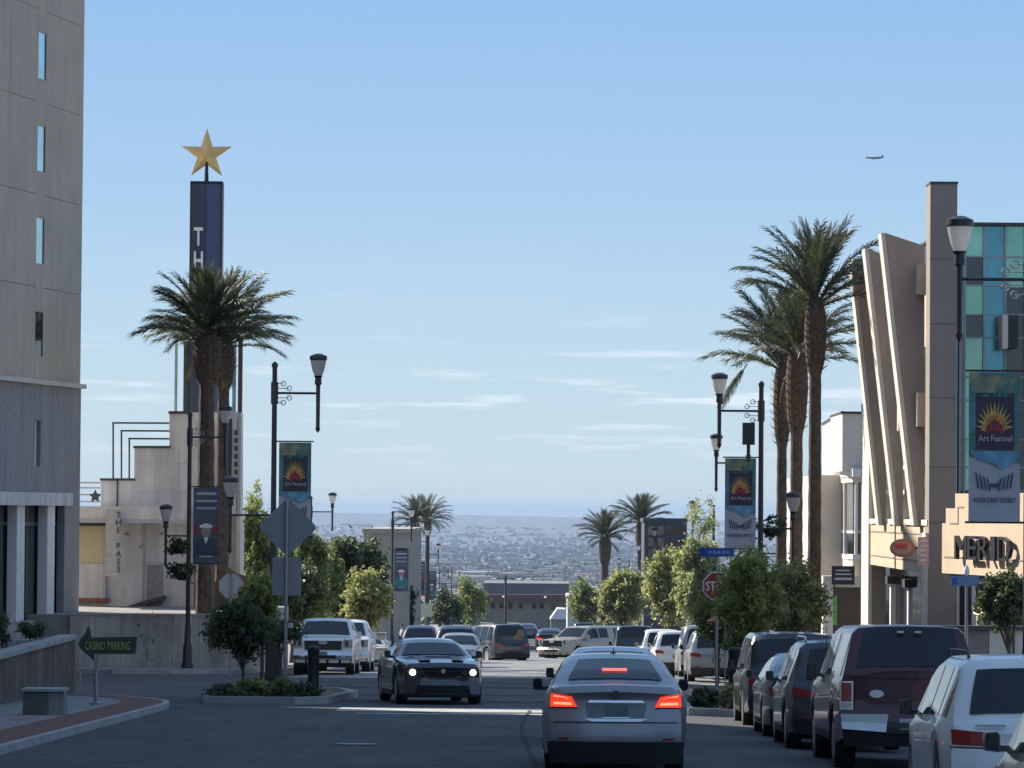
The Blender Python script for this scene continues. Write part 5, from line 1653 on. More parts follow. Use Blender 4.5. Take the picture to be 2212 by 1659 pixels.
# one loose frond hanging left of the right palms
me = frond_mesh(1.7, radians(4), radians(14), 31, M_frond, nl=52)
o = bpy.data.objects.new('palm_frond', me); COL.objects.link(o)
o.matrix_world = Matrix.Translation(P(1614, 786, 141)) @ Matrix.Rotation(pi, 4, 'Z') @ Matrix.Rotation(radians(58), 4, 'Y') @ Matrix.Rotation(radians(78), 4, 'X')
tag(o, 'single broken palm frond hanging down between the right lamp and the palms', 'palm frond')

# ------------------------------------------------------------------ trees and shrubs
M_bark = mat('bark', (0.085, 0.065, 0.05), 0.95, 0.3, 6, 0.6, 30)
LM = {
    'bright': leaf_mat('leaves_bright', (0.10, 0.125, 0.05), (0.42, 0.43, 0.17), .6),
    'mid': leaf_mat('leaves_mid', (0.07, 0.09, 0.038), (0.29, 0.32, 0.13), .45),
    'dark': leaf_mat('leaves_dark', (0.026, 0.042, 0.025), (0.13, 0.155, 0.075), .35),
    'olive': leaf_mat('leaves_olive', (0.10, 0.11, 0.055), (0.42, 0.41, 0.21), .52),
    'pale': leaf_mat('leaves_pale', (0.12, 0.135, 0.08), (0.38, 0.40, 0.24), .5),
}
def tree(x0, y0, x1, y1, d, kind, label, n=3500, size=.10, ybase=None, trunkr=.09, stems=5, seed=1, clumps=22, name='tree', cat='tree', lobes=None, droop=0.0, group=None, hollow=.4):
    """crown fills the sighted box x0..x1, y0..y1 (top..bottom)"""
    r = random.Random(seed)
    xc = (x0 + x1) / 2
    g = GP(xc, d, .05)
    t = thing(name, label, cat, tuple(g), group=group)
    s = F_PX / d
    mb = MB()
    if lobes is None:
        lobes = [(0, 0, 1, 1)]
        if n > 2500:
            lobes = [(0, -.12, .80, .80)]
            for q in range(6):
                a = q * 1.05 + r.random()
                lobes.append((.52 * cos(a), .46 * sin(a) + .04, r.uniform(.48, .68), r.uniform(.44, .62)))
    c0 = P(xc, (y0 + y1) / 2, d)
    hw, hh = (x1 - x0) / 2 / s, (y1 - y0) / 2 / s
    wsum = sum(q[2] * q[3] for q in lobes)
    for (lx, lz, sw, sh) in lobes:
        leaf_cloud(int(n * .8 * sw * sh / wsum), c0 + Vector((lx * hw, r.uniform(-.3, .3), lz * hh)), hw * .86 * sw, hw * .86 * sw, hh * .88 * sh, size, r, clumps=clumps, mb=mb, droop=droop, hollow=hollow)
    if n > 2500:
        # loose sprays that break the outline of the crown
        for q in range(34):
            dv = Vector((r.gauss(0, 1), r.gauss(0, 1), r.gauss(0, .8) + .25)).normalized()
            bend = Vector((r.uniform(-.25, .25), r.uniform(-.25, .25), r.uniform(-.35, .1) - droop * .4))
            m_ = int(n * .0085)
            for i in range(m_):
                f = .45 + .68 * (i / m_)
                w = dv * f + bend * max(0, f - .5) + Vector((r.gauss(0, .06), r.gauss(0, .06), r.gauss(0, .06)))
                w = Vector((c0.x + w.x * hw, c0.y + w.y * hw, c0.z + w.z * hh))
                sz = size * r.uniform(.5, 1.3)
                a_ = Vector((r.uniform(-1, 1), r.uniform(-1, 1), r.uniform(-1, 1) - droop)).normalized()
                b_ = a_.orthogonal().normalized()
                k_ = len(mb.v)
                mb.v += [w - a_ * sz * .8, w + b_ * sz * .42, w + a_ * sz * .8, w - b_ * sz * .42]
                mb.f.append((k_, k_ + 1, k_ + 2, k_ + 3))
    mb.build('crown', LM[kind], t)
    tr = MB()
    fork = g.lerp(Vector((c0.x, c0.y, c0.z - hh)), .75 if c0.z - hh > g.z + .4 else .3)
    fork = Vector((g.x + .05, g.y, max(g.z + .35, min(fork.z, c0.z - hh * .6))))
    tr.path([g - Vector((0, 0, .1)), g.lerp(fork, .5) + Vector((.03, 0, 0)), fork], [trunkr * 1.2, trunkr, trunkr * .85], 8)
    for k in range(stems):
        a = k * 2.4 + r.random(); rr_ = r.uniform(.35, .75)
        e = Vector((c0.x + hw * rr_ * cos(a), c0.y + hw * rr_ * sin(a), c0.z + hh * r.uniform(-.1, .75)))
        m1 = fork.lerp(e, .5) + Vector((r.uniform(-.1, .1) * hw, 0, .15 * hh))
        tr.path([fork, m1, e], [trunkr * .6, trunkr * .38, trunkr * .1], 5)
    tr.build('trunk', M_bark, t)
    return t
# left island: shrubs; young tree with sun and shade painted as two leaf tones
tree(452, 1290, 588, 1432, 90, 'dark', 'dark leafy young tree in the left planting island', n=6500, size=.065, trunkr=.04, seed=3, clumps=26)
tree(516, 1236, 606, 1345, 92.5, 'bright', 'bright green young tree above the dark one, left of the diamond sign post', n=4200, size=.07, trunkr=.04, seed=4, clumps=18)
tree(552, 1330, 650, 1400, 95, 'dark', 'low dark bushy tree behind the diamond sign post', n=2400, size=.06, trunkr=.035, seed=5, clumps=18)
for (a, b, c_, e, d, k, lb, sd) in ((440, 1474, 530, 1527, 86, 'dark', 'dark rounded shrub at the left end of the planting island', 21), (505, 1464, 580, 1512, 88, 'bright', 'light green shrub behind the dark one in the planting island', 22),
                           (570, 1466, 640, 1516, 87.5, 'mid', 'middle shrub at the foot of the diamond sign post', 23), (618, 1474, 694, 1524, 86.3, 'dark', 'dark shrub around the black bollard in the planting island', 24),
                           (1490, 1485, 1560, 1536, 84, 'dark', 'dark shrub in the right planting bed beside the silver car', 25), (1556, 1478, 1612, 1545, 82.5, 'olive', 'sunlit olive shrub at the foot of the right bollard', 26)):
    tree(a, b, c_, e, d, k, lb, n=2600, size=.06, trunkr=.02, seed=sd, name='shrub', cat='shrub', clumps=16, hollow=.15)
for (a, b, c_, e, d, lb, sd) in ((-18, 1325, 32, 1392, 84, 'dark hedge bush at the left edge above the brown ramp wall', 31), (38, 1338, 104, 1378, 86, 'dark hedge bush above the middle of the brown ramp wall', 32)):
    tree(a, b, c_, e, d, 'dark', lb, n=1400, size=.05, trunkr=.02, seed=sd, name='shrub', cat='shrub', clumps=14, hollow=.1)
# left row behind
tree(508, 1075, 604, 1345, 170, 'mid', 'tall feathery tree right of the star tower', n=9000, size=.13, seed=41, clumps=34, trunkr=.12, droop=.6)
tree(524, 1036, 566, 1110, 173, 'pale', 'wispy pale tree top poking up beside the star tower', n=500, size=.10, seed=42, clumps=9, trunkr=.05, hollow=.6)
tree(600, 1128, 712, 1350, 185, 'mid', 'feathery green tree behind the grey diamond sign', n=10000, size=.15, seed=43, clumps=40, trunkr=.12, droop=.6)
tree(682, 1148, 832, 1352, 200, 'dark', 'broad dark tree above the white pickup', n=13000, size=.17, seed=44, clumps=40, trunkr=.2)
tree(560, 1210, 700, 1352, 165, 'dark', 'dark low tree between the diamond sign and the white pickup', n=8000, size=.14, seed=49, clumps=26, trunkr=.12)
tree(738, 1222, 848, 1356, 178, 'olive', 'yellow-green tree right of the white pickups', n=7000, size=.11, seed=45, clumps=26, trunkr=.08)
tree(640, 1180, 740, 1352, 192, 'mid', 'grey-green tree filling the gap behind the square sign plate', n=6000, size=.15, seed=62, clumps=28, trunkr=.12)
tree(850, 1262, 905, 1356, 265, 'dark', 'dark tree beneath the far left portrait banners', n=1800, size=.16, seed=46, clumps=14)
tree(985, 1243, 1048, 1352, 430, 'mid', 'bushy tree at the far left end of the street', n=2400, size=.26, seed=47, clumps=18, trunkr=.2)
tree(932, 1262, 1000, 1356, 360, 'dark', 'dark tree left of the one at the far left street end', n=2000, size=.22, seed=48, clumps=16, trunkr=.2)
# right row
tree(1224, 1248, 1300, 1356, 400, 'mid', 'tree at the far right end of the street, beside the pale block', n=2600, size=.24, seed=51, clumps=20, trunkr=.2)
tree(1292, 1232, 1402, 1352, 290, 'olive', 'bright bushy tree behind the beige pickup', n=8000, size=.18, seed=52, clumps=28, trunkr=.14)
tree(1392, 1185, 1500, 1352, 245, 'olive', 'large olive tree behind the dark and white parked cars', n=9000, size=.16, seed=53, clumps=30, trunkr=.14)
tree(1455, 1150, 1566, 1350, 200, 'pale', 'feathery willow-like tree left of the STOP sign', n=10000, size=.14, seed=54, clumps=34, trunkr=.12, droop=.7)
tree(1476, 1062, 1560, 1165, 204, 'pale', 'thin wispy tree top left of the right-hand festival banner', n=850, size=.11, seed=55, clumps=14, trunkr=.06, hollow=.5)
tree(1550, 1190, 1690, 1400, 95, 'bright', 'sunlit leafy tree growing over the STOP sign', n=13000, size=.07, seed=56, clumps=36, trunkr=.05, hollow=.3)
tree(1622, 1208, 1790, 1400, 106, 'olive', 'olive leafy tree in front of the palm trunks on the right', n=13000, size=.075, seed=57, clumps=36, trunkr=.05, hollow=.3)
tree(1496, 1252, 1600, 1400, 118, 'mid', 'airy grey-green tree just left of and behind the STOP sign', n=4500, size=.08, seed=61, clumps=22, trunkr=.05, hollow=.3)
tree(1560, 1360, 1650, 1420, 95, 'mid', 'low leafy bush below the sunlit tree on the right', n=2200, size=.055, seed=58, clumps=16, trunkr=.03)
tree(2112, 1228, 2235, 1362, 84, 'dark', 'dark green tree in front of the entrance at the right edge', n=8500, size=.065, seed=59, clumps=30, trunkr=.05)

# people on the far left pavement, a few pixels tall
def person(x, ytop, d, h, label, top_m, leg_m, seed):
    g = GP(x, d); g.z = P(x, ytop, d).z - h
    t = thing('person', label, 'person', tuple(g))
    sk = [(0, 0, .95, .15), (0, 0, 1.15, .15), (0, 0, 1.38, .17), (0, 0, 1.50, .07), (0, 0, 1.56, .06), (0, 0, 1.66, .105), (0, 0, 1.73, .085),
          (.19, 0, 1.40, .06), (.25, .02, 1.15, .045), (.24, -.08, .92, .035), (-.19, 0, 1.40, .06), (-.25, .02, 1.15, .045), (-.24, -.06, .92, .035),
          (.10, 0, .90, .10), (.11, -.04, .50, .065), (.12, .02, .08, .045), (.12, -.10, .04, .04), (-.10, 0, .90, .10), (-.11, .08, .50, .065), (-.12, .14, .08, .045), (-.12, .03, .04, .04)]
    ed = [(0, 1), (1, 2), (2, 3), (3, 4), (4, 5), (5, 6), (2, 7), (7, 8), (8, 9), (2, 10), (10, 11), (11, 12), (0, 13), (13, 14), (14, 15), (15, 16), (0, 17), (17, 18), (18, 19), (19, 20)]
    me = bpy.data.meshes.new('body'); k = h / 1.8
    me.from_pydata([(a * k, b * k, c * k) for a, b, c, r_ in sk], ed, [])
    o = bpy.data.objects.new('body', me); COL.objects.link(o)
    md = o.modifiers.new('s', 'SKIN'); o.modifiers.new('d', 'SUBSURF').levels = 1
    for i, (a, b, c, r_) in enumerate(sk):
        me.skin_vertices[0].data[i].radius = (r_ * k, r_ * k * .75)
    me.skin_vertices[0].data[0].use_root = True
    bpy.context.view_layer.update()
    m2 = bpy.data.meshes.new_from_object(o.evaluated_get(bpy.context.evaluated_depsgraph_get()))
    o.modifiers.clear(); o.data = m2; m2.materials.clear()
    m2.materials.append(top_m); m2.materials.append(leg_m); m2.materials.append(M_skin)
    for p in m2.polygons:
        z = p.center.z / k
        p.material_index = 1 if z < .95 else (0 if z < 1.5 else 2)
        p.use_smooth = True
    o.parent = t; o.rotation_euler = (0, 0, seed)
    hb = MB(); hb.lathe([(.02, 0), (.105 * k, .03), (.10 * k, .10), (.03, .15 * k)], Vector((0, .01, 1.66 * k)), 10)
    hb.build('hair', M_blacktrim, t, world=False)
person(765, 1345, 172, 1.72, 'pedestrian in dark clothes on the pavement behind the white pickups', M_blacktrim, M_btext, .4)
person(868, 1348, 235, 1.75, 'pedestrian in a pale shirt on the far left pavement beneath the portrait banners', M_bgrey, M_btext, 2.0)
# ------------------------------------------------------------------ vehicles
def paint(name, col, metal=0.35, rough=0.32, coat=0.5):
    return mat(name, col, rough, 0.05, 1.5, metal=metal, coat=coat)
M_tail = mat('tail_lamp', (0.30, 0.012, 0.012), 0.2, 0.1, 8, spec=.8)
M_tail_on = mat('tail_lamp_lit', (0.6, 0.03, 0.02), 0.3, .1, 8, emit=(1.0, 0.03, 0.015), estr=0.9)
M_tail_hot = mat('brake_filament', (0.9, 0.2, 0.1), 0.3, .1, 8, emit=(1.0, 0.12, 0.05), estr=2.2)
M_head_on = mat('head_lamp_lit', (0.9, 0.88, 0.8), 0.3, 0.05, 8, emit=(1.0, 0.93, 0.78), estr=6.0)
M_head = mat('head_lamp', (0.45, 0.46, 0.47), 0.12, 0.15, 12, metal=.3, spec=.9)
M_amber = mat('amber_lamp', (0.5, 0.16, 0.02), 0.3)
M_plate = mat('number_plate', (0.10, 0.14, 0.15), 0.5, .25, 14)
M_under = mat('underbody', (0.012, 0.012, 0.013), 0.9)
M_rim = mat('wheel_rim', (0.33, 0.34, 0.35), 0.3, 0.1, 6, metal=.8)

def interp(tab, y):
    if y <= tab[0][0]: return tab[0][1]
    for (a, b), (c, d) in zip(tab, tab[1:]):
        if y <= c:
            return b + (d - b) * (y - a) / max(1e-6, c - a)
    return tab[-1][1]

class CarShape:
    def __init__(s, L, W, top, belt, wheels, rw, clear=.22, roofw=.66, cr=.22, cf=.35, rearz=None, frontz=None, arch=.07, tumble=None, taper=(.10, .14)):
        s.L, s.W, s.top, s.belt, s.wheels, s.rw, s.clear, s.cr, s.cf = L, W, top, belt, wheels, rw, clear, cr, cf
        s.H = max(z for _, z in top)
        s.roofw = roofw * W / 2 / .5 * .5
        s.roofhw = roofw * W / 2
        s.rearz = rearz or [(0, .10), (.25, .06), (.45, 0), (.62, .02), (.68, .07), (2, .07)]
        s.frontz = frontz or [(0, .12), (.25, .03), (.45, 0), (.62, .03), (.75, .10), (2, .12)]
        s.archr = rw + arch
        s.taper = taper
    def hw(s, y):
        w = s.W / 2
        a = max(0, 1 - y / .9); b = max(0, 1 - (s.L - y) / 1.1)
        return w * (1 - s.taper[0] * a * a - s.taper[1] * b * b)
    def sec(s, y):
        w = s.hw(y); zt = interp(s.top, y); zb = min(interp(s.belt, y), zt)
        zl = s.clear
        ed = min(y, s.L - y)
        zl += .06 * max(0, 1 - ed / .35)
        for yw in s.wheels:
            dy = abs(y - yw)
            if dy < s.archr: zl = max(zl, s.rw + sqrt(max(0, s.archr ** 2 - dy * dy)))
        zl = min(zl, zb - .12)
        hgt = zb - zl
        g = (zt - zb)
        P_ = [(0, zl), (.90 * w, zl), (.975 * w, zl + .03), (1.0 * w, zl + hgt * .38), (.997 * w, zl + hgt * .66), (.975 * w, zb - .05), (.945 * w, zb)]
        if g > .03:
            full = s.H - interp(s.belt, y)
            ht = max(.01, g)
            rd = min(.09, ht * .5)
            side = lambda h: .945 * w - (.945 * w - s.roofhw) * min(1, h / full)
            P_ += [(side(ht - rd), zb + ht - rd), (side(ht) - .055, zt - .018), ((side(ht) - .055) * .6, zt + .002), (0, zt + .012)]
        else:
            P_ += [(.90 * w, zb + g * .4 + .004), (.80 * w, zt), (.5 * w, zt + .008), (0, zt + .014)]
        return P_
    def warp(s, p):
        x, y, z = p
        w = s.W / 2
        ra = max(0, 1 - y / 1.0); fa = max(0, 1 - (s.L - y) / 1.2)
        k = min(1, abs(x) / w)
        y = y + ra * (s.cr * k ** 3.2 + interp(s.rearz, z)) - fa * (s.cf * k ** 3 + interp(s.frontz, z))
        return Vector((x, y, z))
    def stations(s):
        ys = {0, .03, .08, .15, s.L, s.L - .03, s.L - .08, s.L - .15}
        k = 0.0
        while k < s.L: ys.add(round(k, 3)); k += .14
        for tb in (s.top, s.belt):
            for y, _ in tb: ys.add(round(y, 3))
        for yw in s.wheels:
            for q in range(-8, 9): ys.add(round(yw + s.archr * sin(q / 8 * pi / 2), 3))
        o = sorted(y for y in ys if 0 <= y <= s.L)
        r = [o[0]]
        for y in o[1:]:
            if y - r[-1] > .012: r.append(y)
        return r
    def body(s):
        mb = MB(); ys = s.stations(); n = 11; m = 2 * n - 2
        for y in ys:
            P_ = s.sec(y)
            ring = [(x, z) for x, z in P_] + [(-x, z) for x, z in P_[-2:0:-1]]
            for x, z in ring: mb.v.append(s.warp((x, y, z)))
        for j in range(len(ys) - 1):
            for i in range(m):
                a = j * m + i; b = j * m + (i + 1) % m
                mb.f.append((a, b, b + m, a + m))
        # end caps as rows between left and right, bowed like the ends
        for e, y in ((0, ys[0]), (1, ys[-1])):
            P_ = s.sec(y)
            rows = []
            for i in range(1, n - 1):
                x, z = P_[i]
                row = []
                for c in range(9):
                    t = -1 + 2 * c / 8
                    row.append(len(mb.v)); mb.v.append(s.warp((x * t, y, z + (.0))))
                rows.append(row)
            for r0, r1 in zip(rows, rows[1:]):
                for c in range(8):
                    f = (r0[c], r0[c + 1], r1[c + 1], r1[c])
                    mb.f.append(f if e == 0 else f[::-1])
        return mb
    # patches
    def side_x(s, y, z):
        P_ = s.sec(y)
        pr = P_[1:9]
        for (xa, za), (xb, zb) in zip(pr, pr[1:]):
            if za <= z <= zb + 1e-6: return xa + (xb - xa) * (z - za) / max(1e-6, zb - za)
        return pr[-1][0]
    def side_patch(s, y0, y1, zlo, zhi, sd, off=.006, n=8):
        """zlo, zhi: functions of y"""
        mb = MB()
        k = 0
        for i in range(n + 1):
            y = y0 + (y1 - y0) * i / n
            a, b = zlo(y), zhi(y)
            for j in range(4):
                z = a + (b - a) * j / 3
                mb.v.append(s.warp(((s.side_x(y, z) + off) * sd, y, z)))
        for i in range(n):
            for j in range(3):
                a = i * 4 + j
                f = (a, a + 4, a + 5, a + 1)
                mb.f.append(f if sd > 0 else f[::-1])
        return mb
    def top_patch(s, y0, y1, inset, off=.007, n=10, w0=None, w1=None):
        mb = MB()
        for i in range(n + 1):
            y = y0 + (y1 - y0) * i / n
            P_ = s.sec(y)
            xe = P_[8][0] - inset
            for j in range(9):
                t = -1 + j / 4
                x = xe * t
                ax = abs(x)
                z = P_[9][1] + (P_[10][1] - P_[9][1]) * (1 - ax / max(.01, P_[9][0])) if ax < P_[9][0] else P_[8][1] + (P_[9][1] - P_[8][1]) * (P_[8][0] - ax) / max(.01, P_[8][0] - P_[9][0])
                mb.v.append(s.warp((x, y, z + off * 1.6)))
        sl = (s.sec(y1)[10][1] - s.sec(y0)[10][1])
        for v in mb.v: v.y += (-off if sl > 0 else off)
        for i in range(n):
            for j in range(8):
                a = i * 9 + j
                mb.f.append((a, a + 1, a + 10, a + 9))
        return mb
    def end_patch(s, q, end, off=.012, nx=5, nz=2, skirt=.03):
        """q: four (x, z) corners in order ll, lr, ur, ul; end 0 rear, 1 front"""
        mb = MB()
        y = 0 if end == 0 else s.L
        sg = -1 if end == 0 else 1
        ll, lr, ur, ul = [Vector(p) for p in q]
        idx = []
        for lay in (0, 1):
            for j in range(nz + 1):
                for i in range(nx + 1):
                    u, v = i / nx, j / nz
                    p = (ll * (1 - u) + lr * u) * (1 - v) + (ul * (1 - u) + ur * u) * v
                    w = s.warp((p.x, y, p.y))
                    w.y += sg * (off - lay * skirt)
                    mb.v.append(w)
        N = (nx + 1) * (nz + 1)
        for j in range(nz):
            for i in range(nx):
                a = j * (nx + 1) + i
                f = (a, a + 1, a + nx + 2, a + nx + 1)
                mb.f.append(f if end == 0 else f[::-1])
        bd = [i for i in range(nx + 1)] + [(j + 1) * (nx + 1) - 1 for j in range(1, nz + 1)] + [nz * (nx + 1) + i for i in range(nx - 1, -1, -1)] + [j * (nx + 1) for j in range(nz - 1, 0, -1)]
        for a, b in zip(bd, bd[1:] + bd[:1]):
            f = (a, a + N, b + N, b)
            mb.f.append(f if end == 0 else f[::-1])
        return mb

def sedan(H=1.48, W=1.86, L=5.0, deck=1.12, hood=.98):
    top = [(0, deck - .10), (.08, deck - .015), (.15, deck), (.72, deck + .02), (1.05, deck + .16), (1.52, H - .07), (1.85, H - .012), (2.4, H), (2.75, H - .02), (3.1, H - .10), (3.75, hood + .07), (3.85, hood + .02), (4.6, hood - .14), (L - .12, hood - .24), (L, hood - .34)]
    belt = [(0, deck - .16), (.2, deck - .09), (1.0, deck - .10), (2.5, .98), (3.85, .93), (L - .5, hood - .2), (L, hood - .4)]
    return CarShape(L, W, top, belt, (1.08, L - 1.0), .335, .20, .64, cr=.16, cf=.40, rearz=[(0, .12), (.28, .05), (.5, 0), (.64, .015), (.70, .07), (.95, .09), (1.1, .03), (2, .03)])
def coupe(H=1.42, W=1.92, L=5.0):
    top = [(0, .98), (.08, 1.07), (.15, 1.09), (.6, 1.08), (.95, 1.13), (1.7, H - .05), (2.1, H), (2.5, H - .03), (2.75, H - .10), (3.3, 1.07), (3.4, 1.03), (4.4, .97), (L - .1, .90), (L, .80)]
    belt = [(0, .92), (.3, 1.0), (1.2, 1.02), (2.4, .96), (3.4, .95), (4.5, .90), (L, .76)]
    return CarShape(L, W, top, belt, (1.0, L - .95), .36, .17, .60, cr=.14, cf=.22, frontz=[(0, .10), (.2, .0), (.45, .02), (.6, .05), (.72, .02), (.88, 0), (2, .03)])
def suv(H=1.72, W=1.92, L=4.8, boxy=0.0, hood=1.08, lift=0.0):
    top = [(0, .92), (.05, 1.02), (.12 - .06 * boxy, 1.10), (.42 - .28 * boxy, H - .14), (.55 - .28 * boxy, H - .03), (.9, H), (2.4, H), (2.8, H - .05), (3.1, H - .16), (3.6, hood + .08), (3.7, hood + .02), (L - .4, hood - .08), (L - .08, hood - .2), (L, hood - .3)]
    belt = [(0, .92), (.1, 1.02), (.6, 1.08), (2.5, 1.05), (3.7, 1.0), (L - .3, hood - .14), (L, hood - .36)]
    return CarShape(L, W, top, belt, (.95, L - .92), .37 + lift * .3, .24 + lift, .70 + .1 * boxy, cr=.14 - .05 * boxy, cf=.30 - .1 * boxy, rearz=[(0, .10), (.3, .04), (.5, 0), (.68, .01), (.74, .05), (2, .05)])
def pickup(H=1.93, W=2.02, L=5.9, shell=False, hood=1.30):
    if shell:
        top = [(0, 1.38), (.02, 1.42), (.26, H - .02), (.35, H), (1.9, H), (2.9, H), (3.4, H - .02), (3.7, H - .10), (4.35, hood + .05), (4.45, hood), (L - .3, hood - .10), (L - .05, hood - .2), (L, hood - .3)]
    else:
        top = [(0, 1.30), (.05, 1.34), (1.75, 1.36), (1.80, 1.45), (1.92, H - .05), (2.1, H), (3.4, H), (3.7, H - .09), (4.35, hood + .06), (4.45, hood), (L - .3, hood - .06), (L - .05, hood - .16), (L, hood - .28)]
    belt = [(0, 1.28), (1.8, 1.30), (3.0, 1.26), (4.4, 1.2), (L - .2, hood - .12), (L, hood - .32)]
    return CarShape(L, W, top, belt, (1.15, L - 1.0), .41, .38, .74, cr=.05, cf=.14, rearz=[(0, .1), (.4, -.05), (.62, -.06), (.64, .06), (2, .06)], frontz=[(0, .2), (.4, .02), (.7, -.03), (.76, .05), (1.3, .04), (2, .05)], taper=(.02, .05))

def build_car(label, cat, name, S, m, loc, yaw, kind, ahead=True, rear='plain', front='plain', glass_y=None, group='cars and trucks in the street', chrome=False, roofrail=False, lit=False, mirror_m=None, trim=None, simple=False):
    """loc: centre of the rear bumper on the road; yaw 0 = pointing away down the street"""
    x, y = loc
    g = Vector((x, y, GZ(x, y)))
    t = thing(name, label, cat, tuple(g), yaw, group)
    t.rotation_euler = Matrix.Rotation(-math.atan(SLOPE), 3, 'X').to_4x4().to_3x3().to_quaternion().to_matrix().to_euler() if False else (Matrix.Rotation(-math.atan(SLOPE), 3, 'X') @ Matrix.Rotation(yaw, 3, 'Z')).to_euler()
    B = lambda mb, nm, mm, par=t, sm=True: mb.build(nm, mm, par, smooth=sm, world=False)
    bd = B(S.body(), 'body', m)
    W, L, H = S.W, S.L, S.H
    # glass
    zt = lambda y_: interp(S.top, y_); zb = lambda y_: interp(S.belt, y_)
    ry, wy, sides = glass_y
    B(S.top_patch(ry[0], ry[1], ry[2]), 'rear_window', M_carglass)
    B(S.top_patch(wy[0], wy[1], wy[2]), 'windshield', M_carglass)
    for sd in (-1, 1):
        for (a, b) in sides:
            B(S.side_patch(a, b, lambda q: zb(q) + .03, lambda q: max(zb(q) + .05, min(zt(q), H) - .115), sd), 'side_window', M_carglass)
        # sill strip, door handles and shut lines
        if not simple:
            B(S.side_patch(S.wheels[0] + .5, S.wheels[1] - .5, lambda q: S.clear + .02, lambda q: S.clear + .13, sd, off=.012), 'sill', trim or M_blacktrim)
            for yd in ((sides[0][0] + .1 if len(sides) < 2 else sides[-1][0] + .05), sides[-1][1] - .35):
                B(S.side_patch(yd, yd + .012, lambda q: S.clear + .2, lambda q: zb(q) + .02, sd, off=.003, n=1), 'door_gap', M_under)
                B(S.side_patch(yd + .1, yd + .28, lambda q: zb(q) - .13, lambda q: zb(q) - .10, sd, off=.03, n=2), 'door_handle', M_chrome if chrome else m)
        # mirror
        ym = wy[0] - .25 if wy[0] < wy[1] else wy[1] - .1
        ym = min(wy[0], wy[1]) - .0 + .42
        zz = zb(ym) + .10
        xm = S.side_x(ym, zb(ym)) * 1.0
        mr_ = MB()
        big = kind == 'pickup'
        mw, mh = (.16, .13) if big else (.13, .085)
        prof_ = [(0, -mh), (mw * .9, -mh * .85), (mw, 0), (mw * .92, mh * .9), (mw * .2, mh), (0, mh * .7)]
        mr_.prism([(sd * (xm + .05 + px), ym - .07, zz + .02 + pz) for px, pz in prof_], (0, .14, 0))
        mr_.box(min(sd * (xm - .04), sd * (xm + .07)), max(sd * (xm - .04), sd * (xm + .07)), ym - .03, ym + .05, zz - .06, zz - .01)
        mm_ = mr_.build('mirror', mirror_m or m, t, world=False, fix=True)
        mg = MB(); mg.prism([(sd * (xm + .065 + px * .85), ym - .074, zz + .02 + pz * .8) for px, pz in prof_], (0, .003, 0)); mg.build('mirror_glass', M_carglass, mm_, world=False, fix=True)
    # inner chassis and wheels
    ch = MB(); ch.box(-W * .36, W * .36, .35, L - .35, S.clear - .02, S.clear + .35); ch.build('chassis', M_under, t, world=False)
    for yw in S.wheels:
        for sd in (-1, 1):
            rw = S.rw; tw = .235 if kind != 'pickup' else .28
            xo = W / 2 - .035
            ty = MB(); c = Vector((sd * (xo - tw / 2), yw, rw))
            ty.lathe([(rw * .62, -tw / 2), (rw * .95, -tw / 2), (rw, -tw / 2 + .03), (rw, tw / 2 - .03), (rw * .95, tw / 2), (rw * .62, tw / 2)], c, 22, axis='X')
            w_ = ty.build('wheel', M_rubber, t, smooth=True, world=False)
            rm = MB(); rm.lathe([(.05, sd * tw * .30), (rw * .2, sd * tw * .36), (rw * .60, sd * tw * .40), (rw * .63, sd * tw * .51)], c, 18, axis='X')
            rm.build('rim', M_rim, w_, smooth=True, world=False)
            if not simple:
                for k in range(5):
                    a = k * 2 * pi / 5
                    sp_ = MB(); M_ = Matrix.Translation(c) @ Matrix.Rotation(a, 4, 'X')
                    sp_.box(sd * tw * .40 - .012, sd * tw * .40 + .015, -.03, .03, rw * .15, rw * .60, M_)
                    sp_.build('spoke', M_chrome, w_, world=False)
    if roofrail:
        for sd in (-1, 1):
            rr_ = MB(); xr = S.roofhw - .06
            rr_.path([(sd * xr, .75, H - .01), (sd * xr, .85, H + .05), (sd * xr, 2.5, H + .055), (sd * xr, 2.65, H - .01)], .018, 6)
            rr_.build('roof_rail', M_chrome if chrome else M_blacktrim, t, world=False)
    E = lambda nm, mm, q, end, off=.012, **k: S.end_patch(q, end, off, **k).build(nm, mm, t, smooth=False, world=False)
    def mirrorpair(nm, mm, q, end, off=.012, **k):
        E(nm, mm, q, end, off, **k)
        E(nm, mm, [(-q[1][0], q[1][1]), (-q[0][0], q[0][1]), (-q[3][0], q[3][1]), (-q[2][0], q[2][1])], end, off, **k)
    w = W / 2
    if rear == 'silver':
        m1, m2 = M_tail_on, M_tail_hot
        mirrorpair('tail_lamp', m1, [(.50, .84), (.84, .84), (.83, 1.005), (.57, .965)], 0, .012)
        mirrorpair('brake_light', m2, [(.56, .862), (.80, .868), (.795, .90), (.575, .895)], 0, .018)
        mirrorpair('brake_light', m2, [(.60, .935), (.80, .955), (.795, .985), (.63, .96)], 0, .018)
        mirrorpair('lamp_shadow_gap', M_under, [(.50, .818), (.86, .82), (.86, .832), (.50, .834)], 0, .004)
        E('chrome_strip', M_chrome, [(-.36, .895), (.36, .895), (.34, .925), (-.34, .925)], 0, .022)
        E('plate_recess', mat('recess_silver', (0.20, 0.20, 0.22), .5), [(-.36, .70), (.36, .70), (.40, .885), (-.40, .885)], 0, .004)
        E('number_plate', M_plate, [(-.152, .715), (.152, .715), (.152, .87), (-.152, .87)], 0, .012)
        E('plate_border', M_chrome, [(-.165, .700), (.165, .700), (.165, .712), (-.165, .712)], 0, .016)
        E('lower_chrome', M_chrome, [(-.30, .655), (.30, .655), (.42, .69), (-.42, .69)], 0, .016)
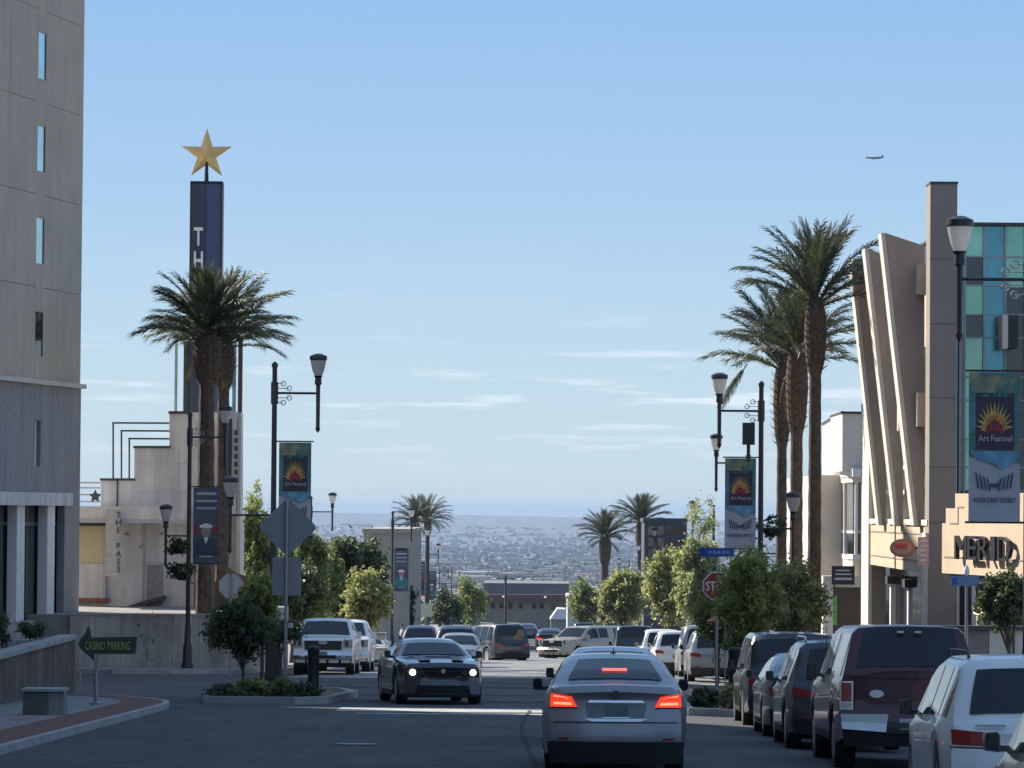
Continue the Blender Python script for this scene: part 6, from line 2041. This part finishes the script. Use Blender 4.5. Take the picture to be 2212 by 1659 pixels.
        for k in range(1):
            e_ = MB(); ring = [(.062 * cos(q), 0, .062 * sin(q)) for q in [2 * pi * i / 18 for i in range(18)]]
            cy = S.warp((0, 0, .99)); e_.prism([(a, cy.y - .03, cy.z + c_) for a, b_, c_ in ring], (0, .03, 0)); e_.build('emblem', M_darkframe, t, world=False, fix=True)
        E('trunk_gap', M_under, [(-.80, .655 - .012), (.80, .655 - .012), (.80, .655 - .004), (-.80, .655 - .004)], 0, .004)
        E('bumper_valance', M_blacktrim, [(-.85, .12), (.85, .12), (.88, .40), (-.88, .40)], 0, .035, nx=12, nz=4, skirt=.06)
        mirrorpair('reflector', M_tail, [(.60, .42), (.74, .43), (.74, .45), (.60, .44)], 0, .014)
        hb_ = S.top_patch(1.0, 1.04, .0)
        k = MB(); yb, zb_ = 1.02, interp(S.top, 1.02)
        k.box(-.16, .16, yb - .02, yb + .0, zb_ + .02, zb_ + .055); k.build('high_brake_light', mat('pink_brake_lamp', (.7, .1, .1), .3, emit=(1.0, .14, .14), estr=1.0), t, world=False)
        k = MB(); k.box(-.035, .035, 1.95, 2.12, H, H + .015); k.prism([(0, 1.93, H + .012), (0, 2.12, H + .012), (0, 1.97, H + .075)], (.012, 0, 0)); k.build('antenna_fin', M_blacktrim, t, world=False)
    elif rear == 'sedan' or rear == 'suv' or rear == 'boxy':
        zt0 = .74 if rear == 'sedan' else .84
        ml = M_tail_on if lit else M_tail
        if rear == 'boxy': mirrorpair('tail_lamp', ml, [(w - .26, .80), (w - .10, .80), (w - .10, 1.02), (w - .26, 1.02)], 0, .014)
        else: mirrorpair('tail_lamp', ml, [(w - .44, zt0), (w - .09, zt0 + .02), (w - .09, zt0 + .15), (w - .40, zt0 + .12)], 0, .014)
        E('number_plate', M_plate, [(-.155, .66), (.155, .66), (.155, .81), (-.155, .81)], 0, .014)
        E('rear_bumper', trim or M_blacktrim, [(-w + .12, .27), (w - .12, .27), (w - .08, .50), (-w + .08, .50)], 0, .02)
        E('chrome_strip', M_chrome if chrome else m, [(-.40, .835), (.40, .835), (.40, .855), (-.40, .855)], 0, .014)
        mirrorpair('reflector', M_tail, [(w - .4, .52), (w - .2, .525), (w - .2, .55), (w - .4, .545)], 0, .014)
    elif rear == 'white':
        mirrorpair('tail_lamp', M_tail, [(.36, .80), (.86, .82), (.87, .98), (.40, .94)], 0, .016)
        mirrorpair('lamp_edge', M_blacktrim, [(.34, .77), (.88, .785), (.88, .80), (.36, .79)], 0, .012)
        E('number_plate', M_plate, [(-.155, .58), (.155, .58), (.155, .73), (-.155, .73)], 0, .014)
        E('lettering_strip', M_bgrey, [(-.62, 1.015), (-.30, 1.015), (-.30, 1.03), (-.62, 1.03)], 0, .008)
        E('rear_bumper', M_blacktrim, [(-.8, .25), (.8, .25), (.84, .42), (-.84, .42)], 0, .02)
        mirrorpair('reflector', M_tail, [(.55, .45), (.78, .455), (.78, .48), (.55, .475)], 0, .014)
    elif rear == 'truck':
        mirrorpair('tail_lamp_frame', M_chrome, [(w - .22, .86), (w - .035, .86), (w - .035, 1.25), (w - .22, 1.25)], 0, .008)
        mirrorpair('tail_lamp', M_tail, [(w - .20, .97), (w - .055, .97), (w - .055, 1.23), (w - .20, 1.23)], 0, .016)
        mirrorpair('reverse_lamp', M_head, [(w - .20, .88), (w - .055, .88), (w - .055, .955), (w - .20, .955)], 0, .016)
        M_bump = mat('bumper_metal', (0.55, 0.57, 0.57), .38, .08, 3, metal=.55)
        E('chrome_bumper', M_bump, [(-w + .06, .60), (-.34, .56), (-.30, .80), (-w + .05, .80)], 0, .06, skirt=.1)
        E('chrome_bumper', M_bump, [(.34, .56), (w - .06, .60), (w - .05, .80), (.30, .80)], 0, .06, skirt=.1)
        E('bumper_step', M_blacktrim, [(-.34, .54), (.34, .54), (.30, .70), (-.30, .70)], 0, .06, skirt=.1)
        E('number_plate', M_head, [(-.15, .60), (.15, .60), (.15, .745), (-.15, .745)], 0, .075)
        E('tailgate_seam', M_under, [(-w + .24, 1.285), (w - .24, 1.285), (w - .24, 1.297), (-w + .24, 1.297)], 0, .006)
        for sd in (-1, 1): E('tailgate_seam', M_under, [(sd * (w - .245), .84), (sd * (w - .237), .84), (sd * (w - .237), 1.29), (sd * (w - .245), 1.29)][::1 if sd > 0 else 1], 0, .006)
        E('badge_plate', M_chrome, [(.26, 1.03), (.44, 1.03), (.46, 1.18), (.24, 1.18)], 0, .016)
        E('badge_mark', M_darkframe, [(.28, 1.10), (.42, 1.10), (.37, 1.16), (.31, 1.16)], 0, .022)
        e_ = MB(); cy = S.warp((-.46, 0, 1.08)); e_.prism([(-.46 + .10 * cos(q), cy.y - .03, 1.08 + .055 * sin(q)) for q in [2 * pi * i / 18 for i in range(18)]], (0, .03, 0)); e_.build('oval_badge', M_chrome, t, world=False, fix=True)
        for sx_ in (-.12, .12):
            k = MB(); k.box(sx_ - .045, sx_ + .045, .17, .2, H - .10, H - .075); k.build('roof_light', M_head, t, world=False)
        k = MB(); k.tube((-.8, 4.6, 1.25), (-.8, 4.66, 2.0), .008, .005, 5); k.build('antenna', M_blacktrim, t, world=False)
    if rear == 'truck': E('valance', M_under, [(-w + .1, .36), (w - .1, .36), (w - .06, .56), (-w + .06, .56)], 0, .03)
    if front == 'pickup':
        mirrorpair('head_lamp', M_head, [(.66, .93), (.95, .93), (.95, 1.20), (.66, 1.20)], 1, .014)
        mirrorpair('lamp_insert', M_darkframe, [(.72, .98), (.82, .98), (.82, 1.16), (.72, 1.16)], 1, .02)
        E('grille', M_blacktrim, [(-.60, .86), (.60, .86), (.62, 1.16), (-.62, 1.16)], 1, .012)
        for k in range(3): E('grille_bar', M_darkframe, [(-.58, .92 + k * .085), (.58, .92 + k * .085), (.58, .945 + k * .085), (-.58, .945 + k * .085)], 1, .022)
        e_ = MB(); cy = S.warp((0, L, 1.04)); e_.prism([(.15 * cos(q), cy.y + .01, 1.10 + .065 * sin(q)) for q in [2 * pi * i / 18 for i in range(18)]], (0, .03, 0)); e_.build('oval_badge', M_chrome, t, world=False, fix=True)
        E('chrome_bumper', M_chrome if chrome else m, [(-.96, .55), (.96, .55), (.97, .80), (-.97, .80)], 1, .06, skirt=.1)
        E('air_intake', M_under, [(-.42, .58), (.42, .58), (.44, .69), (-.44, .69)], 1, .07)
        mirrorpair('fog_lamp', M_head, [(.60, .60), (.74, .60), (.74, .71), (.60, .71)], 1, .07)
        E('number_plate', M_plate, [(-.15, .68), (.15, .68), (.15, .80), (-.15, .80)], 1, .08)
        E('valance', M_under, [(-.9, .30), (.9, .30), (.93, .54), (-.93, .54)], 1, .0)
    elif front == 'coupe':
        E('grille', M_under, [(-.78, .60), (.78, .60), (.80, .80), (-.80, .80)], 1, .01)
        for k in range(2): E('grille_bar', M_darkframe, [(-.45, .65 + k * .07), (.45, .65 + k * .07), (.45, .662 + k * .07), (-.45, .662 + k * .07)], 1, .018)
        for sx_ in (-1, 1):
            for q, mm, rr_ in ((.66, M_head_on if lit else M_head, .064), (.47, M_blacktrim if True else M_head, .066)):
                e_ = MB(); cy = S.warp((sx_ * q, L, .70)); e_.prism([(sx_ * q + rr_ * cos(a), cy.y, .70 + rr_ * sin(a)) for a in [2 * pi * i / 16 for i in range(16)]], (0, .03, 0)); e_.build('head_lamp', mm, t, world=False, fix=True)
        e_ = MB(); cy = S.warp((0, L, .72)); e_.prism([(.05 * cos(a), cy.y, .73 + .05 * sin(a)) for a in [2 * pi * i / 12 for i in range(12)]], (0, .03, 0)); e_.build('emblem', M_chrome, t, world=False, fix=True)
        E('lower_grille', M_under, [(-.62, .24), (.62, .24), (.56, .42), (-.56, .42)], 1, .02, nx=8, nz=3)
        E('splitter', M_blacktrim, [(-.85, .17), (.85, .17), (.86, .21), (-.86, .21)], 1, .03)
        for sd in (-1, 1):
            k = MB()
            for a_ in (0,):
                k.prism([(sd * .28, 3.45, 1.035), (sd * .55, 3.45, 1.02), (sd * .48, 4.7, .94), (sd * .24, 4.7, .955)], (0, 0, .02))
            k.build('hood_scoop', m, t, world=False, fix=True)
    elif front == 'sedan' or front == 'suv':
        z = .62 if front == 'sedan' else .74
        mirrorpair('head_lamp', M_head_on if lit else M_head, [(w - .42, z - .02), (w - .10, z + .0), (w - .10, z + .10), (w - .40, z + .12)], 1, .014)
        E('grille', M_blacktrim, [(-.42, z - .12), (.42, z - .12), (.46, z + .08), (-.46, z + .08)], 1, .012)
        E('grille_bar', M_chrome, [(-.44, z - .01), (.44, z - .01), (.44, z + .01), (-.44, z + .01)], 1, .02)
        E('lower_grille', M_under, [(-.55, .30), (.55, .30), (.6, .42), (-.6, .42)], 1, .01)
        E('number_plate', M_plate, [(-.15, .44), (.15, .44), (.15, .54), (-.15, .54)], 1, .02)
    return t

GY_SEDAN = ((.80, 1.50, .12), (3.12, 3.78, .05), ((1.05, 1.5), (1.6, 2.35), (2.43, 3.25)))
GY_COUPE = ((1.0, 1.68, .07), (2.78, 3.32, .06), ((1.35, 1.8), (1.9, 2.85)))
GY_SUV = ((.14, .42, .10), (3.1, 3.62, .05), ((.42, 1.05), (1.15, 2.0), (2.1, 3.1)))
GY_BOXY = ((.08, .145, .10), (3.1, 3.62, .05), ((.3, 1.0), (1.12, 2.0), (2.1, 3.1)))
GY_PICK = ((1.80, 1.92, .10), (3.72, 4.38, .06), ((2.15, 2.9), (3.0, 3.9)))
GY_SHELL = ((.03, .25, .09), (3.72, 4.38, .06), ((.35, 1.6), (2.15, 2.9), (3.0, 3.9)))

def at_front(xl, s_or_d, yaw, L, lateral=None):
    pass
def rear_pos(xpx, d):
    g = GP(xpx, d); return (g.x, g.y)
def front_pos(xpx, d, yaw, L):
    """root position so that the middle of the front bumper stands at column xpx, distance d"""
    g = GP(xpx, d)
    f = Vector((-sin(yaw), cos(yaw)))
    return (g.x - f.x * L, g.y - f.y * L)

P_silver = paint('silver_paint', (0.27, 0.26, 0.275), .5, .33)
P_silver2 = paint('silver_paint_light', (0.30, 0.29, 0.28), .5, .32)
P_white = paint('white_paint_car', (0.72, 0.72, 0.71), 0, .35)
P_dark = paint('charcoal_paint', (0.016, 0.020, 0.026), .0, .28)
P_black = paint('black_paint', (0.010, 0.011, 0.012), .0, .28)
P_red = paint('maroon_paint', (0.062, 0.013, 0.020), .4, .28)
P_beige = paint('beige_paint', (0.42, 0.36, 0.27), .4, .35)
P_grey = paint('grey_paint', (0.16, 0.165, 0.175), .5, .3)
P_brown = paint('brown_paint', (0.10, 0.085, 0.075), .4, .3)
P_green = paint('dark_green_paint', (0.016, 0.024, 0.028), .1, .3)

# silver car in front, and the one before it
S_ = sedan(H=1.50, W=1.865, L=5.0)
build_car('silver sedan directly ahead with its red brake lights on', 'car', 'silver_sedan', S_, P_silver, rear_pos(1330, 50.3), 0, 'car', rear='silver', glass_y=GY_SEDAN, mirror_m=M_blacktrim)
S_ = sedan(H=1.50, W=1.84, L=4.8)
c1_ = build_car('pale blue sedan almost hidden ahead of the silver sedan, only its roof showing', 'car', 'blue_sedan', S_, paint('pale_blue_paint', (0.25, 0.30, 0.36), .5, .3), rear_pos(1328, 60.5), 0, 'car', rear='sedan', glass_y=GY_SEDAN, mirror_m=M_blacktrim, lit=True)
# oncoming
S_ = coupe()
yw_ = pi + radians(8.5)
build_car('dark muscle coupe coming towards the camera with headlights lit', 'car', 'dark_coupe', S_, paint('blue_black_paint', (0.010, 0.014, 0.020), 0, .2, 1.0), front_pos(957, 85.5, yw_, S_.L), yw_, 'car', front='coupe', rear='plain', glass_y=GY_COUPE, lit=True, mirror_m=M_blacktrim)
S_ = sedan(H=1.46, W=1.82, L=4.8)
yw_ = pi
build_car('grey sedan following behind the dark coupe', 'car', 'grey_sedan', S_, P_silver2, front_pos(990, 152, yw_, S_.L), yw_, 'car', front='sedan', glass_y=GY_SEDAN, simple=True)
S_ = suv(H=1.80, W=1.98, L=5.0)
build_car('dark blue SUV with a pale roof behind the grey sedan', 'car', 'dark_suv', S_, P_green, front_pos(984, 170, yw_, S_.L), yw_, 'car', front='suv', glass_y=GY_SUV, roofrail=True, chrome=True, simple=True)
# left parked row
S_ = pickup(H=1.88, W=2.05, L=5.9)
build_car('white pickup parked nose-on at the left kerb, chrome grille behind the bollard', 'pickup truck', 'white_pickup', S_, P_white, front_pos(697, 128.5, yw_, S_.L), yw_, 'pickup', front='pickup', glass_y=GY_PICK, chrome=True)
build_car('second white pickup parked tight behind the first one', 'pickup truck', 'white_pickup', S_, P_white, front_pos(735, 137, yw_, S_.L), yw_, 'pickup', front='pickup', glass_y=GY_PICK, chrome=True, simple=True)
S_ = sedan(H=1.45, W=1.82, L=4.8)
build_car('white sedan parked behind the two white pickups', 'car', 'white_sedan', S_, P_white, front_pos(783, 150, yw_, S_.L), yw_, 'car', front='sedan', glass_y=GY_SEDAN, simple=True)
# right parked row, near to far
S_ = suv(H=1.74, W=1.93, L=4.75)
build_car('brown vehicle cut off by the right edge, only its left flank showing', 'car', 'brown_suv', S_, P_brown, (4.84, 28.9), 0, 'car', rear='suv', glass_y=GY_SUV, chrome=True)
build_car('white SUV parked at the lower right with a curved roof rail', 'car', 'white_suv', S_, P_white, (5.32, 41.3), 0, 'car', rear='white', glass_y=GY_SUV, roofrail=True, mirror_m=M_blacktrim)
S_ = pickup(H=2.02, W=2.0, L=5.9, shell=True)
build_car('maroon pickup with a canopy shell over its bed, parked on the right', 'pickup truck', 'maroon_pickup', S_, P_red, (5.26, 54.2), 0, 'pickup', rear='truck', glass_y=GY_SHELL, chrome=True)
S_ = suv(H=1.74, W=1.88, L=4.7)
build_car('dark SUV parked just ahead of the maroon pickup', 'car', 'dark_suv', S_, P_dark, (5.02, 62.0), 0, 'car', rear='suv', glass_y=GY_SUV, roofrail=True, chrome=True)
S_ = sedan(H=1.47, W=1.84, L=4.7)
build_car('low grey sedan parked between two dark SUVs on the right', 'car', 'grey_sedan', S_, P_grey, (5.0, 67.9), 0, 'car', rear='sedan', glass_y=GY_SEDAN)
S_ = suv(H=1.80, W=1.92, L=4.8, boxy=1)
build_car('boxy black SUV parked farthest up, next to the right bollard', 'car', 'black_suv', S_, P_black, (5.04, 74.6), 0, 'car', rear='boxy', glass_y=GY_BOXY)
# right, beyond the crossing
S_ = suv(H=1.70, W=1.88, L=4.6)
build_car('silver SUV parked beyond the crossing, left of the sunlit tree', 'car', 'silver_suv', S_, P_silver2, rear_pos(1548, 128), 0, 'car', rear='suv', glass_y=GY_SUV)
S_ = suv(H=1.92, W=1.95, L=4.9)
build_car('taller pale SUV parked in front of the silver one beyond the crossing', 'car', 'silver_suv', S_, P_silver2, rear_pos(1524, 141), 0, 'car', rear='suv', glass_y=GY_SUV, roofrail=True, simple=True)
S_ = suv(H=1.72, W=1.86, L=4.6)
build_car('white SUV parked left of the two silver ones beyond the crossing', 'car', 'white_suv', S_, P_white, rear_pos(1462, 154), 0, 'car', rear='suv', glass_y=GY_SUV, simple=True)
S_ = suv(H=1.80, W=1.9, L=4.7)
build_car('white van-like SUV at the left end of the white cars beyond the crossing', 'car', 'white_suv', S_, P_white, rear_pos(1432, 164), 0, 'car', rear='suv', glass_y=GY_SUV, simple=True)
S_ = suv(H=1.95, W=2.0, L=5.1, boxy=.7)
build_car('big dark SUV between the beige pickup and the white cars', 'car', 'dark_suv', S_, P_dark, rear_pos(1372, 178), 0, 'car', rear='suv', glass_y=GY_SUV, simple=True)
S_ = pickup(H=1.90, W=1.95, L=5.8, shell=True)
yw_ = radians(142)
build_car('beige pickup turning across the street with its side in the sun', 'pickup truck', 'beige_pickup', S_, P_beige, rear_pos(1338, 205), yw_ , 'pickup', front='pickup', rear='truck', glass_y=GY_SHELL)
S_ = suv(H=1.86, W=1.98, L=5.0, boxy=.6)
yw_ = radians(22)
build_car('dark green SUV driving away in the middle of the street', 'car', 'dark_suv', S_, P_green, rear_pos(1108, 186), yw_, 'car', rear='suv', glass_y=GY_SUV, roofrail=True)
S_ = sedan(H=1.46, W=1.82, L=4.6)
build_car('small dark car right of the dark green SUV with a red lamp', 'car', 'dark_car', S_, P_dark, rear_pos(1188, 245), 0, 'car', rear='sedan', glass_y=GY_SEDAN, simple=True, lit=True)
yw_ = pi
build_car('dark oncoming car left of the dark green SUV with its lamps lit', 'car', 'dark_car', S_, P_dark, front_pos(1052, 235, yw_, 4.6), yw_, 'car', front='sedan', glass_y=GY_SEDAN, simple=True, lit=True)
build_car('tiny distant grey car above the dark green SUV', 'car', 'grey_car', S_, P_grey, rear_pos(1140, 330), 0, 'car', rear='sedan', glass_y=GY_SEDAN, simple=True)
S_ = suv(H=1.75, W=1.9, L=4.7)
build_car('dark SUV parked far down the left kerb under the trees', 'car', 'dark_suv', S_, P_dark, front_pos(905, 200, yw_, 4.7), yw_, 'car', front='suv', glass_y=GY_SUV, simple=True)
build_car('dark SUV parked far down the right kerb beneath the bright bushy tree', 'car', 'dark_suv', S_, P_black, rear_pos(1262, 300), 0, 'car', rear='suv', glass_y=GY_SUV, simple=True)

# ------------------------------------------------------------------ airliner high over the right side
D_J = 4000.0
jc = P(1888, 341, D_J)
jt = thing('airplane', 'tiny airliner crossing the blue sky above the finned building', 'airplane', tuple(jc), radians(14))
k = D_J / F_PX * 40 / 37.0
mb = MB(); mb.path([(-18 * k, 0, .1 * k), (-16 * k, 0, 0), (-8 * k, 0, 0), (10 * k, 0, 0), (16 * k, 0, .4 * k), (19 * k, 0, .9 * k)], [.3 * k, 1.6 * k, 2 * k, 2 * k, 1.2 * k, .3 * k], 10)
M_jet = mat('airliner_skin', (0.30, 0.31, 0.34), .5)
mb.build('fuselage', M_jet, jt, world=False, smooth=True)
for s_ in (-1, 1):
    mb = MB(); mb.prism([(-4 * k, s_ * 1.5 * k, -.5 * k), (3 * k, s_ * 1.5 * k, -.5 * k), (8 * k, s_ * 16 * k, 1.2 * k), (6 * k, s_ * 16 * k, 1.2 * k)], (0, 0, .5 * k)); mb.build('wing', M_jet, jt, world=False, fix=True)
    mb = MB(); mb.prism([(14 * k, 0, .6 * k), (17 * k, 0, .6 * k), (19 * k, s_ * 6 * k, 1 * k), (17.5 * k, s_ * 6 * k, 1 * k)], (0, 0, .25 * k)); mb.build('tailplane', M_jet, jt, world=False, fix=True)
    mb = MB(); mb.path([(-2 * k, s_ * 5.5 * k, -1.6 * k), (2.5 * k, s_ * 5.5 * k, -1.6 * k)], 1.0 * k, 8); mb.build('engine', M_jet, jt, world=False)
mb = MB(); mb.prism([(13 * k, -.15 * k, 1 * k), (18.5 * k, -.15 * k, 1 * k), (20 * k, -.15 * k, 6.5 * k), (17.5 * k, -.15 * k, 6.5 * k)], (0, .3 * k, 0)); mb.build('fin', M_jet, jt, world=False, fix=True)
